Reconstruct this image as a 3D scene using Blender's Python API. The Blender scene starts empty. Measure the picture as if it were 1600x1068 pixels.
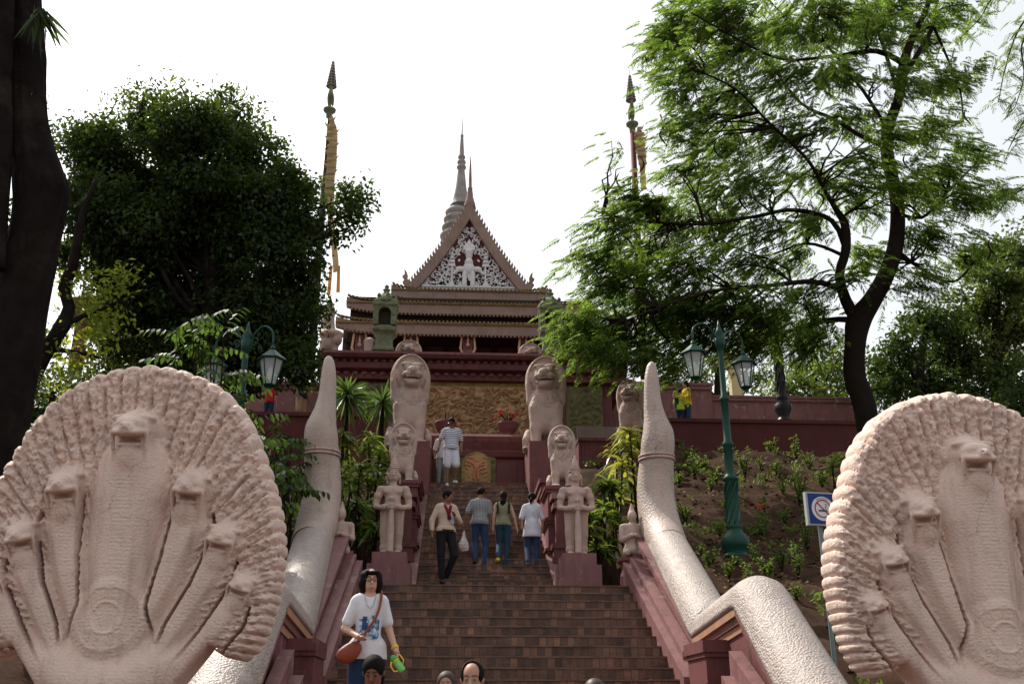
import bpy, math, random
import numpy as np
from mathutils import Vector, Matrix, Euler
R = math.radians
random.seed(7)
rng = np.random.default_rng(7)
scene = bpy.context.scene
# ------------------------------------------------------------------ camera, sky, sun, exposure
YAW, PITCH, F = 3.2, 20.5, 1555.0
CAM = np.array([-0.62, 0.0, 1.6])
cam_d = bpy.data.cameras.new("camera"); cam = bpy.data.objects.new("camera", cam_d)
scene.collection.objects.link(cam)
cam.location = CAM; cam.rotation_euler = (R(90 + PITCH), 0, R(-YAW))
cam_d.sensor_width = 36; cam_d.lens = 36 * F / 1600; cam_d.clip_end = 3000; cam_d.clip_start = 0.1
scene.camera = cam
SUN_EL, SUN_AZ = 50.0, -38.0          # azimuth measured from +Y (into the scene) towards +X
world = bpy.data.worlds.new("World"); scene.world = world; world.use_nodes = True
wn = world.node_tree; bg = wn.nodes["Background"]
sky = wn.nodes.new("ShaderNodeTexSky"); sky.sky_type = 'NISHITA'; sky.sun_disc = False
sky.sun_elevation = R(SUN_EL); sky.sun_rotation = R(SUN_AZ)
sky.air_density = 1.0; sky.dust_density = 4.5; sky.ozone_density = 1.0; sky.altitude = 0
hs = wn.nodes.new("ShaderNodeHueSaturation"); hs.inputs['Saturation'].default_value = 0.22
wn.links.new(sky.outputs[0], hs.inputs['Color'])
hz = wn.nodes.new("ShaderNodeMix"); hz.data_type = 'RGBA'; hz.inputs[0].default_value = 0.5; hz.inputs[7].default_value = (5.2, 5.45, 5.6, 1)
wn.links.new(hs.outputs[0], hz.inputs[6]); wn.links.new(hz.outputs[2], bg.inputs[0])
bg.inputs[1].default_value = 0.125
sd = bpy.data.lights.new("sun", 'SUN'); sun = bpy.data.objects.new("sun", sd); scene.collection.objects.link(sun)
sd.energy = 3.6; sd.angle = R(0.6); sd.color = (1.0, 0.93, 0.82)
sdir = Vector((math.sin(R(SUN_AZ)) * math.cos(R(SUN_EL)), math.cos(R(SUN_AZ)) * math.cos(R(SUN_EL)), math.sin(R(SUN_EL))))
sun.rotation_euler = sdir.to_track_quat('Z', 'Y').to_euler(); sun.location = (-10, 10, 30)
scene.view_settings.view_transform = 'Standard'; scene.view_settings.look = 'None'
scene.view_settings.exposure = 0.72; scene.view_settings.gamma = 1.0
scene.render.film_transparent = False
try:
    scene.cycles.use_denoising = True; scene.cycles.max_bounces = 6
except Exception: pass

# ------------------------------------------------------------------ helpers
_cy, _sy, _cp, _sp = math.cos(R(YAW)), math.sin(R(YAW)), math.cos(R(PITCH)), math.sin(R(PITCH))
def U(px, py, Y):
    """world point at depth-plane y=Y seen at photo pixel (px,py)"""
    a = (px - 800) / F; b = (534 - py) / F
    f = np.array([_sy * _cp, _cy * _cp, _sp]); r = np.array([_cy, -_sy, 0]); u = np.array([-_sy * _sp, -_cy * _sp, _cp])
    d = f + a * r + b * u
    return CAM + d * ((Y - CAM[1]) / d[1])
def ux(px, py, Y): return float(U(px, py, Y)[0])
def uz(px, py, Y): return float(U(px, py, Y)[2])
def mpp(Y, z=4.0):                                  # metres per photo pixel
    return (Y * _cp + (z - 1.6) * _sp) / F

def N(nt, t, **kw):
    n = nt.nodes.new(t)
    for k, v in kw.items():
        if k in n.inputs: n.inputs[k].default_value = v
        else: setattr(n, k, v)
    return n
def mat(name, col, rough=0.8, var=0.25, scale=4.0, bump=0.0, bscale=30.0, dirt=None, dirt_amt=0.0, dscale=2.0, dr=(.5, .72),
        voro=0.0, vscale=30.0, metal=0.0, detail=6, spec=0.22, streak=0.0, crack=0.0, bands=0.0, stretch=None):
    m = bpy.data.materials.new(name); m.use_nodes = True; nt = m.node_tree; L = nt.links
    b = nt.nodes["Principled BSDF"]; b.inputs['Roughness'].default_value = rough; b.inputs['Metallic'].default_value = metal
    b.inputs['Specular IOR Level'].default_value = spec
    tc = N(nt, "ShaderNodeTexCoord")
    n1 = N(nt, "ShaderNodeTexNoise", Scale=scale, Detail=float(detail), Roughness=0.65); L.new(tc.outputs['Object'], n1.inputs['Vector'])
    mr = N(nt, "ShaderNodeMapRange"); mr.inputs[1].default_value = 0.25; mr.inputs[2].default_value = 0.75
    mr.inputs[3].default_value = 1 - var; mr.inputs[4].default_value = 1 + var
    L.new(n1.outputs[0], mr.inputs[0])
    mx = N(nt, "ShaderNodeVectorMath", operation='SCALE'); mx.inputs[0].default_value = col[:3]; L.new(mr.outputs[0], mx.inputs[3])
    last = mx.outputs[0]
    if dirt is not None:
        n2 = N(nt, "ShaderNodeTexNoise", Scale=dscale, Detail=8.0, Roughness=0.7); L.new(tc.outputs['Object'], n2.inputs['Vector'])
        r2 = N(nt, "ShaderNodeMapRange"); r2.inputs[1].default_value = dr[0]; r2.inputs[2].default_value = dr[1]
        r2.inputs[3].default_value = 0; r2.inputs[4].default_value = dirt_amt; L.new(n2.outputs[0], r2.inputs[0])
        mm = N(nt, "ShaderNodeMix", data_type='RGBA'); L.new(r2.outputs[0], mm.inputs[0]); L.new(last, mm.inputs[6])
        mm.inputs[7].default_value = (*dirt[:3], 1); last = mm.outputs[2]
    if streak > 0:          # rain streaks running down
        mpg = N(nt, "ShaderNodeMapping"); mpg.inputs['Scale'].default_value = (9, 9, .9); L.new(tc.outputs['Object'], mpg.inputs[0])
        ns_ = N(nt, "ShaderNodeTexNoise", Scale=1.0, Detail=5.0, Roughness=0.6); L.new(mpg.outputs[0], ns_.inputs['Vector'])
        rs = N(nt, "ShaderNodeMapRange"); rs.inputs[1].default_value = .53; rs.inputs[2].default_value = .70; rs.inputs[3].default_value = 0; rs.inputs[4].default_value = streak
        L.new(ns_.outputs[0], rs.inputs[0]); m3 = N(nt, "ShaderNodeMix", data_type='RGBA'); L.new(rs.outputs[0], m3.inputs[0]); L.new(last, m3.inputs[6])
        m3.inputs[7].default_value = (col[0] * .28, col[1] * .26, col[2] * .25, 1); last = m3.outputs[2]
    ck = None
    if crack > 0:
        nw = N(nt, "ShaderNodeTexNoise", Scale=5.0, Detail=3.0); L.new(tc.outputs['Object'], nw.inputs['Vector'])
        va = N(nt, "ShaderNodeVectorMath", operation='MULTIPLY_ADD'); va.inputs[1].default_value = (.25, .25, .25); L.new(nw.outputs['Color'], va.inputs[0]); L.new(tc.outputs['Object'], va.inputs[2])
        vo = N(nt, "ShaderNodeTexVoronoi", Scale=2.3); vo.feature = 'DISTANCE_TO_EDGE'; L.new(va.outputs[0], vo.inputs['Vector'])
        ck = N(nt, "ShaderNodeMapRange"); ck.inputs[1].default_value = .0; ck.inputs[2].default_value = .010; ck.inputs[3].default_value = 1; ck.inputs[4].default_value = 0; L.new(vo.outputs[0], ck.inputs[0])
        nm_ = N(nt, "ShaderNodeTexNoise", Scale=1.7, Detail=2.0); L.new(tc.outputs['Object'], nm_.inputs['Vector'])
        gt_ = N(nt, "ShaderNodeMapRange"); gt_.inputs[1].default_value = .50; gt_.inputs[2].default_value = .56; gt_.inputs[3].default_value = 0; gt_.inputs[4].default_value = crack; L.new(nm_.outputs[0], gt_.inputs[0])
        mu = N(nt, "ShaderNodeMath", operation='MULTIPLY'); L.new(ck.outputs[0], mu.inputs[0]); L.new(gt_.outputs[0], mu.inputs[1])
        m4 = N(nt, "ShaderNodeMix", data_type='RGBA'); L.new(mu.outputs[0], m4.inputs[0]); L.new(last, m4.inputs[6]); m4.inputs[7].default_value = (.06, .035, .028, 1); last = m4.outputs[2]
    L.new(last, b.inputs['Base Color'])
    nrm = None
    if bands > 0:           # fine incised ribs
        wv = N(nt, "ShaderNodeTexWave", Scale=bands, Distortion=5.0, Detail=4.0); wv.inputs['Detail Scale'].default_value = 2.5; wv.wave_type = 'BANDS'; wv.bands_direction = 'Z'
        L.new(tc.outputs['Object'], wv.inputs['Vector']); bb_ = N(nt, "ShaderNodeBump", Strength=.13, Distance=.012); L.new(wv.outputs[0], bb_.inputs['Height']); nrm = bb_.outputs[0]
    if bump > 0:
        n3 = N(nt, "ShaderNodeTexNoise", Scale=bscale, Detail=5.0, Roughness=0.6); L.new(tc.outputs['Object'], n3.inputs['Vector'])
        bp = N(nt, "ShaderNodeBump", Strength=bump, Distance=0.02); L.new(n3.outputs[0], bp.inputs['Height'])
        if nrm is not None: L.new(nrm, bp.inputs['Normal'])
        if stretch is not None:
            ms_ = N(nt, "ShaderNodeMapping"); ms_.inputs['Scale'].default_value = stretch; L.new(tc.outputs['Object'], ms_.inputs[0]); L.new(ms_.outputs[0], n3.inputs['Vector'])
        nrm = bp.outputs[0]
    if voro > 0:
        n4 = N(nt, "ShaderNodeTexVoronoi", Scale=vscale); L.new(tc.outputs['Object'], n4.inputs['Vector'])
        b2 = N(nt, "ShaderNodeBump", Strength=voro, Distance=0.02); b2.invert = True; L.new(n4.outputs[0], b2.inputs['Height'])
        if nrm is not None: L.new(nrm, b2.inputs['Normal'])
        nrm = b2.outputs[0]
    if nrm is not None: L.new(nrm, b.inputs['Normal'])
    return m
def leafmat(name, col, trans, tcol=None, var=0.5, rough=0.45):
    m = bpy.data.materials.new(name); m.use_nodes = True; nt = m.node_tree; L = nt.links
    b = nt.nodes["Principled BSDF"]; b.inputs['Roughness'].default_value = rough; b.inputs['Specular IOR Level'].default_value = 0.2
    g = N(nt, "ShaderNodeNewGeometry"); mr = N(nt, "ShaderNodeMapRange")
    mr.inputs[3].default_value = 1 - var; mr.inputs[4].default_value = 1 + var; L.new(g.outputs['Random Per Island'], mr.inputs[0])
    mx = N(nt, "ShaderNodeVectorMath", operation='SCALE'); mx.inputs[0].default_value = col; L.new(mr.outputs[0], mx.inputs[3])
    L.new(mx.outputs[0], b.inputs['Base Color'])
    t = N(nt, "ShaderNodeBsdfTranslucent"); tx = N(nt, "ShaderNodeVectorMath", operation='SCALE')
    tx.inputs[0].default_value = tcol or (col[0] * 2.4, col[1] * 2.0, col[2] * .7); L.new(mr.outputs[0], tx.inputs[3]); L.new(tx.outputs[0], t.inputs[0])
    ms = N(nt, "ShaderNodeMixShader"); ms.inputs[0].default_value = trans
    L.new(b.outputs[0], ms.inputs[1]); L.new(t.outputs[0], ms.inputs[2]); L.new(ms.outputs[0], nt.nodes["Material Output"].inputs[0])
    return m
def plain(name, col, rough=0.6, metal=0.0, var=0.08, scale=12): return mat(name, col, rough, var, scale, metal=metal)

def tag(o, label=None, cat=None, group=None, kind=None):
    if label: o['label'] = label
    if cat: o['category'] = cat
    if group: o['group'] = group
    if kind: o['kind'] = kind
    return o
def thing(name, label, cat, loc=(0, 0, 0), rz=0.0, group=None, kind=None):
    o = bpy.data.objects.new(name, None); scene.collection.objects.link(o)
    o.empty_display_size = 0.2
    o.location = [float(v) for v in loc]; o.rotation_euler = (0, 0, rz)
    return tag(o, label, cat, group, kind)
def root_loc(p):
    v = Vector((0, 0, 0))
    while p is not None: v += p.location; p = p.parent
    return v
def mesh_obj(name, V, Fc, m, parent=None, smooth=False, local=False, mats=None, fmat=None):
    me = bpy.data.meshes.new(name)
    V = np.asarray(V, dtype=np.float32).reshape(-1, 3)
    if parent is not None and not local: V = V - np.array(root_loc(parent), dtype=np.float32)
    if isinstance(Fc, np.ndarray):
        n, k = Fc.shape
        me.vertices.add(len(V)); me.vertices.foreach_set("co", V.ravel())
        me.loops.add(n * k); me.loops.foreach_set("vertex_index", Fc.ravel().astype(np.int32))
        me.polygons.add(n); me.polygons.foreach_set("loop_start", np.arange(0, n * k, k, dtype=np.int32))
        try: me.polygons.foreach_set("loop_total", np.full(n, k, dtype=np.int32))
        except Exception: pass
        me.update(calc_edges=True)
    else:
        me.from_pydata([tuple(map(float, v)) for v in V], [], Fc); me.update()
    for mm in (mats or [m]): me.materials.append(mm)
    if fmat is not None: me.polygons.foreach_set("material_index", np.asarray(fmat, dtype=np.int32))
    if smooth: me.polygons.foreach_set("use_smooth", np.ones(len(me.polygons), dtype=bool))
    o = bpy.data.objects.new(name, me); scene.collection.objects.link(o)
    if parent is not None: o.parent = parent
    return o
class MB:
    """collects shapes into one mesh"""
    def __init__(s): s.v = []; s.f = []
    def add(s, v, f):
        n = len(s.v); s.v += [tuple(map(float, p)) for p in v]; s.f += [tuple(int(i) + n for i in q) for q in f]; return s
    def box(s, x0, x1, y0, y1, z0, z1, c=0.0):
        if c > 0:   # chamfered in plan
            P = [(x0 + c, y0), (x1 - c, y0), (x1, y0 + c), (x1, y1 - c), (x1 - c, y1), (x0 + c, y1), (x0, y1 - c), (x0, y0 + c)]
            return s.prism(P, z0, z1)
        v = [(x0, y0, z0), (x1, y0, z0), (x1, y1, z0), (x0, y1, z0), (x0, y0, z1), (x1, y0, z1), (x1, y1, z1), (x0, y1, z1)]
        return s.add(v, [(0, 3, 2, 1), (4, 5, 6, 7), (0, 1, 5, 4), (1, 2, 6, 5), (2, 3, 7, 6), (3, 0, 4, 7)])
    def prism(s, P, z0, z1):            # plan polygon, extruded in z
        n = len(P); v = [(x, y, z0) for x, y in P] + [(x, y, z1) for x, y in P]
        return s.add(v, [tuple(range(n - 1, -1, -1)), tuple(range(n, 2 * n))] + [(i, (i + 1) % n, n + (i + 1) % n, n + i) for i in range(n)])
    def yprism(s, P, y0, y1):           # (x,z) polygon, ccw seen from -y, extruded in y
        n = len(P); v = [(x, y0, z) for x, z in P] + [(x, y1, z) for x, z in P]
        return s.add(v, [tuple(range(n)), tuple(range(2 * n - 1, n - 1, -1))] + [(i, n + i, n + (i + 1) % n, (i + 1) % n) for i in range(n)])
    def xprism(s, P, x0, x1):           # (y,z) polygon extruded in x
        n = len(P); v = [(x0, y, z) for y, z in P] + [(x1, y, z) for y, z in P]
        return s.add(v, [tuple(range(n)), tuple(range(2 * n - 1, n - 1, -1))] + [(i, n + i, n + (i + 1) % n, (i + 1) % n) for i in range(n)])
    def tube(s, P, r, seg=8, cap=True):
        P = [np.array(p, float) for p in P]; n = len(P); r = [r] * n if np.isscalar(r) else list(r)
        v = []; f = []; ref = np.array([0.13, 0.21, 0.97]); 
        for i, p in enumerate(P):
            t = P[min(i + 1, n - 1)] - P[max(i - 1, 0)]; t = t / (np.linalg.norm(t) + 1e-9)
            if i == 0:
                a = np.cross(t, ref)
                if np.linalg.norm(a) < .2: a = np.cross(t, [1, 0, 0])
            else: a = a - t * np.dot(a, t)
            a = a / (np.linalg.norm(a) + 1e-9); b = np.cross(t, a)
            for k in range(seg):
                q = 2 * math.pi * k / seg; v.append(p + r[i] * (math.cos(q) * a + math.sin(q) * b))
        for i in range(n - 1):
            for k in range(seg): f.append((i * seg + k, i * seg + (k + 1) % seg, (i + 1) * seg + (k + 1) % seg, (i + 1) * seg + k))
        if cap: f += [tuple(range(seg - 1, -1, -1)), tuple(range((n - 1) * seg, n * seg))]
        return s.add(v, f)
    def lathe(s, prof, c=(0, 0, 0), seg=16, sx=1.0, sy=1.0, rot=0.0):   # prof [(r,z)...] bottom to top
        v = []; f = []
        for r, z in prof:
            for k in range(seg):
                q = 2 * math.pi * k / seg + rot; v.append((c[0] + r * sx * math.cos(q), c[1] + r * sy * math.sin(q), c[2] + z))
        n = len(prof)
        for i in range(n - 1):
            for k in range(seg): f.append((i * seg + k, i * seg + (k + 1) % seg, (i + 1) * seg + (k + 1) % seg, (i + 1) * seg + k))
        f += [tuple(range(seg - 1, -1, -1)), tuple(range((n - 1) * seg, n * seg))]
        return s.add(v, f)
    def square(s, prof, c=(0, 0, 0)):   # square-plan lathe
        return s.lathe([(r * math.sqrt(2), z) for r, z in prof], c, 4, rot=math.pi / 4)
    def build(s, name, m, parent=None, smooth=False, local=False):
        return mesh_obj(name, s.v, s.f, m, parent, smooth, local)

# value noise
def _hash(i, j, k, seed):
    h = (i * 374761393 + j * 668265263 + k * 2147483647 + seed * 974634777) & 0xffffffff
    h = ((h ^ (h >> 13)) * 1274126177) & 0xffffffff
    return ((h ^ (h >> 16)) & 0xffff) / 65535.0
def vnoise(x, y, z=0.0, seed=0):
    x = np.asarray(x, float); y = np.asarray(y, float); z = np.zeros_like(x) + z
    i = np.floor(x).astype(np.int64); j = np.floor(y).astype(np.int64); k = np.floor(z).astype(np.int64)
    fx, fy, fz = x - i, y - j, z - k
    fx = fx * fx * (3 - 2 * fx); fy = fy * fy * (3 - 2 * fy); fz = fz * fz * (3 - 2 * fz)
    def c(a, b, d): return _hash(i + a, j + b, k + d, seed)
    x00 = c(0, 0, 0) * (1 - fx) + c(1, 0, 0) * fx; x10 = c(0, 1, 0) * (1 - fx) + c(1, 1, 0) * fx
    x01 = c(0, 0, 1) * (1 - fx) + c(1, 0, 1) * fx; x11 = c(0, 1, 1) * (1 - fx) + c(1, 1, 1) * fx
    return (x00 * (1 - fy) + x10 * fy) * (1 - fz) + (x01 * (1 - fy) + x11 * fy) * fz
# ------------------------------------------------------------------ signed-distance sculpting (surface nets)
class SDF:
    def __init__(s, lo, hi, h):
        s.h = h; s.lo = np.array(lo, float)
        s.n = [int(math.ceil((hi[i] - lo[i]) / h)) + 1 for i in range(3)]
        s.ax = [s.lo[i] + h * np.arange(s.n[i]) for i in range(3)]
        s.V = np.full(s.n, 9.0, dtype=np.float32)
    def _win(s, lo, hi):
        sl = []
        for i in range(3):
            a = int(max(0, math.floor((lo[i] - s.lo[i]) / s.h))); b = int(min(s.n[i], math.ceil((hi[i] - s.lo[i]) / s.h) + 1))
            if b <= a: return None
            sl.append(slice(a, b))
        return tuple(sl)
    def _pts(s, sl):
        return np.meshgrid(s.ax[0][sl[0]], s.ax[1][sl[1]], s.ax[2][sl[2]], indexing='ij', sparse=True)
    def _comb(s, sl, d, k, sub=False):
        V = s.V[sl]; d = d.astype(np.float32)
        if sub:
            d = -d; a = V
            if k > 0: hh = np.clip(.5 - .5 * (a - d) / k, 0, 1); s.V[sl] = a * (1 - hh) + d * hh + k * hh * (1 - hh)
            else: s.V[sl] = np.maximum(V, d)
        elif k > 0:
            hh = np.clip(.5 + .5 * (V - d) / k, 0, 1); s.V[sl] = V * (1 - hh) + d * hh - k * hh * (1 - hh)
        else: s.V[sl] = np.minimum(V, d)
    def cap(s, a, b, r1, r2=None, k=0.02, sub=False):
        r2 = r1 if r2 is None else r2; a = np.array(a, float); b = np.array(b, float); m = max(r1, r2) + k + 3 * s.h
        sl = s._win(np.minimum(a, b) - m, np.maximum(a, b) + m)
        if sl is None: return s
        X, Y, Z = s._pts(sl); ba = b - a; L2 = float(np.dot(ba, ba)) + 1e-12
        t = np.clip(((X - a[0]) * ba[0] + (Y - a[1]) * ba[1] + (Z - a[2]) * ba[2]) / L2, 0, 1)
        d = np.sqrt((X - a[0] - t * ba[0]) ** 2 + (Y - a[1] - t * ba[1]) ** 2 + (Z - a[2] - t * ba[2]) ** 2) - (r1 + (r2 - r1) * t)
        s._comb(sl, d, k, sub); return s
    def chain(s, P, rr, k=0.02):
        for i in range(len(P) - 1): s.cap(P[i], P[i + 1], rr[i], rr[i + 1], k)
        return s
    def ell(s, c, r, k=0.02, rot=None, sub=False):
        c = np.array(c, float); r = np.array(r, float); M = max(r) if rot is not None else r
        m = M + k + 3 * s.h; sl = s._win(c - m, c + m)
        if sl is None: return s
        X, Y, Z = s._pts(sl); X = X - c[0]; Y = Y - c[1]; Z = Z - c[2]
        if rot is not None:
            Q = np.array(Euler(rot).to_matrix().inverted())
            X, Y, Z = (Q[0, 0] * X + Q[0, 1] * Y + Q[0, 2] * Z, Q[1, 0] * X + Q[1, 1] * Y + Q[1, 2] * Z, Q[2, 0] * X + Q[2, 1] * Y + Q[2, 2] * Z)
        q = np.sqrt((X / r[0]) ** 2 + (Y / r[1]) ** 2 + (Z / r[2]) ** 2)
        g = np.sqrt((X / r[0] ** 2) ** 2 + (Y / r[1] ** 2) ** 2 + (Z / r[2] ** 2) ** 2) + 1e-9
        s._comb(sl, q * (q - 1) / g, k, sub); return s
    def box(s, c, r, k=0.02, rad=0.01, sub=False):
        c = np.array(c, float); r = np.array(r, float); m = r + k + 3 * s.h; sl = s._win(c - m, c + m)
        if sl is None: return s
        X, Y, Z = s._pts(sl); q = [np.abs(X - c[0]) - r[0] + rad, np.abs(Y - c[1]) - r[1] + rad, np.abs(Z - c[2]) - r[2] + rad]
        d = np.sqrt(np.maximum(q[0], 0) ** 2 + np.maximum(q[1], 0) ** 2 + np.maximum(q[2], 0) ** 2) + np.minimum(np.maximum(np.maximum(q[0], q[1]), q[2]), 0) - rad
        s._comb(sl, d, k, sub); return s
    def cut(s, axis, val, keep_above):      # keep the half space
        A = s.ax[axis]; d = (val - A) if keep_above else (A - val)
        sh = [1, 1, 1]; sh[axis] = -1
        s.V = np.maximum(s.V, d.reshape(sh).astype(np.float32)); return s
    def mesh(s):
        V = s.V; I = V < 0
        for a in range(3):          # keep border outside
            sl = [slice(None)] * 3
            for e in (0, -1): sl[a] = e; V[tuple(sl)] = np.maximum(V[tuple(sl)], 1e-3)
        I = V < 0
        cnt = np.zeros([n - 1 for n in s.n], dtype=np.int8); C = [I[dx:s.n[0] - 1 + dx, dy:s.n[1] - 1 + dy, dz:s.n[2] - 1 + dz] for dx in (0, 1) for dy in (0, 1) for dz in (0, 1)]
        for c in C: cnt += c
        act = (cnt > 0) & (cnt < 8); idx = np.argwhere(act); ids = np.full(act.shape, -1, dtype=np.int64); ids[act] = np.arange(len(idx))
        P = np.zeros((len(idx), 3)); W = np.zeros(len(idx))
        cor = [(dx, dy, dz) for dx in (0, 1) for dy in (0, 1) for dz in (0, 1)]
        vals = [V[idx[:, 0] + c[0], idx[:, 1] + c[1], idx[:, 2] + c[2]] for c in cor]
        for i in range(8):
            for j in range(i + 1, 8):
                df = [cor[j][a] - cor[i][a] for a in range(3)]
                if sum(map(abs, df)) != 1: continue
                m = (vals[i] < 0) != (vals[j] < 0)
                t = np.where(m, vals[i] / (vals[i] - vals[j] + 1e-12), 0)
                for a in range(3): P[:, a] += np.where(m, cor[i][a] + t * df[a], 0)
                W += m
        P = (idx + P / W[:, None]) * s.h + s.lo
        Fs = []
        for a in range(3):
            b, c = (a + 1) % 3, (a + 2) % 3
            s0 = [slice(None)] * 3; s1 = [slice(None)] * 3; s0[a] = slice(0, -1); s1[a] = slice(1, None)
            i0 = I[tuple(s0)]; i1 = I[tuple(s1)]; e = np.argwhere(i0 != i1)
            e = e[(e[:, b] > 0) & (e[:, c] > 0) & (e[:, b] < s.n[b] - 1) & (e[:, c] < s.n[c] - 1)]
            inside = i0[e[:, 0], e[:, 1], e[:, 2]]
            def g(ob, oc):
                q = e.copy(); q[:, b] -= ob; q[:, c] -= oc; return ids[q[:, 0], q[:, 1], q[:, 2]]
            Q = np.stack([g(1, 1), g(0, 1), g(0, 0), g(1, 0)], 1)
            Q[~inside] = Q[~inside][:, ::-1]; Fs.append(Q)
        Fs = np.concatenate(Fs); Fs = Fs[(Fs >= 0).all(1)]
        return P, Fs
    def build(s, name, m, parent=None, local=True, disp=None, mats=None, pick=None):
        P, Fs = s.mesh()
        if disp is not None: P = disp(P)
        fm = pick(P[Fs].mean(1)) if pick is not None else None
        return mesh_obj(name, P, Fs, m, parent, True, local, mats=mats, fmat=fm)
def copy_tree(o, parent=None):
    c = o.copy(); scene.collection.objects.link(c)
    if parent is not None: c.parent = parent
    for ch in [x for x in scene.objects if x.parent == o]: copy_tree(ch, c)
    return c

# ------------------------------------------------------------------ materials
M = {}
STONE = (0.43, 0.315, 0.27)
M['stone'] = mat('pink_cast_stone', STONE, 0.75, 0.16, 3.0, bump=0.35, bscale=45, dirt=(0.33, 0.22, 0.18), dirt_amt=0.6, dscale=2.2, streak=.4)
NK = dict(bump=0.6, bscale=60, dirt=(0.42, 0.215, 0.14), dirt_amt=0.45, dscale=3.5, streak=.30, crack=.32)
M['naga'] = mat('naga_stone', (0.71, 0.54, 0.46), 0.72, 0.16, 7.0, **NK)
M['nagarib'] = mat('naga_ribbed_stone', (0.71, 0.54, 0.46), 0.72, 0.16, 7.0, bands=15, **NK)
M['rail'] = mat('scaled_rail_stone', (0.37, 0.31, 0.28), 0.42, 0.25, 9.0, bump=0.6, bscale=60, dirt=(0.38, 0.29, 0.25), dirt_amt=0.5, dscale=6, voro=0.55, vscale=38, spec=0.45, crack=.6)
M['scales'] = mat('scaled_stone', STONE, 0.7, 0.2, 4.0, bump=0.3, bscale=40, dirt=(0.2, 0.13, 0.1), dirt_amt=0.6, dscale=2.5, voro=0.9, vscale=13)
M['red'] = mat('oxblood_plaster', (0.14, 0.050, 0.050), 0.7, 0.3, 1.6, bump=0.25, bscale=20, streak=.5, dirt=(0.30, 0.19, 0.18), dirt_amt=0.65, dr=(.59, .66), dscale=1.8)
M['redpink'] = mat('faded_red_plaster', (0.19, 0.088, 0.086), 0.6, 0.25, 2.0, bump=0.2, bscale=18, streak=.45, dirt=(0.36, 0.25, 0.235), dirt_amt=0.65, dr=(.56, .64), dscale=2.4)
M['darkred'] = mat('dark_red_wall_paint', (0.105, 0.028, 0.028), 0.75, 0.25, 0.8, bump=0.2, bscale=15, dirt=(0.05, 0.025, 0.02), dirt_amt=0.6, dscale=.7)
M['tan'] = mat('tan_stone', (0.36, 0.20, 0.12), 0.8, 0.25, 2.5, bump=0.3, bscale=30)
M['gold'] = mat('gilded_relief', (0.27, 0.19, 0.06), 0.55, 0.45, 5.0, bump=0.5, bscale=12, dirt=(0.05, 0.06, 0.03), dirt_amt=0.8, dscale=3, voro=1.0, vscale=6)
M['green'] = mat('mossy_stone', (0.16, 0.165, 0.10), 0.9, 0.45, 3.0, bump=0.8, bscale=14, dirt=(0.05, 0.06, 0.035), dirt_amt=0.8, dscale=2.5, voro=.5, vscale=9)
M['panel'] = mat('terracotta_relief', (0.39, 0.235, 0.125), 0.8, 0.3, 2.5, bump=0.5, bscale=20, dirt=(0.24, 0.15, 0.07), dirt_amt=0.6, dscale=.8)
M['greenpanel'] = mat('olive_gilt_relief', (0.13, 0.115, 0.05), 0.7, 0.4, 2.5, bump=0.6, bscale=12, dirt=(0.05, .05, .025), dirt_amt=.6)
M['roofpink'] = mat('pink_roof_fascia', (0.245, 0.17, 0.14), 0.8, 0.2, 1.5, bump=0.2, bscale=12, streak=.4, dirt=(0.2, 0.12, 0.09), dirt_amt=0.5, dscale=1.2)
M['tile'] = mat('mossy_roof_tile', (0.20, 0.13, 0.06), 0.8, 0.5, 4.0, bump=0.9, bscale=8, dirt=(0.10, 0.10, 0.04), dirt_amt=0.8, dscale=2)
M['white'] = mat('white_carving', (0.62, 0.60, 0.61), 0.7, 0.08, 3.0, bump=.2, bscale=20)
M['grey'] = mat('weathered_grey_plaster', (0.26, 0.24, 0.23), 0.85, 0.3, 1.0, bump=0.4, bscale=8, dirt=(.13, .12, .11), dirt_amt=.7, dscale=.8)
M['dark'] = mat('dark_interior', (0.035, 0.022, 0.018), 0.9, 0.3, 2.0)  # near-black colour, also painted shade for openings and roof gaps
M['lampgreen'] = mat('green_lamp_paint', (0.007, 0.045, 0.030), 0.4, 0.2, 10, bump=.1, bscale=40)
M['black'] = mat('black_iron', (0.012, 0.012, 0.014), 0.4, 0.2, 10)
M['bark'] = mat('dark_bark', (0.012, 0.009, 0.008), 0.95, 0.5, 3.0, bump=1.0, bscale=5, stretch=(3.2, 3.2, .7), spec=.03, dirt=(0.04, .034, .028), dirt_amt=.6, dscale=2)
M['bark2'] = mat('smooth_bark', (0.016, 0.012, 0.009), 0.9, 0.4, 2.0, spec=.05, bump=.8, bscale=10)
M['soil'] = mat('brown_soil', (0.052, 0.029, 0.019), 0.95, 0.5, 2.2, bump=1.0, bscale=9, dirt=(0.024, .015, .011), dirt_amt=.85, dscale=1.5, detail=10, spec=.03)
M['ground'] = mat('dusty_ground', (0.20, 0.15, 0.12), 0.9, 0.3, 1.0, bump=.4, bscale=12)
M['hair'] = mat('black_hair', (0.010, 0.007, 0.006), 0.62, 0.3, 30, bump=.5, bscale=90, spec=.06)
M['skin'] = plain('warm_skin', (0.42, 0.24, 0.17), 0.5)
M['skin2'] = plain('brown_skin', (0.20, 0.095, 0.06), 0.5)
M['skin3'] = plain('light_skin', (0.50, 0.30, 0.22), 0.5)
def cloth(n, c, **k): return mat(n, c, 0.85, 0.12, 6.0, bump=0.35, bscale=14, **k)
def glassmat():
    m = bpy.data.materials.new('lantern_glass'); m.use_nodes = True; b = m.node_tree.nodes["Principled BSDF"]
    b.inputs['Base Color'].default_value = (.75, .8, .78, 1); b.inputs['Roughness'].default_value = .12
    b.inputs['Alpha'].default_value = .38
    return m
M['glass'] = glassmat()
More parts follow.
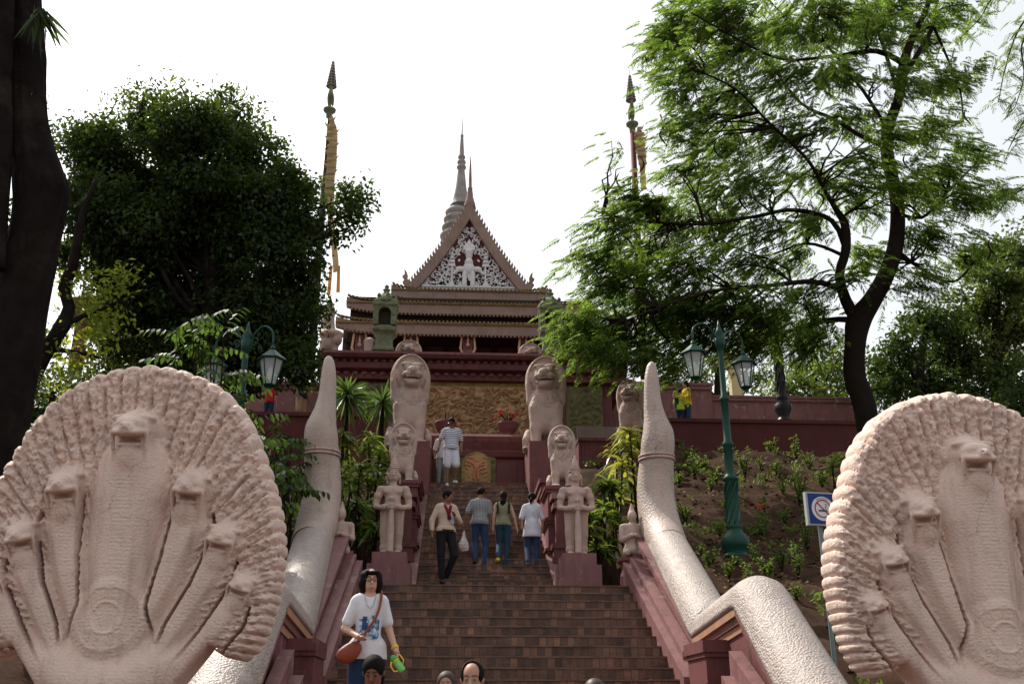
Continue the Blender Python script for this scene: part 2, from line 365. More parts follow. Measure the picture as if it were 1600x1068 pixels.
def brickmat():
    m = bpy.data.materials.new('worn_stair_brick'); m.use_nodes = True; nt = m.node_tree; L = nt.links; b = nt.nodes["Principled BSDF"]
    b.inputs['Roughness'].default_value = .8
    tc = N(nt, "ShaderNodeTexCoord"); mp = N(nt, "ShaderNodeMapping"); L.new(tc.outputs['Object'], mp.inputs[0])
    sx = N(nt, "ShaderNodeSeparateXYZ"); L.new(tc.outputs['Object'], sx.inputs[0])
    # block id along x, shifted per step height
    mz = N(nt, "ShaderNodeMath", operation='MULTIPLY'); mz.inputs[1].default_value = 6.6; L.new(sx.outputs[2], mz.inputs[0])
    fl = N(nt, "ShaderNodeMath", operation='FLOOR'); L.new(mz.outputs[0], fl.inputs[0])
    wn_ = N(nt, "ShaderNodeTexWhiteNoise"); wn_.noise_dimensions = '1D'; L.new(fl.outputs[0], wn_.inputs['W'])
    ad = N(nt, "ShaderNodeMath", operation='ADD'); L.new(sx.outputs[0], ad.inputs[0]); L.new(wn_.outputs[0], ad.inputs[1])
    m8 = N(nt, "ShaderNodeMath", operation='MULTIPLY'); m8.inputs[1].default_value = 10.5; L.new(ad.outputs[0], m8.inputs[0])
    f2 = N(nt, "ShaderNodeMath", operation='FLOOR'); L.new(m8.outputs[0], f2.inputs[0])
    cb = N(nt, "ShaderNodeCombineXYZ"); L.new(f2.outputs[0], cb.inputs[0]); L.new(fl.outputs[0], cb.inputs[1])
    w2 = N(nt, "ShaderNodeTexWhiteNoise"); w2.noise_dimensions = '3D'; L.new(cb.outputs[0], w2.inputs['Vector'])
    rp = N(nt, "ShaderNodeValToRGB"); rp.color_ramp.elements[0].color = (.070, .037, .027, 1); rp.color_ramp.elements[1].color = (.20, .100, .066, 1)
    e = rp.color_ramp.elements.new(.55); e.color = (.125, .063, .044, 1)
    L.new(w2.outputs[0], rp.inputs[0])
    ns = N(nt, "ShaderNodeTexNoise", Scale=1.6, Detail=8.0, Roughness=.7); L.new(tc.outputs['Object'], ns.inputs['Vector'])
    mr = N(nt, "ShaderNodeMapRange"); mr.inputs[1].default_value = .3; mr.inputs[2].default_value = .7; mr.inputs[3].default_value = .45; mr.inputs[4].default_value = 1.5
    L.new(ns.outputs[0], mr.inputs[0]); sc = N(nt, "ShaderNodeVectorMath", operation='SCALE'); L.new(rp.outputs[0], sc.inputs[0]); L.new(mr.outputs[0], sc.inputs[3])
    fr = N(nt, "ShaderNodeMath", operation='FRACT'); L.new(m8.outputs[0], fr.inputs[0])
    gt = N(nt, "ShaderNodeMath", operation='LESS_THAN'); gt.inputs[1].default_value = .09; L.new(fr.outputs[0], gt.inputs[0])
    mm = N(nt, "ShaderNodeMix", data_type='RGBA'); L.new(gt.outputs[0], mm.inputs[0]); L.new(sc.outputs[0], mm.inputs[6]); mm.inputs[7].default_value = (.05, .04, .035, 1)
    L.new(mm.outputs[2], b.inputs['Base Color'])
    bp = N(nt, "ShaderNodeBump", Strength=.6, Distance=.02); n3 = N(nt, "ShaderNodeTexNoise", Scale=25.0, Detail=5.0); L.new(tc.outputs['Object'], n3.inputs['Vector'])
    L.new(n3.outputs[0], bp.inputs['Height']); L.new(bp.outputs[0], b.inputs['Normal'])
    return m
M['brick'] = brickmat()
M['nosing'] = mat('worn_step_edge', (0.150, 0.088, 0.068), 0.85, 0.6, 3.0, bump=.5, bscale=25, dirt=(.08, .045, .035), dirt_amt=.8, dscale=3)

# ------------------------------------------------------------------ ground and hillside
zc0 = 1.6
def hill_z(x, y):
    """height of the natural slope"""
    s = np.clip((np.asarray(y, float) - 9.5) / 21.5, 0, 1)
    z = (1.6 + 2.63 + .42 * (np.asarray(y, float) - 18)) 
    z = np.where(z < 0, 0, z); z = np.minimum(z, 9.3)
    return z
def terrain():
    xs = np.concatenate([np.linspace(-80, -22, 12), np.linspace(-20, 28, 190), np.linspace(30, 90, 12)])
    ys = np.concatenate([np.linspace(-15, 6, 8), np.linspace(6.5, 31.8, 120)])
    X, Yv = np.meshgrid(xs, ys, indexing='ij')
    Z = hill_z(X, Yv)
    on = (Z > .02)
    Z = Z + np.where(on, (vnoise(X * 1.3, Yv * 1.3, seed=3) - .5) * .35 + (vnoise(X * 5, Yv * 5, seed=4) - .5) * .14 + (vnoise(X * 13, Yv * 13, seed=5) - .5) * .07, 0)
    # sunk below the stair structure
    inside = (np.abs(X) < 2.4)
    Z = np.where(inside & (Yv > 6), np.minimum(Z, 0) - 0.3, Z)
    nx, ny = X.shape; idx = np.arange(nx * ny).reshape(nx, ny)
    Q = np.stack([idx[:-1, :-1], idx[1:, :-1], idx[1:, 1:], idx[:-1, 1:]], -1).reshape(-1, 4)
    o = mesh_obj('soil_bank', np.stack([X, Yv, Z], -1), Q, M['soil'], smooth=True)
    tag(o, 'brown bare soil bank rising to the dark red retaining wall', 'soil bank', kind='structure')
    b = MB().box(-600, 600, -300, 900, -1.0, -.35); o = b.build('ground', M['ground']); tag(o, 'flat dusty ground around the temple mound', 'ground', kind='structure')
terrain()

# ------------------------------------------------------------------ staircase
HW = 2.12
def steps(y0, z0, n, tread, rise, hw, name, par, cx=0.0):
    b = MB(); nb = MB()
    for i in range(n):
        y = y0 + i * tread; z = z0 + i * rise
        b.box(cx - hw, cx + hw, y, y + tread + .02, z - .6, z + rise - .022)
        ns_ = max(6, int(hw * 2 / .42)); xs_ = [cx - hw] + sorted(cx - hw + 2 * hw * (k + random.uniform(-.3, .3)) / ns_ for k in range(1, ns_)) + [cx + hw]
        for xa_, xb_ in zip(xs_[:-1], xs_[1:]): nb.box(xa_, xb_, y - .012 + random.uniform(-.007, .007), y + tread - .02, z + rise - .02 - random.uniform(0, .004), z + rise + random.uniform(-.006, .003))
    f = b.build(name, M['brick'], par); nb.build('tread', M['nosing'], f)
    return f
st = thing('staircase', 'long dark brown brick staircase climbing between the naga rails to the temple', 'staircase', (0, 6.6, 0))
# lower flight (mostly under the frame): z 0 -> 1.85
NL = 12; steps(6.70, 0.0, NL, .35, .1541667, HW, 'lower_flight', st)
MB().box(-HW, HW, 10.92, 12.62, .9, 1.85).build('lower_landing', M['brick'], st)
NM = 11; steps(12.6, 1.85, NM, .33, .15, HW, 'middle_flight', st)
ZL = 1.85 + NM * .15        # 3.5
YL = 12.6 + (NM - 1) * .33
MB().box(-3.6, 3.6, YL + .31, 17.62, 2.4, ZL - .002).build('upper_landing', M['brick'], st)
NU = 20; UW = 1.2; UX = -.10
steps(17.6, ZL, NU, .33, .1685, UW, 'upper_flight', st, UX)
ZT = ZL + NU * .1685; YT = 17.6 + NU * .33
MB().box(-3.2, 3.2, YT, 31.9, ZT - 1.5, ZT - .003).build('top_landing', M['brick'], st)

# ------------------------------------------------------------------ naga balustrades
def sweep_profile(path, prof_fn, name, m, par, smooth=True, cap=True):
    """path: list of (center xyz, up vec, side vec); prof_fn(i) -> list of (side, up)"""
    v = []; f = []; n = None
    for i, (c, up, sd_) in enumerate(path):
        pr = prof_fn(i); n = len(pr)
        for a, b in pr: v.append(np.array(c) + a * np.array(sd_) + b * np.array(up))
    for i in range(len(path) - 1):
        for k in range(n): f.append((i * n + k, i * n + (k + 1) % n, (i + 1) * n + (k + 1) % n, (i + 1) * n + k))
    f += [tuple(range(n - 1, -1, -1)), tuple(range((len(path) - 1) * n, len(path) * n))]
    return mesh_obj(name, v, f, m, par, smooth)
def resample(P, step):
    P = [np.array(p, float) for p in P]; out = []
    # catmull-rom
    for i in range(len(P) - 1):
        p0 = P[max(i - 1, 0)]; p1 = P[i]; p2 = P[i + 1]; p3 = P[min(i + 2, len(P) - 1)]
        n = max(2, int(np.linalg.norm(p2 - p1)[()] / step))
        for k in range(n):
            t = k / n
            out.append(.5 * ((2 * p1) + (-p0 + p2) * t + (2 * p0 - 5 * p1 + 4 * p2 - p3) * t * t + (-p0 + 3 * p1 - 3 * p2 + p3) * t ** 3))
    out.append(P[-1]); return out
def balustrade(sgn):
    side = 'left' if sgn < 0 else 'right'
    t = thing('naga_balustrade', f'serpent-bodied stone balustrade on red plinth with upright tail, on the {side} side of the stairs', 'balustrade', (sgn * 2.65, 12.9, 1.4), group='naga balustrades beside the stairs')
    cx = 2.66
    # inner lower edge of rail (Y, z abs): upper section, lower section
    U0, U1 = (12.85, 2.55), (16.55, 4.42)
    L0, L1 = (10.8, 2.72), (6.75, -.05)
    def capsule_prof(w, h, n=18, lip=.05):
        pr = [(w, -lip), (w, 0)] + [(w * .97 * math.cos(q), h * math.sin(q)) for q in np.linspace(.08, math.pi - .08, n)] + [(-w, 0), (-w, -lip)]
        return pr
    def rough(pt, k): return pt
    # upper rail
    def seg(pts, w0, w1, h, name):
        path = []; n = len(pts)
        for i, (y, z) in enumerate(pts):
            a = pts[max(i - 1, 0)]; b = pts[min(i + 1, n - 1)]; d = np.array([0, b[0] - a[0], b[1] - a[1]]); d /= np.linalg.norm(d)
            up_ = (0, -d[2], d[1]) if d[1] > 0 else (0, d[2], -d[1]); path.append(((sgn * (cx + (.16 if sgn > 0 else .26) * max(0., (y - 12.85) / 3.7)), y, z), up_, (1, 0, 0)))
        # keep ends vertical
        path[0] = (path[0][0], (0, 0, 1), (1, 0, 0))
        return sweep_profile(path, lambda i: capsule_prof(w0 + (w1 - w0) * i / max(1, n - 1), h), name, M['rail'], t)
    W = .315
    def lin(a, b, n): return [(a[0] + (b[0] - a[0]) * k / n, a[1] + (b[1] - a[1]) * k / n) for k in range(n + 1)]
    seg(lin(U0, U1, 24), W, W, .3, 'rail_body')
    seg(lin((12.88, 2.56), (10.98, 2.72), 10) + [(10.86, 2.722), (10.76, 2.70), (10.66, 2.64)] + lin((10.56, 2.56), L1, 28), W, W, .29, 'rail_body')
    # tail: rises from the end of the upper section
    ct = 2.82 if sgn > 0 else 2.93
    tp = [(ct - .02, 15.9, 4.10), (ct - .03, 16.4, 4.46), (ct - .05, 16.66, 4.95), (ct - .03, 16.70, 5.4), (ct, 16.62, 5.78), (ct + .015, 16.58, 6.0), (ct + .025, 16.56, 6.2), (ct + .0, 16.56, 6.38), (ct - .03, 16.56, 6.57), (ct - .045, 16.56, 6.8), (ct - .045, 16.56, 7.0), (ct - .04, 16.56, 7.22), (ct - .03, 16.56, 7.40), (ct - .025, 16.56, 7.47)]
    tr = [.30, .335, .325, .312, .29, .288, .262, .215, .175, .148, .138, .118, .082, .03]
    RP = resample([(*p, r) for p, r in zip(tp, tr)], .05)
    v = []; f = []; seg_n = 22
    for i, q in enumerate(RP):
        a = RP[max(i - 1, 0)][:3]; b = RP[min(i + 1, len(RP) - 1)][:3]; d = b - a; d /= np.linalg.norm(d)
        sdv = np.array([1.0, 0, 0]); up = np.cross(sdv, d)
        for k in range(seg_n):
            th = 2 * math.pi * k / seg_n; p = q[:3] + q[3] * (math.cos(th) * sdv + math.sin(th) * up); v.append((sgn * p[0], p[1], p[2]))
    for i in range(len(RP) - 1):
        for k in range(seg_n):
            quad = (i * seg_n + k, i * seg_n + (k + 1) % seg_n, (i + 1) * seg_n + (k + 1) % seg_n, (i + 1) * seg_n + k)
            f.append(quad if sgn > 0 else quad[::-1])
    f += [tuple(range(seg_n - 1, -1, -1)), tuple(range((len(RP) - 1) * seg_n, len(RP) * seg_n))]
    mesh_obj('tail', v, f, M['tailstone'], t, True)
    b = MB()
    for dz, rr in ((0, .302), (.06, .298)):
        z = 5.70 + dz; n = 28
        ring = [(sgn * (ct - .01) + rr * math.cos(q), 16.63 + rr * math.sin(q), z + .04 * math.sin(q) * 0) for q in np.linspace(0, 2 * math.pi, n)]
        b.tube(ring, .022, 6, cap=False)
    b.build('collar', M['stone'], t, True)
    # plinth: layered walls under the rail, following the slope  (poly in y,z extruded over x)
    def wall(x0, x1, top_off, m, name, base_off=None):
        top = [(L1[0], L1[1]), (L0[0], L0[1]), (U0[0], U0[1]), (U1[0], U1[1]), (17.2, U1[1])]
        b = MB()
        for (a, c) in zip(top[:-1], top[1:]):
            za, zb = a[1] + top_off, c[1] + top_off
            yb = [(a[0], min(za - .3, -.4)), (c[0], min(zb - .3, -.4)), (c[0], zb), (a[0], za)]
            xa, xb = sorted((sgn * x0, sgn * x1)); b.xprism(yb, xa, xb)
        return b.build(name, m, t)
    # main core recessed below the rail
    wall(cx - .22, cx + .22, -.30, M['red'], 'plinth_wall')
    # mouldings run parallel to the slopes
    def band(pts, x0, x1, dz0, dz1, m, name):
        b = MB()
        for a, c in zip(pts[:-1], pts[1:]):
            xa, xb = sorted((sgn * x0, sgn * x1))
            b.xprism([(a[0], a[1] + dz0), (c[0], c[1] + dz0), (c[0], c[1] + dz1), (a[0], a[1] + dz1)], xa, xb)
        return b.build(name, m, t)
    up = [U0, U1]; lo = [L1, L0]; lv = [(L0[0] + .002, L0[1] - .005), (U0[0] - .002, U0[1] - .005)]
    for pts in (up, lo, lv):
        band(pts, cx - .30, cx + .30, -.13, -.052, M['tan'] if pts is lv else M['redpink'], 'moulding')
        band(pts, cx - .265, cx + .265, -.21, -.133, M['redpink'], 'moulding')
        band(pts, cx - .24, cx + .24, -.298, -.213, M['tan'] if pts is lv else M['red'], 'moulding')
    # wide inner skirt (pale, sloping) beside the steps
    sk_up = [(12.2, 1.85 + .30), (16.55, 1.85 + .30 + 1.95)]
    band([(12.35, 2.02), (16.4, 3.93)], HW - .005, cx - .30, -1.2, 0, M['redpink'], 'skirt')
    band([(12.8, 2.33), (16.4, 4.03)], HW + .10, cx - .28, -.3, .0, M['redpink'], 'moulding')
    band([(12.95, 2.36), (16.5, 4.10)], HW + .16, cx - .22, -.3, .0, M['red'], 'moulding')
    band([(6.9, .30), (10.6, 1.97)], HW - .005, cx - .30, -1.2, 0, M['redpink'], 'skirt')
    band([(6.9, .44), (10.7, 2.22)], HW + .12, cx - .28, -.4, .0, M['redpink'], 'moulding')
    # small pier under the level coping with mouldings
    xa, xb = sorted((sgn * (HW + .02), sgn * (cx + .1)))
    b = MB(); b.box(xa + .04, xb, 11.45, 12.35, 1.5, 2.32); b.box(xa, xb + .02, 11.4, 12.4, 2.25, 2.38); b.box(xa - .0, xb + .02, 11.38, 12.42, 1.55, 1.92); b.box(xa+.02, xb + .02, 11.42, 12.38, 2.2, 2.25)
    b.build('pier', M['red'], t)
    return t
M['tailstone'] = mat('tail_stone', (0.42, 0.325, 0.28), 0.5, 0.16, 4.0, bump=0.5, bscale=40, dirt=(0.36, 0.25, 0.2), dirt_amt=0.5, dscale=2.0, voro=0.35, vscale=26, spec=.5, streak=.3, crack=.8)
balustrade(-1); balustrade(1)

# ------------------------------------------------------------------ the two many-headed naga hoods (local frame: x right, z up, front -y)
NY = 6.4
def hood_local():
    z0 = uz(213, 1068, NY)
    def loc(dx, py):           # photo pixels about the hood axis -> local metres
        return (dx * mpp(NY, uz(213, py, NY)), uz(213, py, NY))
    h = .0085
    lo = (-1.12, -.52, 0.0); hi = (1.12, .22, 4.0)
    s = SDF(lo, hi, h)
    X, Z = np.meshgrid(s.ax[0], s.ax[2], indexing='ij')
    def sdpoly(P):
        P = np.array(P); n = len(P); d = np.full(X.shape, 1e9); sg = np.ones(X.shape)
        for i in range(n):
            a = P[i]; b = P[(i + 1) % n]; e = b - a; wx = X - a[0]; wz = Z - a[1]
            t = np.clip((wx * e[0] + wz * e[1]) / (e @ e + 1e-12), 0, 1); d = np.minimum(d, (wx - t * e[0]) ** 2 + (wz - t * e[1]) ** 2)
            c1 = Z >= a[1]; c2 = Z < b[1]; c3 = e[0] * wz > e[1] * wx
            sg = np.where((c1 & c2 & c3) | (~c1 & ~c2 & ~c3), -sg, sg)
        return sg * np.sqrt(d)
    half = [(0, 577), (45, 583), (85, 597), (118, 617), (150, 650), (172, 688), (191, 730), (208, 770), (222, 812), (229, 850), (232, 895), (229, 940), (221, 985), (208, 1015), (190, 1030), (168, 1026), (148, 1008), (128, 990)]
    hp = [loc(*q) for q in half]; poly = hp + [(-x, z) for x, z in hp[::-1][:-1]]
    oh = sdpoly(poly)
    body = [loc(150, 985), loc(143, 1010), loc(120, 1045), loc(98, 1080), (.36, .75), (.36, 0.0)]
    ob = sdpoly([loc(150, 960)] + body + [(-x, z) for x, z in body[::-1]] + [(-loc(150, 960)[0], loc(150, 960)[1])])
    # ---- feathered plate
    cxz = loc(0, 985); ang = np.arctan2(X, Z - cxz[1] + .0)       # 0 = up
    rad = np.hypot(X, Z - cxz[1])
    NF = 60
    wob = .5 * (vnoise(X * 5, Z * 5, seed=21) - .5) * np.clip(1.6 - rad, 0, 1) + .25 * (vnoise(X * 14, Z * 14, seed=22) - .5)
    # scallop phase by arc position, more even spacing than pure angle
    ph = ang * NF / (2 * 2.05) * 2 + wob
    rid = np.abs(np.cos(ph * math.pi / 2 * 1.0))
    rid = np.sqrt(np.clip(1 - (1 - rid) ** 2, 0, 1))
    oh = oh - .034 * rid + .020 + .004 * (vnoise(ang * 30, rad * 3, seed=9) - .5)
    edge = np.clip(-oh / .06, 0, 1)
    n1 = vnoise(X * 26, Z * 26, seed=11); n2 = vnoise(X * 55, Z * 55, seed=12)
    curl = np.abs(np.sin((rad * 34 + 3.2 * n1 + rid * 1.6) * 1.0)) 
    q1 = vnoise(ph * 1.6 + 50, rad * 15, seed=31); q2 = vnoise(ph * 3.4 + 50, rad * 34, seed=32); q3 = vnoise(X * 95, Z * 95, seed=33)
    feather = .050 * rid + .030 * (np.abs(q1 - .5) * 2) ** .7 + .030 * (q2 - .5) + .020 * (q3 - .5)
    T = .085 * np.sqrt(np.clip(1 - (1 - edge) ** 2, 0, 1)) + .02
    H = T + feather * (.4 + .6 * edge)
    fan_fade = np.clip((oh + .9) / .5, .35, 1)
    # ---- necks (flattened cobra bodies)
    def neck(P, Wd, ht, ribs, taper=.75):
        """P: (dx,py) polyline head->base ; Wd half widths px ; returns height field"""
        best = np.full(X.shape, -1.0)
        Q = [np.array(loc(*p)) for p in P]; L = 0; acc = [0]
        for a, b in zip(Q[:-1], Q[1:]): acc.append(acc[-1] + np.linalg.norm(b - a))
        dm = np.full(X.shape, 1e9); T_ = np.zeros(X.shape); Ws = np.ones(X.shape) ; S = np.zeros(X.shape)
        for i in range(len(Q) - 1):
            a, b = Q[i], Q[i + 1]; e = b - a; l2 = e @ e
            tr = ((X - a[0]) * e[0] + (Z - a[1]) * e[1]) / l2
            t = np.clip(tr, 0, 1); px_, pz_ = X - a[0] - t * e[0], Z - a[1] - t * e[1]
            d = np.hypot(px_, pz_); w = (Wd[i] + (Wd[i + 1] - Wd[i]) * t) * .0041
            q = d / w; m = q < dm
            dm = np.where(m, q, dm); T_ = np.where(m, acc[i] + t * math.sqrt(l2), T_); Ws = np.where(m, w, Ws)
            S = np.where(m, (px_ * e[1] - pz_ * e[0]) / math.sqrt(l2) / w, S)
        inside = dm < 1; RB[0] = inside & (np.abs(S) < .6) & (T_ > .12)
        prof = np.sqrt(np.clip(1 - dm ** 2.6, 0, 1))
        hgt = ht * prof * (.8 + .2 * prof)
        # raised outer flanges and a central ribbed belly
        belly = np.clip(1 - np.abs(S) / .55, 0, 1)
        hgt += .016 * np.clip(belly * 3, 0, 1) * inside
        hgt += ribs * np.abs(np.sin(T_ * 125 + 1.2 * n1)) * (np.abs(S) < .5) * inside * np.clip(T_ * 6 - .6, 0, 1)
        return np.where(inside, hgt, -1), dm
    specs = [
        ([(182, 915), (160, 965), (128, 1010), (88, 1060), (60, 1100)], [22, 31, 30, 36, 50], .14),
        ([(146, 846), (130, 900), (98, 965), (66, 1020), (40, 1070)], [24, 35, 33, 32, 40], .165),
        ([(92, 772), (88, 830), (70, 900), (48, 965), (25, 1030)], [27, 39, 37, 30, 36], .19),
    ]
    Hn = np.full(X.shape, -1.0)
    def smax(a, b, k=.02):
        hh = np.clip(.5 + .5 * (a - b) / k, 0, 1); return b * (1 - hh) + a * hh + k * hh * (1 - hh)
    Hf = H * 1.0; RB = [None]; RM = np.zeros(X.shape, bool)
    for P, Wd, ht in specs:
        Pz = loc(0, P[0][1] + 35)[1]
        for sg in (1, -1):
            g, dm = neck([(sg * a, b) for a, b in P], Wd, ht, .0028); RM |= RB[0]
            Hf = np.where(g > 0, smax(Hf, g + .04, .012), Hf)
            gl = (dm > 1) & (dm < 1.14) & (Z < Pz); Hf = np.where(gl, np.minimum(Hf, .045 + .35 * (dm - 1)), Hf)
    g, dm = neck([(0, 690), (0, 735), (0, 790), (0, 870), (0, 950), (0, 1010)], [30, 58, 66, 58, 46, 60], .24, .0032); RM |= RB[0]
    Hf = np.where(g > 0, smax(Hf, g + .05, .012), Hf)
    gl = (dm > 1) & (dm < 1.1) & (Z < loc(0, 770)[1]); Hf = np.where(gl, Hf * (.5 + .5 * (dm - 1) / .1), Hf)
    # ---- lower body and medallion
    bz = loc(0, 1000)[1]
    wb = np.interp(Z, [0, .75, loc(0, 1080)[1], loc(0, 1010)[1], loc(0, 960)[1]], [.36, .36, loc(98, 1080)[0], loc(143, 1010)[0], .7])
    hb = .33 * np.sqrt(np.clip(1 - (X / wb) ** 2, 0, 1)) + .03
    fade = np.clip((bz + .34 - Z) / .62, 0, 1); hb = hb * fade * fade * (3 - 2 * fade)
    Hf = smax(Hf, hb, .04)
    md = np.hypot(X, Z - loc(0, 972)[1]) / .0041
    th = np.arctan2(X, Z - loc(0, 972)[1])
    med = np.where((md > 26) & (md < 40), .010 * np.abs(np.cos(th * 26)), 0) + .014 * np.exp(-((md - 44) / 3) ** 2) + .012 * np.exp(-((md - 22) / 2.5) ** 2) + np.where((md > 47) & (md < 55), .006 * np.abs(np.cos(th * 20)), 0)
    flat = np.clip((58 - md) / 10, 0, 1)
    Hf = Hf + med * .8 + .012 * flat
    o = np.minimum(oh, ob)
    # assemble volume: front at -Hf, back at +.12
    Yg = s.ax[1].astype(np.float32)[None, :, None]
    front = (-Yg - Hf.astype(np.float32)[:, None, :]) * .8
    back = (Yg - (.10 + .04 * vnoise(X * 5, Z * 5, seed=5)).astype(np.float32)[:, None, :])
    sl = np.maximum(front, back); o3 = np.broadcast_to(o.astype(np.float32)[:, None, :], sl.shape)
    r = .035
    a = sl + r; b = o3 + r
    s.V = (np.sqrt(np.maximum(a, 0) ** 2 + np.maximum(b, 0) ** 2) + np.minimum(np.maximum(a, b), 0) - r).astype(np.float32)
    # ---- heads
    def head(dx, py, sc, tilt, y0):
        c = np.array([loc(dx, py)[0], y0, loc(dx, py)[1]]); ct, stt = math.cos(tilt), math.sin(tilt)
        def W_(x, y, z): return (c[0] + sc * (x * ct + z * stt), c[1] + sc * y, c[2] + sc * (-x * stt + z * ct))
        def E(x, y, z, rx, ry, rz, k=.02, pitch=0., sub=False): s.ell(W_(x, y, z), (rx * sc, ry * sc, rz * sc), k * sc, rot=(pitch, tilt, 0), sub=sub)
        E(0, .06, .06, .13, .13, .12, .05)                 # skull blending upward into the feathers
        E(0, -.05, .055, .095, .10, .055, .03)
        E(0, -.075, .022, .100, .10, .032, .02, pitch=.30)       # broad beak-like upper lip
        E(0, -.145, .026, .036, .045, .026, .02)
        E(0, .02, -.10, .088, .10, .12, .02)                    # jaw and throat
        for q in (-1, 1):
            E(q * .062, -.055, .072, .030, .03, .024, .004)
            E(q * .066, -.035, .105, .058, .045, .022, .02)
            E(q * .020, -.180, .03, .010, .014, .008, .004, sub=True)
            s.cap(W_(q * .092, -.085, .0), W_(q * .080, -.02, -.16), .014 * sc, .008 * sc, .012 * sc)
        E(0, -.09, -.030, .074, .07, .016, .008, sub=True)
        s.cap(W_(-.055, -.070, -.052), W_(.055, -.070, -.052), .012 * sc, k=.012)
        pass
    head(0, 700, 1.12, 0, -.245)
    for sg in (1, -1):
        head(sg * 91, 783, .98, sg * .10, -.20)
        head(sg * 145, 856, .86, sg * .22, -.175)
        head(sg * 181, 925, .72, sg * .38, -.155)
    P, Fs = s.mesh(); cc = P[Fs].mean(1)
    ii = np.clip(((cc[:, 0] - s.lo[0]) / h).astype(int), 0, X.shape[0] - 1); kk = np.clip(((cc[:, 2] - s.lo[2]) / h).astype(int), 0, X.shape[1] - 1)
    fm = (RM[ii, kk] & (cc[:, 1] < -.05)).astype(int)
    return P, Fs, fm
hP, hF, hM = hood_local()
def naga(xc, label, rz):
    t = thing('naga_statue', label, 'statue', (xc, NY, 0), rz, group='many-headed naga statues at the foot of the stairs')
    return t
xl = ux(207, 850, NY); xr = ux(1512, 870, NY)
nl = naga(xl, 'large pink stone seven-headed naga hood at the left foot of the stairs', R(0))
hood_obj = mesh_obj('hood', hP, hF, None, nl, True, True, mats=[M['naga'], M['nagarib']], fmat=hM)
MB().box(-.62, .62, -.5, .6, .0, .38, .05).box(-.7, .7, -.58, .68, -.3, .0, .05).build('pedestal', M['redpink'], nl, local=True)
nr = naga(xr, 'large pink stone seven-headed naga hood at the right foot, beside the blue sign', R(0))
nr.location.z = -.09
c = hood_obj.copy(); scene.collection.objects.link(c); c.parent = nr
for ch in [x for x in scene.objects if x.parent == nl and x.name.startswith('pedestal')]:
    c2 = ch.copy(); scene.collection.objects.link(c2); c2.parent = nr
# ------------------------------------------------------------------ retaining walls of the mound
def bx(px0, px1, py0, py1, Y, Y2, m, name, par):
    """box whose front face (at Y) spans these photo pixels, running back to Y2"""
    x0 = ux(px0, (py0 + py1) / 2, Y); x1 = ux(px1, (py0 + py1) / 2, Y); zt = uz((px0 + px1) / 2, py0, Y); zb = uz((px0 + px1) / 2, py1, Y)
    return MB().box(x0, x1, Y, Y2, zb, zt).build(name, m, par)
WY = 32.0
CX0 = 0.1
def Z(py, Y, px=740): return uz(px, py, Y)
t = thing('retaining_wall', 'oxblood upper retaining wall with carved cornice and relief panels behind the lions', 'wall', (0, WY, 6.8))
zb = ZT - .3
x0, x1 = ux(520, 600, WY), ux(955, 600, WY)
MB().box(x0, x1, WY, WY + 14, zb, Z(598, WY)).build('wall_face', M['red'], t)
b = MB(); prof = [(0, 598), (.28, 594), (.32, 588), (.20, 584), (.46, 577), (.50, 569), (.34, 566), (.62, 560), (.70, 554), (.66, 550.5), (.0, 550.5)]
P = [(WY - a, Z(p, WY - a)) for a, p in prof] + [(WY + 14, Z(550.5, WY - .66) - .02), (WY + 14, Z(598, WY))]
b.xprism(P, x0 - .5, x1 + .5); b.build('cornice', M['red'], t)
b = MB()                                   # lotus-petal drip ornaments along the cornice
for row, (a, p, w, hh) in enumerate([(.47, 573, .26, .12), (.33, 590, .3, .14)]):
    n = int((x1 - x0) / w)
    for i in range(n):
        xc = x0 + (i + .5) * (x1 - x0) / n; z = Z(p, WY)
        b.lathe([(.01, -hh * .7), (w * .28, -hh * .3), (w * .4, 0), (w * .25, hh * .3), (.01, hh * .45)], (xc, WY - a, z), 8, sy=.35)
b.build('petal_moulding', M['red'], t, True)
# long relief panel of scrollwork: displaced sheet
def relief(name, xa, xb, za, zb_, y, m, par, amp=.06, sc=2.2, h=.045, seed=1, style=0):
    xs = np.arange(xa, xb, h); zs = np.arange(za, zb_, h); X, Zz = np.meshgrid(xs, zs, indexing='ij')
    n = vnoise(X * sc, Zz * sc, seed=seed); n2 = vnoise(X * sc * 2.3 + 7, Zz * sc * 2.3, seed=seed + 1); n3 = vnoise(X * 9, Zz * 9, seed=seed + 2)
    q = np.abs(np.sin(n * 17 + n2 * 5)); D = amp * (q ** .6 + .5 * n3)
    e = np.minimum(np.minimum(X - xa, xb - X), np.minimum(Zz - za, zb_ - Zz)); D = D * np.clip(e / .1, 0, 1)
    nx, nz = X.shape; idx = np.arange(nx * nz).reshape(nx, nz)
    Q = np.stack([idx[:-1, :-1], idx[1:, :-1], idx[1:, 1:], idx[:-1, 1:]], -1).reshape(-1, 4)
    return mesh_obj(name, np.stack([X, y - D, Zz], -1), Q, m, par, True)
px0, px1 = ux(660, 640, WY), ux(835, 640, WY)
relief('relief_panel', ux(655, 640, WY), ux(838, 640, WY), Z(690, WY), Z(604, WY), WY - .06, M['panel'], t, .15, 2.6, .03)
bx(655, 838, 597.5, 604, WY - .09, WY, M['gold'], 'gilt_border', t)
relief('gilt_panel', ux(884, 640, WY), ux(943, 640, WY), Z(700, WY), Z(600, WY), WY - .06, M['greenpanel'], t, .10, 2.2, .05, 5)
bx(642, 660, 600, 700, WY - .12, WY, M['gold'], 'gilt_border', t)
relief('gilt_panel', ux(560, 640, WY), ux(610, 640, WY), Z(700, WY), Z(600, WY), WY - .06, M['greenpanel'], t, .10, 2.2, .05, 8)
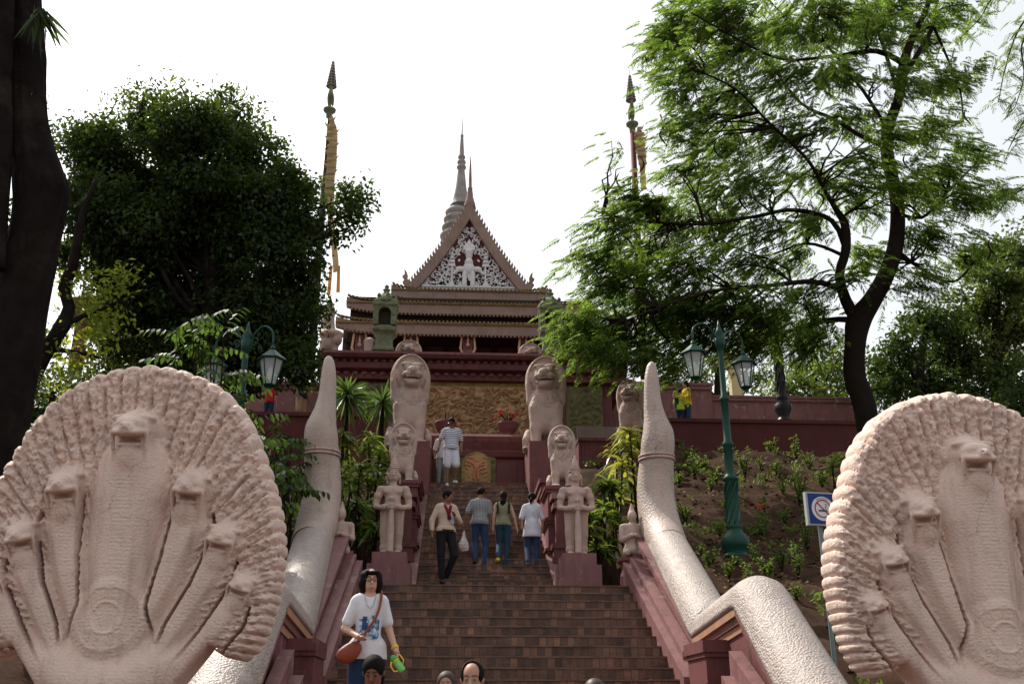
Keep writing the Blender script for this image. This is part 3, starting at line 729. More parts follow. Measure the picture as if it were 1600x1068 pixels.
# front block at the head of the stairs, with arched niche
BY = 25.3
t = thing('stair_head_block', 'oxblood block with arched gilt niche panel closing the top of the stairs', 'block', (0, BY, ZT))
xa, xb = ux(668, 720, BY), ux(822, 720, BY); za, zt = ZT - .01, uz(740, 680, BY)
MB().box(xa, xb, BY, BY + 2.4, za, zt - .12).build('block_wall', M['red'], t)
b = MB(); zc = zt
b.xprism([(BY - .02, zc - .62), (BY - .10, zc - .58), (BY - .14, zc - .46), (BY - .08, zc - .4), (BY - .2, zc - .2), (BY - .24, zc - .08), (BY - .16, zc), (BY + 2.5, zc), (BY + 2.5, zc - .62)], xa - .1, xb + .1)
b.build('capping', M['red'], t)
pa, pb_ = ux(672, 720, BY), ux(700, 720, BY)
relief('gilt_panel', ux(679, 720, BY), ux(776, 720, BY), ZT + .05, Z(702, BY), BY - .03, M['greenpanel'], t, .05, 3.0, .03, 12)
nx_, nz_ = ux(744, 730, BY), ZT + .26
def arch(cx, z0, w, h_, n=14):
    P = [(cx - w, z0), (cx + w, z0)]; P += [(cx + w * math.cos(q), z0 + h_ - w * .9 + w * .9 * math.sin(q)) for q in np.linspace(0, math.pi, n)]
    return P
MB().yprism(arch(nx_, nz_, .38, .84), BY - .14, BY - .02).build('niche_frame', M['gold'], t)
def figure_relief(cx, z0, h_, y, par, name, m):
    s = SDF((cx - .36, y - .14, z0 - .02), (cx + .36, y + .06, z0 + h_ + .05), .012)
    pass
    s.ell((cx, y, z0 + h_ * .82), (.045, .05, .06)); s.ell((cx, y, z0 + h_ * .60), (.07, .05, .12)); s.cap((cx - .04, y, z0 + h_ * .42), (cx - .06, y, z0 + .05), .035); s.cap((cx + .04, y, z0 + h_ * .42), (cx + .05, y, z0 + .05), .035)
    for q in (-1, 1):
        s.cap((cx + q * .07, y, z0 + h_ * .68), (cx + q * .2, y, z0 + h_ * .8), .025)
        for k in range(7):
            a = k * .9 + q; s.cap((cx + q * (.16 + .08 * math.cos(a)), y, z0 + .1 + k * .1), (cx + q * (.22 + .06 * math.sin(a)), y, z0 + .16 + k * .09), .022)
    return s.build(name, m, par, local=False, disp=lambda P: P)
MB().yprism(arch(nx_, nz_ + .05, .29, .72), BY - .155, BY - .138).build('niche_panel', M['panel'], t)
o = figure_relief(nx_, nz_ + .07, .64, BY - .165, t, 'niche_figure', mat('niche_terracotta', (.50, .22, .12), .8, .2, 8))
# two pots on the block with red flowers
for i, (px, lab) in enumerate([(795, 'oxblood planter urn with red flowering plant, right of the arched niche'), (696, 'oxblood planter urn with sparse twigs, left of the arched niche')]):
    x = ux(px, 660, BY); z = zt
    p = thing('planter_urn', lab, 'planter', (x, BY + .35, z), group='planter urns at the head of the stairs')
    MB().lathe([(.16, 0), (.2, .03), (.12, .1), (.2, .2), (.27, .3), (.27, .36), (.3, .4), (.3, .44), (.24, .44), (.22, .38)], (x, BY + .35, z), 20).build('urn', M['red'], p, True)
    st_ = MB(); r_ = random.Random(i); fl_ = MB()
    for k in range(16 if i == 0 else 7):
        a = r_.uniform(0, 6.28); l = r_.uniform(.15, .42); ex, ey = math.cos(a) * l * .9, math.sin(a) * l * .6; ez = z + .4 + r_.uniform(.15, .45)
        st_.tube([(x, BY + .35, z + .4), (x + ex * .5, BY + .35 + ey * .5, (z + .4 + ez) / 2 + .05), (x + ex, BY + .35 + ey, ez)], .008, 4)
        if i == 0 and k < 11:
            for q in range(5):
                c_ = (x + ex + r_.uniform(-.05, .05), BY + .35 + ey + r_.uniform(-.05, .05), ez + r_.uniform(-.04, .04))
                fl_.lathe([(.004, -.02), (.026, 0), (.004, .02)], c_, 5)
    st_.build('stem', M['bark2'], p)
    if i == 0: fl_.build('blossoms', plain('red_petals', (.45, .03, .03)), p)
# ---- stepped side walls of the upper flight carrying the animal statues
for sg in (-1, 1):
    side = 'left' if sg < 0 else 'right'
    t = thing('stair_side_wall', f'stepped oxblood side wall with pedestals beside the upper stairs, {side} side', 'wall', (UX + sg * 1.5, 18, ZL), group='stepped side walls of the upper stairs')
    xi = UX + sg * UW; 
    def bb(xa_, xb_, ya, yb, za_, zb_, m, name, b=None):
        a, c_ = sorted((UX + sg * xa_, UX + sg * xb_)); return (b or MB()).box(a, c_, ya, yb, za_, zb_)
    sl = .1685 / .33
    # sloping string wall close to steps
    ya, yb = 17.55, 24.3
    a, c_ = sorted((xi - sg * .002, xi + sg * .16))
    MB().xprism([(ya, ZL - .3), (yb, ZL - .3), (yb, ZL + (yb - 17.6) * sl + .12), (ya, ZL + .18)], a, c_).build('string_wall', M['redpink'], t)
    # stepped blocks with mouldings
    blocks = [(18.7, 21.4, ZL + 2.05), (21.4, 23.0, ZL + 2.95)]
    for (y0_, y1_, zt_) in blocks:
        bb(1.36, 1.95, y0_, y1_, ZL - .2, zt_ - .3, M['red'], 'x').build('pier_block', M['red'], t)
        m_ = MB(); bb(1.30, 2.0, y0_ - .06, y1_, zt_ - .3, zt_ - .2, 0, 0, m_); bb(1.34, 1.97, y0_ - .03, y1_, zt_ - .2, zt_ - .12, 0, 0, m_); bb(1.27, 2.03, y0_ - .09, y1_, zt_ - .12, zt_ - .01, 0, 0, m_)
        bb(1.28, 2.02, y0_ - .08, y1_, zt_ - 1.05, zt_ - .95, 0, 0, m_); bb(1.31, 1.99, y0_ - .05, y1_, zt_ - 1.2, zt_ - 1.05, 0, 0, m_); bb(1.28, 2.02, y0_ - .08, y1_, zt_ - 1.32, zt_ - 1.2, 0, 0, m_)
        m_.build('moulding', M['red'], t)
    bb(1.18, 2.0, 23.0, 25.4, ZL + 1, uz(650 if sg < 0 else 845, 703, 23.9) , 0, 0).build('lion_pedestal', M['red'], t)
# side terrace wings of the stair head (plain red blocks left/right)
for sg, p0, p1, lab in ((1, 905, 1060, 'plain red wall block right of the large right lion'), (-1, 420, 560, 'plain dark red wall block left of the stairs behind the plants')):
    Yw = 27.5; t = thing('wing_wall', lab, 'wall', (ux((p0 + p1) / 2, 700, Yw), Yw, 5), group='plain wing walls')
    bx(p0, p1, 686, 800, Yw, Yw + 4.4, M['red'], 'wall_face', t)
    bx(p0 - 2, p1 + 2, 684, 689, Yw - .08, Yw + 4.4, M['red'], 'coping', t)
# right: dark red lower terrace wall and lighter parapets behind
t = thing('terrace_wall', 'long dark red terrace wall above the soil bank on the right', 'wall', (10, 31, 8))
TY = 31.0; x0 = ux(1000, 680, TY); x1 = 26
zt = uz(1150, 655, TY)
MB().box(x0, x1, TY, TY + .6, 6.5, zt - .12).build('wall_face', M['darkred'], t)
MB().box(x0, x1 + .1, TY - .07, TY + .7, zt - .12, zt).build('coping', M['darkred'], t)
MB().box(x0, x1, TY - .05, TY + .0, 6.5, zt - .75).build('base_course', M['darkred'], t)
TZ = zt - .12
b = MB().box(x0 - 2, 60, TY + .6, 60, TZ - 2, TZ - .02); o = b.build('terrace_floor', M['ground']); tag(o, 'paved terrace behind the dark red wall on the right', 'terrace', kind='structure')
b = MB().box(-60, -2.8, TY + .2, 60, TZ - 2, TZ - .02); o = b.build('terrace_floor', M['ground']); tag(o, 'paved terrace behind the dark red wall on the left', 'terrace', kind='structure')
t = thing('parapet_wall', 'tall pinkish red parapet wall with cornice, behind the woman in yellow', 'wall', (8, 35.5, TZ))
PY = 35.5
xa, xb = ux(935, 625, PY), ux(1113, 625, PY); zt2 = uz(1050, 598, PY)
MB().box(xa, xb, PY, PY + .5, TZ - .1, zt2 - .25).build('wall_face', M['redpink'], t)
MB().box(xa, xb + .05, PY - .12, PY + .6, zt2 - .1, zt2).box(xa, xb + .02, PY - .07, PY + .55, zt2 - .25, zt2 - .1).build('cornice', M['redpink'], t)
xa2, xb2 = xb - .02, ux(1345, 640, PY); zt3 = uz(1200, 618, PY)
t = thing('low_parapet_wall', 'lower pinkish red parapet wall with carved band, left of the black lamp post', 'wall', (12, 35.5, TZ))
MB().box(xa2 + .03, xb2, PY + .1, PY + .5, TZ - .1, zt3 - .2).build('wall_face', M['redpink'], t)
b = MB().box(xa2 + .03, xb2, PY - .0, PY + .6, zt3 - .08, zt3).box(xa2 + .03, xb2, PY + .03, PY + .55, zt3 - .2, zt3 - .08)
b.build('cornice', M['redpink'], t)
# left side walls
t = thing('left_parapet_wall', 'red parapet wall behind the visitors on the left terrace', 'wall', (-10, 34, TZ))
xa, xb = ux(200, 620, 34), ux(530, 620, 34); za = uz(430, 597, 34)
MB().box(xa, xb, 34, 34.5, TZ - .1, za - .25).build('wall_face', M['redpink'], t)
MB().box(xa, xb, 33.88, 34.6, za - .12, za).box(xa, xb, 33.94, 34.5, za - .25, za - .12).build('cornice', M['redpink'], t)
t = thing('left_terrace_wall', 'dark red terrace wall below the visitors on the left', 'wall', (-10, 31, 8))
MB().box(-26, -2.9, TY, TY + .6, 6.5, TZ).build('wall_face', M['darkred'], t); MB().box(-26, -2.88, TY - .07, TY + .7, TZ, TZ + .12).build('coping', M['darkred'], t)

# ------------------------------------------------------------------ temple hall on top
TP = Z(550.5, WY)                       # level of the temple platform
HY = 38.0
tm = thing('temple_hall', 'temple hall with carved white pediment, pink gable and three tiers of tiled eaves', 'temple', (ux(738, 500, HY), HY, TP))
def TX(px, py, Y): return ux(px, py, Y)
def roofband(px0_, px1_, ytile, ytop, ybot, Y, name):
    zt_, zb_ = uz(700, ytop, Y), uz(700, ybot, Y); xa_, xb_ = ux(px0_, ytop, Y), ux(px1_, ytop, Y)
    n = 40; v = []; f_ = []
    # fascia with slightly swept-up ends
    for side in range(2):
        for i in range(n + 1):
            tt = i / n; x = xa_ + (xb_ - xa_) * tt; up = .28 * (abs(2 * tt - 1) ** 6); yy = Y + side * .3
            v += [(x, yy, zb_ + up), (x, yy, zt_ + up)]
    o = (n + 1) * 2
    for i in range(n):
        f_ += [(2 * i, 2 * i + 2, 2 * i + 3, 2 * i + 1), (o + 2 * i, o + 2 * i + 1, o + 2 * i + 3, o + 2 * i + 2), (2 * i + 1, 2 * i + 3, o + 2 * i + 3, o + 2 * i + 1), (2 * i, o + 2 * i, o + 2 * i + 2, 2 * i + 2)]
    f_ += [(0, 1, o + 1, o), (2 * n, o + 2 * n, o + 2 * n + 1, 2 * n + 1)]
    mesh_obj('fascia', v, f_, M['roofpink'], tm)
    # fringe of small drops along the bottom
    b = MB(); m_ = int((xb_ - xa_) / .16)
    for i in range(m_):
        tt = (i + .5) / m_; x = xa_ + (xb_ - xa_) * tt; up = .28 * (abs(2 * tt - 1) ** 6)
        b.yprism([(x - .06, zb_ + up), (x, zb_ + up - .09), (x + .06, zb_ + up), (x, zb_ + up + .02)][::-1][::-1], Y + .01, Y + .05)
    b.build('fringe', M['roofpink'], tm)
    # tiled slope above, back and up, with rounded tile ends
    run, rise = 1.6, .75
    b = MB(); b.xprism([(Y - .06, zt_), (Y - .06, zt_ + .07), (Y + run, zt_ + rise), (Y + run, zt_ + rise - .2), (Y + .2, zt_)], xa_, xb_)
    nt_ = int((xb_ - xa_) / .17)
    for i in range(nt_):
        x = xa_ + (i + .5) * (xb_ - xa_) / nt_; up = .28 * (abs(2 * (i + .5) / nt_ - 1) ** 6)
        b.tube([(x, Y - .10, zt_ + .06 + up), (x, Y + run, zt_ + rise + .03 + up * .4)], .055, 6)
    b.build('roof_tiles', M['tile'], tm)
    return zt_, zb_
EX0, EX1 = 524, 935
roofband(EX0, EX1, 500, 507.5, 522, HY, 'tier')
roofband(541, 922, 470, 476, 490, HY + .9, 'tier')
roofband(611, 857, 452, 455, 469, HY + 1.9, 'tier')
# shade between tiers painted as dark solid cores, and hall core
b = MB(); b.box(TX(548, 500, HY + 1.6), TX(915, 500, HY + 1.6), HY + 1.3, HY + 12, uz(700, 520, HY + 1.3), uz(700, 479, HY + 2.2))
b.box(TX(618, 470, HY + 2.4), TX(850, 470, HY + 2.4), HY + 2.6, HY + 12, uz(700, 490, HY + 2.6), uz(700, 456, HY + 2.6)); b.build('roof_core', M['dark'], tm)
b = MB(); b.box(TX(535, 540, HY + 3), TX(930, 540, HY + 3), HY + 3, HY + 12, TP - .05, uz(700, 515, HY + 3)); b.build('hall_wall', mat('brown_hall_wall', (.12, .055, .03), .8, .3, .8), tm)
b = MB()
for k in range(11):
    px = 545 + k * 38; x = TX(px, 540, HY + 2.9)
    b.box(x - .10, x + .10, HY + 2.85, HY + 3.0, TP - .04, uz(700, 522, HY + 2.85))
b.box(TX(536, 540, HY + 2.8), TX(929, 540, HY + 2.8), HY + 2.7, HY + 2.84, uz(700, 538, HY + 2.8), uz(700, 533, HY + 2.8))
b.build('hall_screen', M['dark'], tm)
MB().box(TX(533, 540, HY + .4), TX(931, 540, HY + .4), HY - .3, HY + 3, TP - .4, TP + .06).build('hall_plinth', M['red'], tm)
# caryatid brackets: columns with winged figures with raised arms
def caryatid(px):
    x = TX(px, 537, HY + .3); y = HY + .3; z0 = TP + .05; z1 = uz(px, 521, HY + .3); h_ = z1 - z0
    MB().box(x - .2, x + .2, y + .12, y + .5, z0, z1).build('column', M['redpink'], tm)
    s = SDF((x - .5, y - .3, z0), (x + .5, y + .2, z1 + .05), .022)
    zz = lambda q: z0 + h_ * q
    s.cap((x, y, zz(.0)), (x, y, zz(.28)), .10, .14, .03); s.ell((x, y - .02, zz(.42)), (.17, .12, .16 * h_ / 1), .04); s.ell((x, y - .03, zz(.62)), (.16, .11, .17), .04)
    s.ell((x, y - .06, zz(.83)), (.075, .08, .09), .02); s.cap((x, y - .06, zz(.88)), (x, y - .06, zz(.97)), .05, .015, .02)
    for q in (-1, 1):
        s.cap((x + q * .15, y - .02, zz(.66)), (x + q * .30, y - .05, zz(.78)), .055, .05, .02); s.cap((x + q * .30, y - .05, zz(.78)), (x + q * .24, y - .06, zz(.99)), .05, .045, .02)
        s.ell((x + q * .07, y - .11, zz(.66)), (.055, .04, .055), .02)
    s.build('caryatid', mat('caryatid_stone', (.50, .30, .20), .8, .15, 6) if 'cary' not in M else M['cary'], tm, local=False)
M['cary'] = mat('caryatid_stone', (.50, .30, .20), .8, .15, 6)
for px in (562, 642, 731, 822, 905): caryatid(px)
# gable
GY = HY + 2.6
def G(px, py, Y=None): p = U(px, py, Y or GY); return (float(p[0]), float(p[2]))
apexo = G(735, 320); lo_ = G(634, 453); ro_ = G(829, 459)
mid = (lo_[0] + ro_[0]) / 2; hw_ = (ro_[0] - lo_[0]) / 2; zb_ = (lo_[1] + ro_[1]) / 2 - .0; H_ = apexo[1] - zb_
def curve_pt(tt, off):        # tt 0 bottom -> 1 apex, concave edge
    x = hw_ * (1 - tt) ; zz = H_ * (tt - .06 * math.sin(math.pi * tt)) 
    nx_2, nz_2 = H_ / math.hypot(H_, hw_), hw_ / math.hypot(H_, hw_)
    return x - off * nx_2, zz - off * nz_2
n = 24; bw = .42
for sg in (-1, 1):
    v = []; f_ = []
    for i in range(n + 1):
        tt = i / n
        xo, zo = curve_pt(tt, 0); xi, zi = curve_pt(tt, bw); xi = max(xi, 0.0)
        if i == n: xo, zo = 0, H_; xi, zi = 0, H_ - bw * 1.25
        if i == 0: zo -= .02; zi = -.08
        for y in (GY - .35, GY + .15): v += [(mid + sg * xo, y, zb_ + zo), (mid + sg * xi, y, zb_ + zi)]
    for i in range(n):
        a = i * 4; c_ = a + 4
        q = [(a, a + 1, c_ + 1, c_), (a + 2, c_ + 2, c_ + 3, a + 3), (a, c_, c_ + 2, a + 2), (a + 1, a + 3, c_ + 3, c_ + 1)]
        f_ += q if sg > 0 else [z[::-1] for z in q]
    mesh_obj('bargeboard', v, f_, M['roofpink'], tm)
    # inner red band
    v = []; f_ = []
    for i in range(n + 1):
        tt = i / n; xo, zo = curve_pt(tt, bw * .98); xi, zi = curve_pt(tt, bw + .2); xo = max(xo, 0.); xi = max(xi, 0.)
        if i == n: xo, zo = 0, H_ - bw * 1.2; xi, zi = 0, H_ - bw * 1.2 - .42
        if i == 0: zo = zi = -.05
        for y in (GY - .10, GY + .15): v += [(mid + sg * xo, y, zb_ + zo), (mid + sg * xi, y, zb_ + zi)]
    for i in range(n):
        a = i * 4; c_ = a + 4
        q = [(a, a + 1, c_ + 1, c_), (a + 2, c_ + 2, c_ + 3, a + 3), (a, c_, c_ + 2, a + 2), (a + 1, a + 3, c_ + 3, c_ + 1)]
        f_ += q if sg > 0 else [z[::-1] for z in q]
    mesh_obj('inner_board', v, f_, M['darkred'], tm)
    # flame-like teeth
    b = MB()
    for i in range(22):
        tt = .05 + i * .041; xo, zo = curve_pt(tt, -.0); k_ = 1.0
        bx0, bz0 = mid + sg * xo, zb_ + zo
        dx, dz = -hw_ / math.hypot(H_, hw_), H_ / math.hypot(H_, hw_); nx_2, nz_2 = H_ / math.hypot(H_, hw_), hw_ / math.hypot(H_, hw_)
        P = [(0, 0), (.16, 0), (.19, .06), (.22, .12), (.30, .17), (.14, .15), (.08, .09)]
        P2 = [(bx0 + sg * (a * dx + c_ * nx_2 - .02 * nx_2), bz0 + a * dz + c_ * nz_2 - .02 * nz_2) for a, c_ in P]
        if sg > 0: P2 = P2[::-1]
        b.yprism(P2, GY - .28, GY - .12)
    b.build('flame_crest', M['roofpink'], tm)
    # curled end finial
    b = MB(); ex, ez = mid + sg * (hw_ - .16), zb_
    P = [(-.25, -.1), (.12, -.12), (.17, .12), (.30, .3), (.20, .42), (.32, .58), (.22, .66), (.24, .92), (.14, .78), (.08, .62), (.12, .48), (.0, .36), (-.06, .2), (-.3, .14)]
    P2 = [(ex + sg * a, ez + c_) for a, c_ in P]
    if sg < 0: P2 = P2[::-1]
    b.yprism(P2, GY - .3, GY - .08); b.build('end_finial', M['roofpink'], tm)
# roof slopes behind gable
b = MB()
b.yprism([(mid - hw_ + .15, zb_ - .1), (mid + hw_ - .15, zb_ - .1), (mid, zb_ + H_ - .25)], GY + .15, GY + 9); b.build('gable_roof', M['tile'], tm)
# pediment: dark red ground, sill, white carving
pedw = hw_ - .72; pedz = zb_ + .12
MB().yprism([(mid - pedw - .2, zb_ - .0), (mid + pedw + .2, zb_ - .0), (mid, zb_ + H_ - bw * 1.2 - .1)], GY - .02, GY + .12).build('pediment_ground', M['darkred'], tm)
MB().box(mid - hw_ + .55, mid + hw_ - .55, GY - .2, GY + .1, zb_ - .08, zb_ + .12).box(mid - hw_ + .7, mid + hw_ - .7, GY - .26, GY + .1, zb_ + .12, zb_ + .18).build('pediment_sill', M['white'], tm)
b = MB(); yy = GY - .09
def inside(x, z): # margin to pediment edge
    hgt = zb_ + H_ - bw * 1.9 - .45; tt = (z - zb_ - .18) / (hgt - zb_ - .18)
    return tt < 1 and tt > 0 and abs(x - mid) < (hw_ - .82) * (1 - tt) + .02
def leaf(cx, cz, a, l, w, y=yy):
    ca, sa = math.cos(a), math.sin(a); P = [(0, 0), (.3 * l, -w * .5), (.6 * l, -w * .42), (l, w * .1), (.62 * l, w * .5), (.3 * l, w * .5)]
    P = [(cx + p * ca - q * sa, cz + p * sa + q * ca) for p, q in P]; b.yprism(P, y - .05, y + .08)
def scroll(cx, cz, r, a0, d, turns=1.25, w=.05):
    pts = []; n_ = 22
    for i in range(n_ + 1):
        k = i / n_; rr = r * (1 - .8 * k); a = a0 + d * k * turns * 2 * math.pi; pts.append((cx + rr * math.cos(a), yy - .03, cz + rr * math.sin(a)))
        if i % 3 == 1 and k < .8 and inside(pts[-1][0], pts[-1][2]): leaf(pts[-1][0], pts[-1][2], a + d * .6, .22, .13)
    b.tube(pts, [w * (1 - .5 * i / n_) for i in range(n_ + 1)], 6)
base = zb_ + .2; sc_ = hw_ / 2.9
for sg in (-1, 1):
    for (dx, dz, r, a0, d) in [(1.55, .50, .42, math.pi * (0 if sg > 0 else 1), -sg), (.95, .25, .2, 1, sg), (1.15, 1.12, .27, 2, sg), (.72, 1.75, .22, 2, -sg), (.42, 2.5, .2, 2, sg), (.85, .75, .2, 0, -sg), (2.1, .22, .18, 0, sg), (.32, 1.98, .14, 0, -sg), (.2, 2.9, .12, 0, sg)]:
        scroll(mid + sg * dx * sc_, base + dz * sc_, r * sc_, a0, d)
rr_ = random.Random(5)
for i in range(420):
    z = base + rr_.random() ** 1.4 * (H_ - 1.4); x = mid + rr_.uniform(0, 1) * hw_
    dxm = abs(x - mid)
    if not inside(x, z): continue
    if dxm < .42 * sc_ and z < base + 2.1 * sc_: continue
    a = rr_.uniform(.2, 2.9); l = rr_.uniform(.12, .22)
    for sg in (-1, 1): leaf(mid + sg * dxm, z, a if sg > 0 else math.pi - a, l, .1)
b.build('scroll_carving', M['white'], tm)
s = SDF((mid - 1.0, GY - .5, base - .05), (mid + 1.0, GY + .1, base + 2.5), .025)   # three-headed elephant under a tiered crown
e = lambda x, z: (mid + x * sc_, GY - .18, base + z * sc_)
for q in (-1, 1):
    s.cap(e(q * .19, .62), e(q * .19, .04), .12 * sc_, .11 * sc_, .03); s.ell(e(q * .20, .05), (.14 * sc_, .1, .06), .02)
    s.ell(e(q * .40, .86), (.22 * sc_, .10, .15 * sc_), .03); s.chain([e(q * .5, .8), e(q * .68, .62), e(q * .8, .66), e(q * .76, .82)], [.08, .055, .04, .03], .02)
s.ell(e(0, .9), (.27 * sc_, .16, .34 * sc_), .04); s.ell(e(0, 1.22), (.2 * sc_, .17, .2 * sc_), .04)
s.chain([e(0, 1.1), e(.0, .8), e(.02, .45), e(.03, .3)], [.11, .085, .06, .04], .03)
s.cap(e(0, 1.4), e(0, 1.72), .13 * sc_, .2 * sc_, .03); s.box(e(0, 1.92), (.28 * sc_, .12, .13 * sc_), .02); s.box(e(0, 2.12), (.2 * sc_, .1, .06), .02); s.cap(e(0, 2.15), e(0, 2.42), .13 * sc_, .02, .02)
s.build('elephant_carving', M['white'], tm, local=False)
b = MB()
for q in (-1, 1):
    x = mid + q * .78 * sc_
    b.box(x - .035, x + .035, GY - .2, GY - .05, base, base + 1.0 * sc_)
    for k, (w, z) in enumerate([(.17, 1.0), (.14, 1.2), (.10, 1.4), (.06, 1.58)]): b.yprism([(x - w * sc_, base + z * sc_), (x + w * sc_, base + z * sc_), (x + w * .7 * sc_, base + (z + .14) * sc_), (x - w * .7 * sc_, base + (z + .14) * sc_)], GY - .22, GY - .05)
    b.yprism([(x - .14, base), (x + .14, base), (x + .05, base + .2), (x - .05, base + .2)], GY - .24, GY - .05)
b.build('parasol_carving', M['white'], tm)
MB().yprism([(mid - .34, zb_ + H_ - .95), (mid + .34, zb_ + H_ - .95), (mid + .06, zb_ + H_ - .05), (mid - .06, zb_ + H_ - .05)], GY - .30, GY + .1).build('apex_board', M['roofpink'], tm)
# apex finial
ax_, az_ = mid, zb_ + H_; tip = G(734, 243)[1] - zb_ - H_
MB().lathe([(.16, -.55), (.24, -.3), (.26, -.05), (.2, .15), (.15, .35), (.125, .6), (.105, .75), (.12, .8), (.08, .84), (.07, 1.3), (.05, 1.8), (.022, tip - .25), (.004, tip)], (ax_, GY - .1, az_), 12).build('apex_finial', M['roofpink'], tm, True)
# stupa spire behind
SY = 62.0
sx_ = ux(716, 300, SY)
stp = thing('stupa', 'tall ringed grey stupa spire rising behind the gable', 'stupa', (sx_, SY, TP))
def SR(py): return uz(720, py, SY)
mp_ = mpp(SY, 30)
prof = []
def ring(py, w): prof.append((w * mp_ / 2, SR(py) - TP))
z0 = SR(480)
for py, w in [(552, 96), (500, 84), (460, 74), (420, 64), (390, 54)]: ring(py, w)
for c0, w in [(368, 46), (355, 41), (342, 36), (331, 31)]:
    for dpy, ww in [(6, w), (4, w + 8), (1, w + 9), (-2, w + 2), (-5, w - 4)]: ring(c0 + dpy, ww)
for py, w in [(322, 34), (321, 26), (312, 25), (300, 20), (292, 17), (280, 14.5), (267, 11), (264, 12), (263, 15), (260, 15), (259, 11), (256, 11), (255, 14), (252, 13.5), (251, 9), (248, 9), (247, 12), (244, 11), (243, 8), (236, 7.5), (214, 4.5), (213, 5.5), (211, 5), (210, 2.2), (195, 1.4), (181, .3)]: ring(py, w)
prof = sorted(prof, key=lambda q: q[1])
MB().lathe([p for p in prof if p[1] < SR(322) - TP], (sx_, SY, TP), 40).build('ringed_cone', M['grey'], stp, True)
MB().lathe([p for p in prof if p[1] >= SR(323) - TP], (ux(721, 260, SY), SY, TP), 20).build('spire', M['grey'], stp, True)
# ---- green lantern shrines on the cornice
def shrine(px, ptop, pbase, lab):
    Y = WY + .25; x = ux(px, 500, Y); z0 = TP; z1 = uz(px, ptop, Y); h_ = z1 - z0; w = .345
    t = thing('stone_shrine', lab, 'shrine', (x, Y, z0), group='mossy stone shrines on the upper wall')
    b = MB(); q = lambda f_: h_ * f_
    b.square([(w * 1.05, 0), (w * 1.05, q(.03)), (w * .92, q(.05)), (w * .85, q(.08)), (w * .80, q(.22)), (w * .9, q(.25)), (w * 1.12, q(.28)), (w * 1.15, q(.31)), (w * .98, q(.33)), (w * .9, q(.36))], (x, Y, z0))
    b.build('base', M['green'], t)
    b = MB()
    hw2 = w * .86
    for sx2 in (-1, 1):
        for sy2 in (-1, 1): b.box(x + sx2 * hw2 - .085, x + sx2 * hw2 + .085, Y + sy2 * hw2 - .085, Y + sy2 * hw2 + .085, z0 + q(.36), z0 + q(.66))
    # arched front lintel
    A = [(x - hw2 - .08, z0 + q(.80)), (x - hw2 - .08, z0 + q(.58))]
    A += [(x - .21 * math.cos(k), z0 + q(.60) + .3 * math.sin(k)) for k in np.linspace(0, math.pi, 12)] + [(x + hw2 + .08, z0 + q(.58)), (x + hw2 + .08, z0 + q(.80))]
    # build as strips
    n_ = 12; ks = np.linspace(0, math.pi, n_)
    for i in range(n_ - 1):
        xa_, xb_ = x - .23 * math.cos(ks[i]), x - .23 * math.cos(ks[i + 1]); za_, zb2 = z0 + q(.50) + .28 * math.sin(ks[i]), z0 + q(.50) + .28 * math.sin(ks[i + 1])
        b.yprism([(xa_, za_), (xb_, zb2), (xb_, z0 + q(.69)), (xa_, z0 + q(.69))], Y - hw2 - .09, Y - hw2 + .06)
    for sx2 in (-1, 1):
        xa_, xb_ = sorted((x + sx2 * .23, x + sx2 * (hw2 + .1))); b.box(xa_, xb_, Y - hw2 - .088, Y - hw2 + .06, z0 + q(.40), z0 + q(.69))
        b.box(x + sx2 * hw2 - .06, x + sx2 * hw2 + .06, Y - hw2, Y + hw2, z0 + q(.36), z0 + q(.69))
    b.box(x - hw2, x + hw2, Y + hw2 - .06, Y + hw2 + .04, z0 + q(.36), z0 + q(.69))
    b.build('chamber', M['green'], t)
    MB().box(x - hw2 + .07, x + hw2 - .07, Y - hw2 + .12, Y + hw2 - .07, z0 + q(.365), z0 + q(.67)).build('opening_shade', M['dark'], t)  # dark block painting in the shade behind the arch
    b = MB(); b.square([(w * 1.06, q(.60)), (w * 1.22, q(.63)), (w * 1.22, q(.655)), (w * 1.0, q(.68)), (w * 1.04, q(.70)), (w * .98, q(.72))], (x, Y, z0 + .003))
    b.lathe([(w * 1.25, q(.70)), (w * 1.2, q(.735)), (w * 1.0, q(.775)), (w * .72, q(.81)), (w * .42, q(.84)), (w * .3, q(.85))], (x, Y, z0 + .003), 16)
    r3 = random.Random(3)
    for k in range(26):
        a = k * 2.399; rr2 = w * (1.2 - .04 * (k % 9) * 2); b.lathe([(.01, -.05), (.07, 0), (.05, .08), (.005, .13)], (x + rr2 * math.cos(a), Y + rr2 * math.sin(a), z0 + q(.665) + .014 * k), 6)
    b.build('roof', M['green'], t)
    MB().lathe([(.13, q(.83)), (.16, q(.85)), (.08, q(.868)), (.11, q(.89)), (.14, q(.905)), (.07, q(.925)), (.06, q(.94)), (.09, q(.955)), (.03, q(.975)), (.004, q(1))], (x, Y, z0), 12).build('finial', M['green'], t, True)
shrine(602, 443, 552, 'mossy green stone shrine with dark arched opening on the wall, left of the gable')
shrine(860, 449, 556, 'mossy green stone shrine with dark arched opening on the wall, right of the gable')
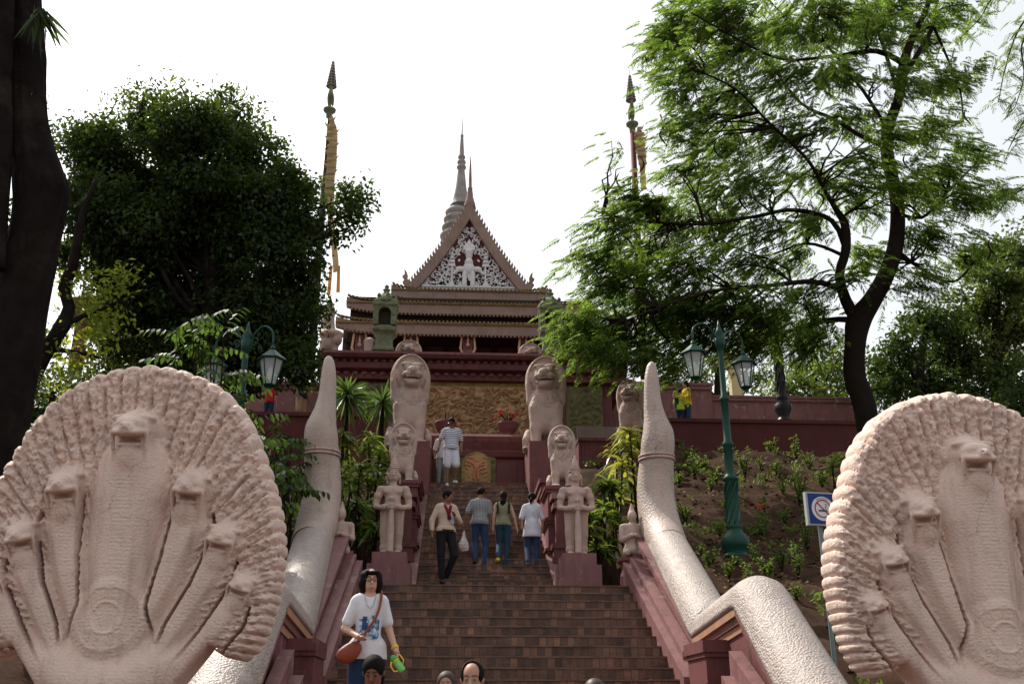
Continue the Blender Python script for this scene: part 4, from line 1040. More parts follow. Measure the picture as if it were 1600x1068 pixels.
# ---- flagpoles with tiered parasols and long yellow banners
def flagpole(pxb, pyb, pxt, pyt, Y, lab, pyend, full=True):
    zt_ = uz(pxt, pyt, Y); x = ux(pxt, 200, Y); zb3 = TP
    t = thing('flagpole', lab, 'flagpole', (x, Y, zb3), group='banner flagpoles flanking the temple')
    m_ = mpp(Y, zt_ - 3); k = m_
    zcup = uz(pxt, pyt + 90, Y)
    MB().tube([(x, Y, zb3), (x, Y, zcup)], [.16, .11], 10).build('pole', M['black'] if full else M['darkred'], t, True)
    MB().lathe([(.10, -.5), (.12, -.3), (.13, -.1), (.24, .0), (.26, .08), (.1, .1)], (x, Y, zcup), 12).build('cup', M['green'], t, True)
    # bird figure (hamsa) under the parasol
    s = SDF((x - .4, Y - .5, zcup), (x + .4, Y + .5, zcup + 1.6), .025)
    s.cap((x, Y, zcup), (x, Y, zcup + .35), .05, .05, .02); s.ell((x, Y, zcup + .65), (.13, .2, .32), .04); s.chain([(x, Y - .05, zcup + .85), (x + .02, Y - .1, zcup + 1.15), (x, Y - .12, zcup + 1.3)], [.09, .05, .07], .03)
    s.cap((x, Y - .12, zcup + 1.3), (x - .05, Y - .3, zcup + 1.28), .04, .01, .02); s.ell((x + .08, Y + .1, zcup + .6), (.05, .2, .28), .02); s.ell((x - .08, Y + .1, zcup + .6), (.05, .2, .28), .02)
    s.build('bird_figure', M['green'], t, local=False)
    b = MB(); zp = uz(pxt, pyt + 51, Y); top = zt_ - zp
    for i in range(9):
        r0 = .20 * (1 - i * .095); z = zp + top * (.0 + i * .09)
        ring_ = [(x + r0 * math.cos(a), Y + r0 * math.sin(a), z) for a in np.linspace(0, 2 * math.pi, 17)]
        b.tube(ring_, .020, 5, cap=False)
        b.lathe([(r0 * .98, z), (r0 * .75, z + .05), (r0 * .3, z + .06)], (x, Y, 0), 12)
    # open ribs holding the tiers
    for q_ in range(8):
        a = q_ * math.pi / 4; b.tube([(x + .2 * math.cos(a), Y + .2 * math.sin(a), zp), (x + .04 * math.cos(a), Y + .04 * math.sin(a), zp + top * .76)], .010, 4)
    b.tube([(x, Y, zp - .5), (x, Y, zt_)], [.035, .006], 6); b.build('tiered_parasol', M['grey'], t, False)
    # banner: swallow-tailed chain of fins on a hanging strip
    yb = Y - .22; top_z = zcup - .25; blen = top_z - uz(pxt, pyend, Y)
    ncur = 60; v = []; f_ = []
    def cx_(s_): return x + .12 + .45 * s_ + .14 * math.sin(s_ * 7 + 1) * s_ if full else x + .22 + .1 * s_
    def wd(s_):
        if s_ < .10: return .02 + .16 * s_ / .1
        if s_ < .62: return .20 - .06 * (s_ - .1)
        return .11
    nf = 12 if full else 6; b = MB()
    for i in range(ncur + 1):
        s_ = i / ncur; z = top_z - blen * s_; w = wd(s_); yo = .10 * math.sin(s_ * 9)
        v += [(cx_(s_) - w, yb + yo + .06 * math.sin(s_ * 40), z), (cx_(s_) + w, yb + yo - .08 * math.sin(s_ * 33), z)]
    for i in range(ncur): f_.append((2 * i, 2 * i + 2, 2 * i + 3, 2 * i + 1))
    # thickness by duplicate offset
    n0 = len(v); v += [(a, c_ + .012, d) for a, c_, d in v]; f_ += [tuple(n0 + q_ for q_ in ff[::-1]) for ff in f_]
    bn = mesh_obj('banner', v, f_, M['bannery'], t, True)
    b = MB()
    for i in range(nf):
        s_ = .06 + i * .52 / nf; z = top_z - blen * s_; c_ = cx_(s_); w = wd(s_)
        P = [(c_ - w * 1.0, z), (c_ + w * 1.0, z + .02), (c_ + w * 1.6, z + .24), (c_ + w * .9, z + .05 + .08), (c_ - w * .8, z + .12)]
        if i % 2: P = [(2 * c_ - a, d) for a, d in P][::-1]
        b.yprism(P, yb - .16, yb - .14)
        b.tube([(c_ - w * 1.25, yb - .1, z), (c_ + w * 1.25, yb - .1, z)], .014, 4)
    b.build('banner_fin', M['bannery'], bn)
    if full:
        b = MB()
        for dx, l in ((-.16, 1.0), (.12, .88)):
            z = top_z - blen; P = [(cx_(.98) + dx - .05, z + .2), (cx_(.98) + dx + .06, z + .2), (cx_(1) + dx * 1.2 + .07, z - l), (cx_(1) + dx * 1.2 - .06, z - l)]
            b.yprism(P[::-1], yb - .12, yb - .1)
        b.build('banner_tail', M['banner2'], bn)
m_ = bpy.data.materials.new('pale_banner_cloth'); 
M['bannery'] = leafmat('pale_banner_cloth', (.42, .33, .20), .35, (.65, .50, .28), var=.1, rough=.7)
M['banner2'] = leafmat('orange_banner_cloth', (.55, .30, .07), .35, (.75, .45, .12), var=.1, rough=.7)
flagpole(495, 552, 513, 84, 34.5, 'dark flagpole with ringed parasol top and long ragged pale yellow banner, left of the temple', 428)
flagpole(992, 552, 988, 106, 34.5, 'reddish flagpole with ringed parasol top and short pale banner, half hidden by the right tree', 300, False)
# ---- red pavilion glimpsed behind the left tree
PYV = 37.0
t = thing('red_pavilion', 'dark red pavilion with tiled pointed roof glimpsed behind the dense left tree', 'pavilion', (ux(185, 560, PYV), PYV, TZ))
xc = ux(185, 520, PYV); w = 1.5
b = MB()
for q in (-1, 1):
    for r_ in (0, 1): b.box(xc + q * w - .2, xc + q * w + .2, PYV + r_ * 4, PYV + r_ * 4 + .4, TZ, uz(180, 500, PYV))
b.box(xc - w * .4, xc + w * .9, PYV + 1.5, PYV + 1.7, TZ, uz(180, 540, PYV)); b.build('column', M['darkred'], t)
MB().box(xc - w - .4, xc + w + .4, PYV - .3, PYV + 4.6, uz(180, 500, PYV), uz(180, 470, PYV)).build('beam', M['darkred'], t)
MB().square([(w + .6, 0), (w + .55, .15), (w * .6, .8), (w * .5, 1.0), (w * .25, 1.9), (.1, 3.0)], (xc, PYV + 2.1, uz(180, 470, PYV) + .003)).build('roof', M['tile'], t)
# ------------------------------------------------------------------ guardian statues with clubs
GYY = 16.85
def guardian():
    s = SDF((-.44, -.36, -.01), (.44, .26, 1.90), .0115)
    for q in (-1, 1):
        s.ell((q * .11, -.07, .03), (.06, .13, .035), .01)
        for k in range(4): s.ell((q * .11 + (k - 1.5) * .026, -.185, .018), (.014, .022, .014), .004)
        s.chain([(q * .11, 0, .06), (q * .115, -.01, .36), (q * .115, -.01, .46), (q * .10, 0, .78)], [.064, .078, .078, .108], .02)
        s.cap((q * .115, -.01, .10), (q * .115, -.01, .12), .076, k=.006); s.cap((q * .115, -.01, .40), (q * .115, -.01, .41), .084, k=.006)
        s.chain([(q * .215, 0, 1.165), (q * .272, .01, .94), (q * .275, -.02, .85)], [.068, .056, .050], .015)
        s.chain([(q * .275, -.02, .85), (q * .17, -.18, .80), (q * .055, -.235, .82)], [.050, .043, .038], .012)
        s.cap((q * .247, .0, 1.06), (q * .25, .0, 1.045), .073, k=.006)
        s.cap((q * .14, -.195, .805), (q * .125, -.205, .808), .053, k=.005)
        for k in range(4): s.cap((q * .06, -.245, .855 - k * .026), (-q * .008, -.288, .85 - k * .026), .015, .013, .006)
        s.cap((q * .04, -.25, .86), (q * .0, -.265, .885), .015, .013, .006)
        s.ell((q * .104, .0, 1.40), (.016, .035, .06), .008); s.cap((q * .106, .0, 1.37), (q * .108, 0, 1.275), .013, .015, .004)
    s.ell((0, 0, .82), (.175, .12, .12), .04); s.ell((0, -.01, .97), (.135, .10, .15), .05); s.ell((0, 0, 1.12), (.165, .10, .13), .04)
    s.cap((-.18, 0, 1.165), (.18, 0, 1.165), .062, k=.03); s.cap((0, 0, 1.18), (0, 0, 1.34), .062, .056, .015)
    for q in (-1, 1): s.ell((q * .08, -.072, 1.11), (.07, .03, .045), .02)
    s.box((0, 0, .83), (.165, .11, .02), .01, .01)
    s.ell((0, -.01, 1.43), (.098, .108, .125), .008); s.ell((0, -.045, 1.352), (.062, .062, .045), .025)
    s.cap((0, -.112, 1.455), (0, -.134, 1.405), .012, .021, .006); s.ell((0, -.112, 1.366), (.036, .016, .009), .003); s.ell((0, -.110, 1.350), (.030, .015, .009), .003)
    for q in (-1, 1):
        s.ell((q * .042, -.112, 1.440), (.030, .020, .015), .003, sub=True); s.ell((q * .042, -.096, 1.438), (.024, .014, .008), .002); s.cap((q * .012, -.112, 1.470), (q * .07, -.092, 1.474), .009, k=.004)
    for r_, z in [(.114, 1.510), (.108, 1.55), (.088, 1.59), (.076, 1.63), (.060, 1.67), (.045, 1.71), (.029, 1.75)]: s.ell((0, 0, z), (r_, r_, .020), .003)
    s.cap((0, 0, 1.55), (0, 0, 1.83), .08, .008, .01)
    return s
gs = guardian(); gP, gF = gs.mesh()
cs = MB().lathe([(.035, .0), (.062, .01), (.062, .03), (.056, .05), (.058, .4), (.045, .62), (.034, .72), (.044, .74), (.044, .76), (.03, .77), (.03, .85), (.05, .87), (.055, .895), (.03, .925), (.005, .94)], (0, -.245, .0), 16)
def place_guardian(px, pyfoot, lab, crown=1.0):
    x = ux(px, 800, GYY); z = uz(px, pyfoot, GYY)
    t = thing('guardian_statue', lab, 'statue', (x, GYY, z), group='guardian statues on red pedestals')
    h_ = z - ZL
    b = MB().box(-.35, .35, -.44, .42, -h_, -.20, .0).box(-.28, .28, -.36, .34, -.20, -.005)
    b.build('pedestal', M['redpink'], t, local=True)
    f = mesh_obj('figure', gP, gF, M['stone'], t, True, True); f.scale = (1, 1, crown)
    cs.build('club', M['stone'], t, True, local=True)
place_guardian(613, 866, 'pink stone guardian holding a club on a red pedestal, left of the upper steps', .94)
place_guardian(900, 868, 'pink stone guardian holding a club on a red pedestal, right of the upper steps', .95)

# ------------------------------------------------------------------ seated lions
def lion(h=.0105):
    s = SDF((-.30, -.36, -.01), (.30, .42, 1.04), h)
    s.ell((0, .16, .28), (.17, .20, .25), .05); s.ell((0, -.01, .42), (.175, .16, .27), .05); s.ell((0, -.03, .30), (.15, .13, .12), .05)
    # rounded mane slab
    s.ell((0, .0, .735), (.215, .085, .265), .02); s.box((0, .0, .60), (.205, .07, .14), .03, .06)
    s.ell((0, -.055, .745), (.165, .05, .205), .01, sub=True)
    s.ell((0, -.02, .735), (.15, .10, .19), .015)
    s.ell((0, -.08, .76), (.115, .11, .10), .03)
    for q in (-1, 1):
        s.ell((q * .055, -.175, .80), (.035, .03, .028), .008); s.ell((q * .06, -.15, .835), (.06, .05, .022), .015); s.ell((q * .15, -.04, .76), (.03, .03, .055), .01)
        s.ell((q * .055, -.19, .715), (.055, .07, .032), .02); s.ell((q * .02, -.265, .765), (.012, .012, .010), .004, sub=True)
    s.ell((0, -.2, .755), (.07, .075, .045), .02); s.ell((0, -.235, .77), (.034, .03, .026), .01)
    s.box((0, -.20, .668), (.082, .09, .020), .01, .015, sub=True)
    s.cap((-.075, -.21, .655), (.075, -.21, .655), .017, k=.01); s.ell((0, -.15, .63), (.082, .10, .045), .02)
    for k in range(7): s.ell(((k - 3) * .021, -.265 + abs(k - 3) * .007, .683), (.009, .009, .013), .003)
    s.ell((0, -.09, .52), (.125, .09, .12), .04)
    for q in (-1, 1):
        s.chain([(q * .095, -.07, .42), (q * .098, -.09, .22), (q * .10, -.10, .05)], [.078, .060, .054], .03)
        s.ell((q * .10, -.165, .032), (.062, .085, .034), .015)
        for k in range(4): s.ell((q * .10 + (k - 1.5) * .031, -.24, .026), (.018, .028, .024), .006)
        s.ell((q * .19, .08, .13), (.055, .14, .12), .02); s.cap((q * .20, -.03, .12), (q * .20, .03, .02), .045, k=.02); s.ell((q * .20, -.05, .02), (.045, .09, .022), .01)
        # ruffle rim round the face
    for k in range(40):
        a = -.9 + k * (math.pi + 1.8) / 39; s.ell((.185 * math.cos(a), -.060, .735 + .238 * math.sin(a)), (.012, .012, .012), .014)
    return s
lP, lF = lion().mesh()
cen = lP[lF].mean(1)
scal = ((cen[:, 1] < -.02) & (cen[:, 2] > .40) & (cen[:, 2] < .63) & (np.abs(cen[:, 0]) < .17) & ~((cen[:, 1] < -.14) & (cen[:, 2] > .59))).astype(int)
lme = None
M['scales'] = mat('scaled_stone', STONE, 0.7, 0.2, 12.0, bump=0.3, bscale=80, dirt=(0.16, 0.10, 0.08), dirt_amt=0.75, dscale=5, voro=1.0, vscale=34)
M['stoneL'] = mat('pink_cast_stone_small', STONE, 0.75, 0.16, 8.0, bump=0.3, bscale=70, dirt=(0.2, 0.13, 0.1), dirt_amt=0.6, dscale=5)
def place_lion(px, pyt, pyb, Y, w, lab, grp, rz=0.0):
    x = ux(px, (pyt + pyb) / 2, Y); z0 = uz(px, pyb, Y); z1 = uz(px, pyt, Y); s_ = (z1 - z0)
    t = thing('lion_statue', lab, 'statue', (x, Y, z0), rz, grp)
    global lme
    if lme is None:
        o = mesh_obj('figure', lP, lF, None, t, True, True, mats=[M['stoneL'], M['scales']], fmat=scal); lme = o
    else: o = lme.copy(); scene.collection.objects.link(o); o.parent = t
    o.scale = (w * mpp(Y, z0) / .43, s_, s_)
    return t, s_, z0, x
LB = 23.9
place_lion(640, 553, 703, LB, 64, 'large seated stone lion on red pedestal left of the stairs top', 'seated stone lions beside the stairs', R(8))
place_lion(853, 556, 706, LB, 66, 'large seated stone lion on red pedestal right of the stairs top', 'seated stone lions beside the stairs', R(-8))
for px, pyt, pyb, Y, lab in [(629, 660, 757, 19.6, 'small seated stone lion behind the left guardian statue'), (878, 664, 766, 19.6, 'small seated stone lion behind the right guardian statue')]:
    t, s_, z0, x = place_lion(px, pyt, pyb, Y, 45, lab, 'seated stone lions beside the stairs', R(6 if px < 700 else -6))
    sg = -1 if px < 700 else 1
    t2 = thing('lion_pedestal', f'tall moulded oxblood pedestal under the small {"left" if sg<0 else "right"} lion', 'pedestal', (x, Y, z0), group='pedestals under the small lions')
    b = MB().box(x - .34, x + .34, Y - .5, Y + .55, ZL - .3, z0 - .006); b.build('block', M['red'], t2)
    b = MB()
    for dz in (.01, .62, 1.2): b.box(x - .38, x + .38, Y - .54, Y + .56, z0 - dz - .14, z0 - dz - .01).box(x - .41, x + .41, Y - .57, Y + .57, z0 - dz - .08, z0 - dz - .03)
    b.build('moulding', M['red'], t2)
# manes of the upper lions on the platform, seen over the cornice
place_lion(638, 531, 600, WY + .6, 42, 'upper stone lion on the platform, only its round mane showing above the left large lion', 'upper lions behind the cornice')
place_lion(829, 536, 600, WY + .6, 40, 'upper stone lion on the platform, only its round mane showing above the right large lion', 'upper lions behind the cornice')
t_, s_, z0, x = place_lion(985, 592, 690, 27.0, 44, 'weathered brownish stone lion behind the right rail tail and leafy plant', 'seated stone lions beside the stairs', R(-20))
# seated figure with curved back at the left end of the cornice; small stone post
def blob(name, lab, cat, px, pyb, Y, fn, hi, h=.02, m=None, grp=None, rz=0):
    x = ux(px, pyb, Y); z0 = uz(px, pyb, Y); t = thing(name, lab, cat, (x, Y, z0), rz, grp)
    s = SDF(hi[0], hi[1], h); fn(s); s.build('figure', m or M['stone'], t); return t
def f_sing(s):
    s.ell((0, 0, .35), (.32, .3, .35), .08); s.ell((.05, -.1, .62), (.42, .34, .18), .08); s.ell((.28, -.18, .42), (.16, .2, .22), .06); s.chain([(-.05, 0, .7), (-.1, 0, 1.1), (-.08, -.02, 1.5), (-.06, -.03, 1.75)], [.26, .2, .2, .12], .08)
    s.ell((-.1, -.2, 1.25), (.13, .12, .16), .05); s.ell((-.25, .05, 1.3), (.12, .1, .3), .05); s.cap((.2, -.1, .3), (.22, -.12, 0), .12, .1, .05); s.cap((-.2, -.1, .3), (-.22, -.12, 0), .12, .1, .05)
blob('lion_statue', 'pale stone seated beast in profile at the left end of the cornice', 'statue', 514, 551, WY + .1, f_sing, ((-.7, -.7, -.02), (.8, .6, 2.0)), .03)
def f_post(s): s.cap((0, 0, 0), (0, 0, .38), .17, .19, .03); s.ell((0, 0, .42), (.21, .2, .12), .04)
blob('stone_finial', 'small pale rounded stone finial beside the left mossy shrine', 'finial', 577, 552, WY + .2, f_post, ((-.3, -.3, -.01), (.3, .3, .6)), .02)
# kneeling attendants on red plinths beside the balustrades
def f_att(s):
    s.ell((0, .02, .12), (.17, .2, .14), .04); s.ell((0, 0, .36), (.15, .12, .22), .05); s.cap((-.13, 0, .52), (.13, 0, .52), .06, k=.04); s.ell((0, -.02, .70), (.075, .085, .1), .02); s.cap((0, 0, .55), (0, 0, .64), .045, k=.02)
    s.cap((0, 0, .76), (0, 0, .92), .06, .01, .02)
    for q in (-1, 1):
        s.chain([(q * .17, 0, .52), (q * .2, -.04, .3), (q * .03, -.16, .36)], [.05, .045, .035], .02); s.cap((q * .08, -.02, .1), (q * .13, -.2, .07), .075, .06, .03)
for px, pyb, sg in ((990, 872, 1), (530, 870, -1)):
    Y = 16.6; t = blob('attendant_statue', f'small pink stone attendant on a red plinth, beside the {"right" if sg>0 else "left"} rail tail', 'statue', px, pyb, Y, f_att, ((-.35, -.35, -.02), (.35, .3, .98)), .015, grp='small attendant statues on red plinths')
    MB().lathe([(.27, 0.), (.27, -.05), (.22, -.1), (.2, -.2), (.24, -.3), (.24, -.9)][::-1], (0, 0, -.003), 20).build('plinth', M['red'], t, local=True)

# ------------------------------------------------------------------ street lamps
def lantern(par, x, y, z, s_=1.0, name='lantern'):
    """hexagonal lantern hanging point z (top)"""
    b = MB(); top = z
    b.lathe([(.035, -.06), (.05, -.03), (.03, 0), (.02, .05)], (x, y, top), 8)
    b.lathe([(.26, -.27), (.27, -.25), (.17, -.17), (.08, -.09), (.03, -.05)], (x, y, top), 6)
    for k in range(6):
        a = k * math.pi / 3; b.tube([(x + .215 * math.cos(a), y + .215 * math.sin(a), top - .25), (x + .105 * math.cos(a), y + .105 * math.sin(a), top - .74)], .014, 5)
        a2 = a + math.pi / 3
        b.tube([(x + .105 * math.cos(a), y + .105 * math.sin(a), top - .74), (x + .105 * math.cos(a2), y + .105 * math.sin(a2), top - .74)], .014, 4)
        b.tube([(x + .215 * math.cos(a), y + .215 * math.sin(a), top - .26), (x + .215 * math.cos(a2), y + .215 * math.sin(a2), top - .26)], .016, 4)
    b.lathe([(.01, -.86), (.025, -.83), (.03, -.8), (.09, -.76), (.11, -.74), (.02, -.73)], (x, y, top), 6)
    f = b.build(name, M['lampgreen'], par)
    g = MB(); g.lathe([(.10, -.735), (.208, -.262)], (x, y, top), 6); g.build('glass', M['glass'], f)
    MB().lathe([(.02, -.72), (.05, -.66), (.055, -.5), (.03, -.42), (.01, -.40)], (x, y, top), 10).build('bulb', plain('milk_glass_bulb', (.6, .6, .55), .3) if 'bulb' not in M else M['bulb'], f, True)
M['bulb'] = plain('milk_glass_bulb', (.55, .55, .5), .3)
def lamp(px, pyb, pyt, Y, lab, arms, zbase=None, lean=0):
    x = ux(px, pyt, Y); zt = uz(px, pyt, Y); zb_ = zbase if zbase is not None else uz(px, pyb, Y); h_ = zt - zb_
    t = thing('street_lamp', lab, 'street lamp', (x, Y, zb_), group='green lantern street lamps')
    P = [(.26, 0), (.27, .06), (.2, .09), (.19, .12), (.25, .2), (.27, .32), (.22, .42), (.15, .5), (.14, .55), (.165, .58), (.13, .62), (.125, 1.0), (.115, 1.42), (.15, 1.46), (.155, 1.5), (.10, 1.55), (.09, 1.6), (.082, 2.1), (.11, 2.13), (.11, 2.17), (.075, 2.22), (.07, 3.0), (.10, 3.03), (.10, 3.07), (.06, 3.12), (.055, h_ - .75), (.055, h_ - .60), (.09, h_ - .57), (.11, h_ - .4), (.07, h_ - .35), (.10, h_ - .3), (.05, h_ - .2), (.03, h_ - .12), (.008, h_)]
    MB().lathe(P, (x, Y, zb_), 18).build('post', M['lampgreen'], t, True)
    b = MB()   # spiral fluting on the lower shaft
    for k in range(7):
        b.tube([(x + .125 * math.cos(a0 + k * .9), Y + .125 * math.sin(a0 + k * .9), zb_ + .62 + .8 * a0 / 2.6) for a0 in np.linspace(0, 2.6, 12)], .016, 5)
    b.build('fluting', M['lampgreen'], t, True)
    for (dx, dy) in arms:
        za = zt - .42
        P = [(x, Y, za - .1), (x + dx * .25, Y + dy * .25, za + .14), (x + dx * .6, Y + dy * .6, za + .28), (x + dx * .95, Y + dy * .95, za + .15), (x + dx, Y + dy, za - .10)]
        Q = resample(P, .06); m_ = MB().tube(Q, .022, 6)
        S = [(x + dx * (.3 + .13 * math.cos(a) * (1 - a / 9)), Y + dy * (.3 + .13 * math.cos(a) * (1 - a / 9)), za - .02 + .11 * math.sin(a) * (1 - a / 9)) for a in np.linspace(0, 7, 20)]
        m_.tube(S, .013, 5); m_.build('arm', M['lampgreen'], t, True)
        lantern(t, x + dx, Y + dy, za - .14)
lamp(1122, 872, 500, 18.2, 'tall green street lamp with two lanterns standing in the soil bank on the right', [(-.60, -.25), (.54, .3)], zbase=float(hill_z(4.6, 18.2)) - .05)
lamp(389, 900, 502, 17.5, 'green street lamp with two lanterns among the bushes left of the stairs', [(-.62, .25), (.52, -.2)], zbase=float(hill_z(-4.6, 17.5)) - .05)
# black iron lamp post standing on the terrace
Y = 32.5; x = ux(1224, 640, Y); t = thing('lamp_post', 'black fluted iron lamp post on a pale stone base on the right terrace', 'lamp post', (x, Y, TZ))
zb_ = TZ; MB().lathe([(.72, 0), (.72, .12), (.62, .2), (.5, .26), (.3, .3)], (x, Y, zb_ + .1), 24).build('stone_base', M['stone'], t, True)
MB().lathe([(.3, .3), (.34, .4), (.22, .5), (.2, .6), (.3, .8), (.3, 1.0), (.16, 1.15), (.2, 1.2), (.2, 1.3), (.15, 1.4), (.13, 1.8), (.17, 1.85), (.13, 1.9), (.12, 2.4), (.10, 4.6), (.02, 4.8)], (x, Y, zb_ + .1), 16).build('post', M['black'], t, True)
b = MB()
for k in range(6): b.tube([(x + .15 * math.cos(a0 + k * 1.05), Y + .15 * math.sin(a0 + k * 1.05), zb_ + 1.2 + a0 * .5) for a0 in np.linspace(0, 4, 16)], .03, 5)
b.build('fluting', M['black'], t, True)
# pale concrete post with bracket behind the parapet
Y = 37.5; x = ux(1150, 590, Y); t = thing('concrete_post', 'pale yellow concrete post with a bracket behind the parapet wall', 'post', (x, Y, TZ))
MB().box(x - .2, x + .2, Y, Y + .4, TZ, uz(1150, 562, Y)).build('shaft', plain('pale_yellow_paint', (.55, .45, .25)), t)
zt = uz(1150, 562, Y); MB().yprism([(x - .65, zt + .05), (x - .6, zt - .12), (x - .15, zt - .35), (x + .2, zt - .35), (x + .2, zt + .15), (x - .3, zt + .15)], Y - .05, Y + .45).build('bracket', plain('pale_yellow_bracket', (.55, .45, .25)), t)
# ------------------------------------------------------------------ no-smoking sign
SYg = 12.4; x = ux(1281, 795, SYg); zs = uz(1281, 795, SYg)
gz = float(hill_z(x, SYg)) - .1
t = thing('no_smoking_sign', 'blue no-smoking sign on a grey post beside the right naga hood', 'sign', (x, SYg, gz), R(9))
px_ = mpp(SYg, zs); w = 25 * px_; hh = 26.5 * px_; zl = zs - gz
MB().box(-w, w, -.03, .03, zl - hh, zl + hh).build('panel', plain('sign_frame_grey', (.35, .37, .38), .4), t, local=True)
MB().box(-w + .03, w - .015, -.037, -.0305, zl - hh + .02, zl + hh - .02).build('blue_face', plain('sign_blue', (.012, .03, .16), .4), t, local=True)
def ring_mesh(r0, r1, y, zc, x0=0.0, n=40):
    v = []; f_ = []
    for i in range(n):
        a = 2 * math.pi * i / n; v += [(x0 + r0 * math.cos(a), y, zc + r0 * math.sin(a)), (x0 + r1 * math.cos(a), y, zc + r1 * math.sin(a))]
    for i in range(n): j = (i + 1) % n; f_.append((2 * i, 2 * i + 1, 2 * j + 1, 2 * j))
    return v, f_
wh = plain('sign_white', (.62, .64, .66), .5); rd = plain('sign_red', (.38, .03, .04), .5); bk = plain('sign_black', (.02, .02, .02), .5); nb = plain('sign_navy', (.02, .04, .18), .5)
rad = .155; xo = .02
b = MB(); v, f_ = ring_mesh(.001, rad, -.041, zl, xo); b.add(v, f_); b.build('white_disc', wh, t, local=True)
b = MB(); v, f_ = ring_mesh(.100, .116, -.045, zl, xo); b.add(v, f_)
dd = .075; b.add([(xo - dd - .006, -.045, zl + dd - .006), (xo - dd + .006, -.045, zl + dd + .006), (xo + dd + .006, -.045, zl - dd + .006), (xo + dd - .006, -.045, zl - dd - .006)], [(0, 3, 2, 1)]); b.build('red_ring', rd, t, local=True)
b = MB(); b.box(xo - .065, xo + .03, -.048, -.046, zl - .035, zl - .017).box(xo + .036, xo + .045, -.048, -.046, zl - .035, zl - .017).box(xo + .05, xo + .057, -.048, -.046, zl - .035, zl - .017)
b.tube([(xo + .045, -.048, zl - .005), (xo + .03, -.048, zl + .02), (xo + .055, -.048, zl + .04), (xo + .035, -.048, zl + .065)], .004, 4); b.build('cigarette', bk, t, local=True)
b = MB()                                                     # arc of tiny letters over the ring
for k in range(7):
    a = math.pi / 2 + (3 - k) * .19; cx_2, cz_2 = xo + .134 * math.cos(a), zl + .134 * math.sin(a)
    for q in (-1, 1): b.box(cx_2 + q * .006 - .002, cx_2 + q * .006 + .002, -.0445, -.043, cz_2 - .008, cz_2 + .008)
    b.box(cx_2 - .006, cx_2 + .006, -.0442, -.043, cz_2 - .0015 + (.006 if k % 2 else -.006), cz_2 + .0015 + (.006 if k % 2 else -.006))
b.build('lettering', nb, t, local=True)
MB().tube([(0, .045, 0), (0, .045, zl + .1)], .028, 8).build('post', plain('galvanised_post', (.16, .2, .2), .4), t, local=True)

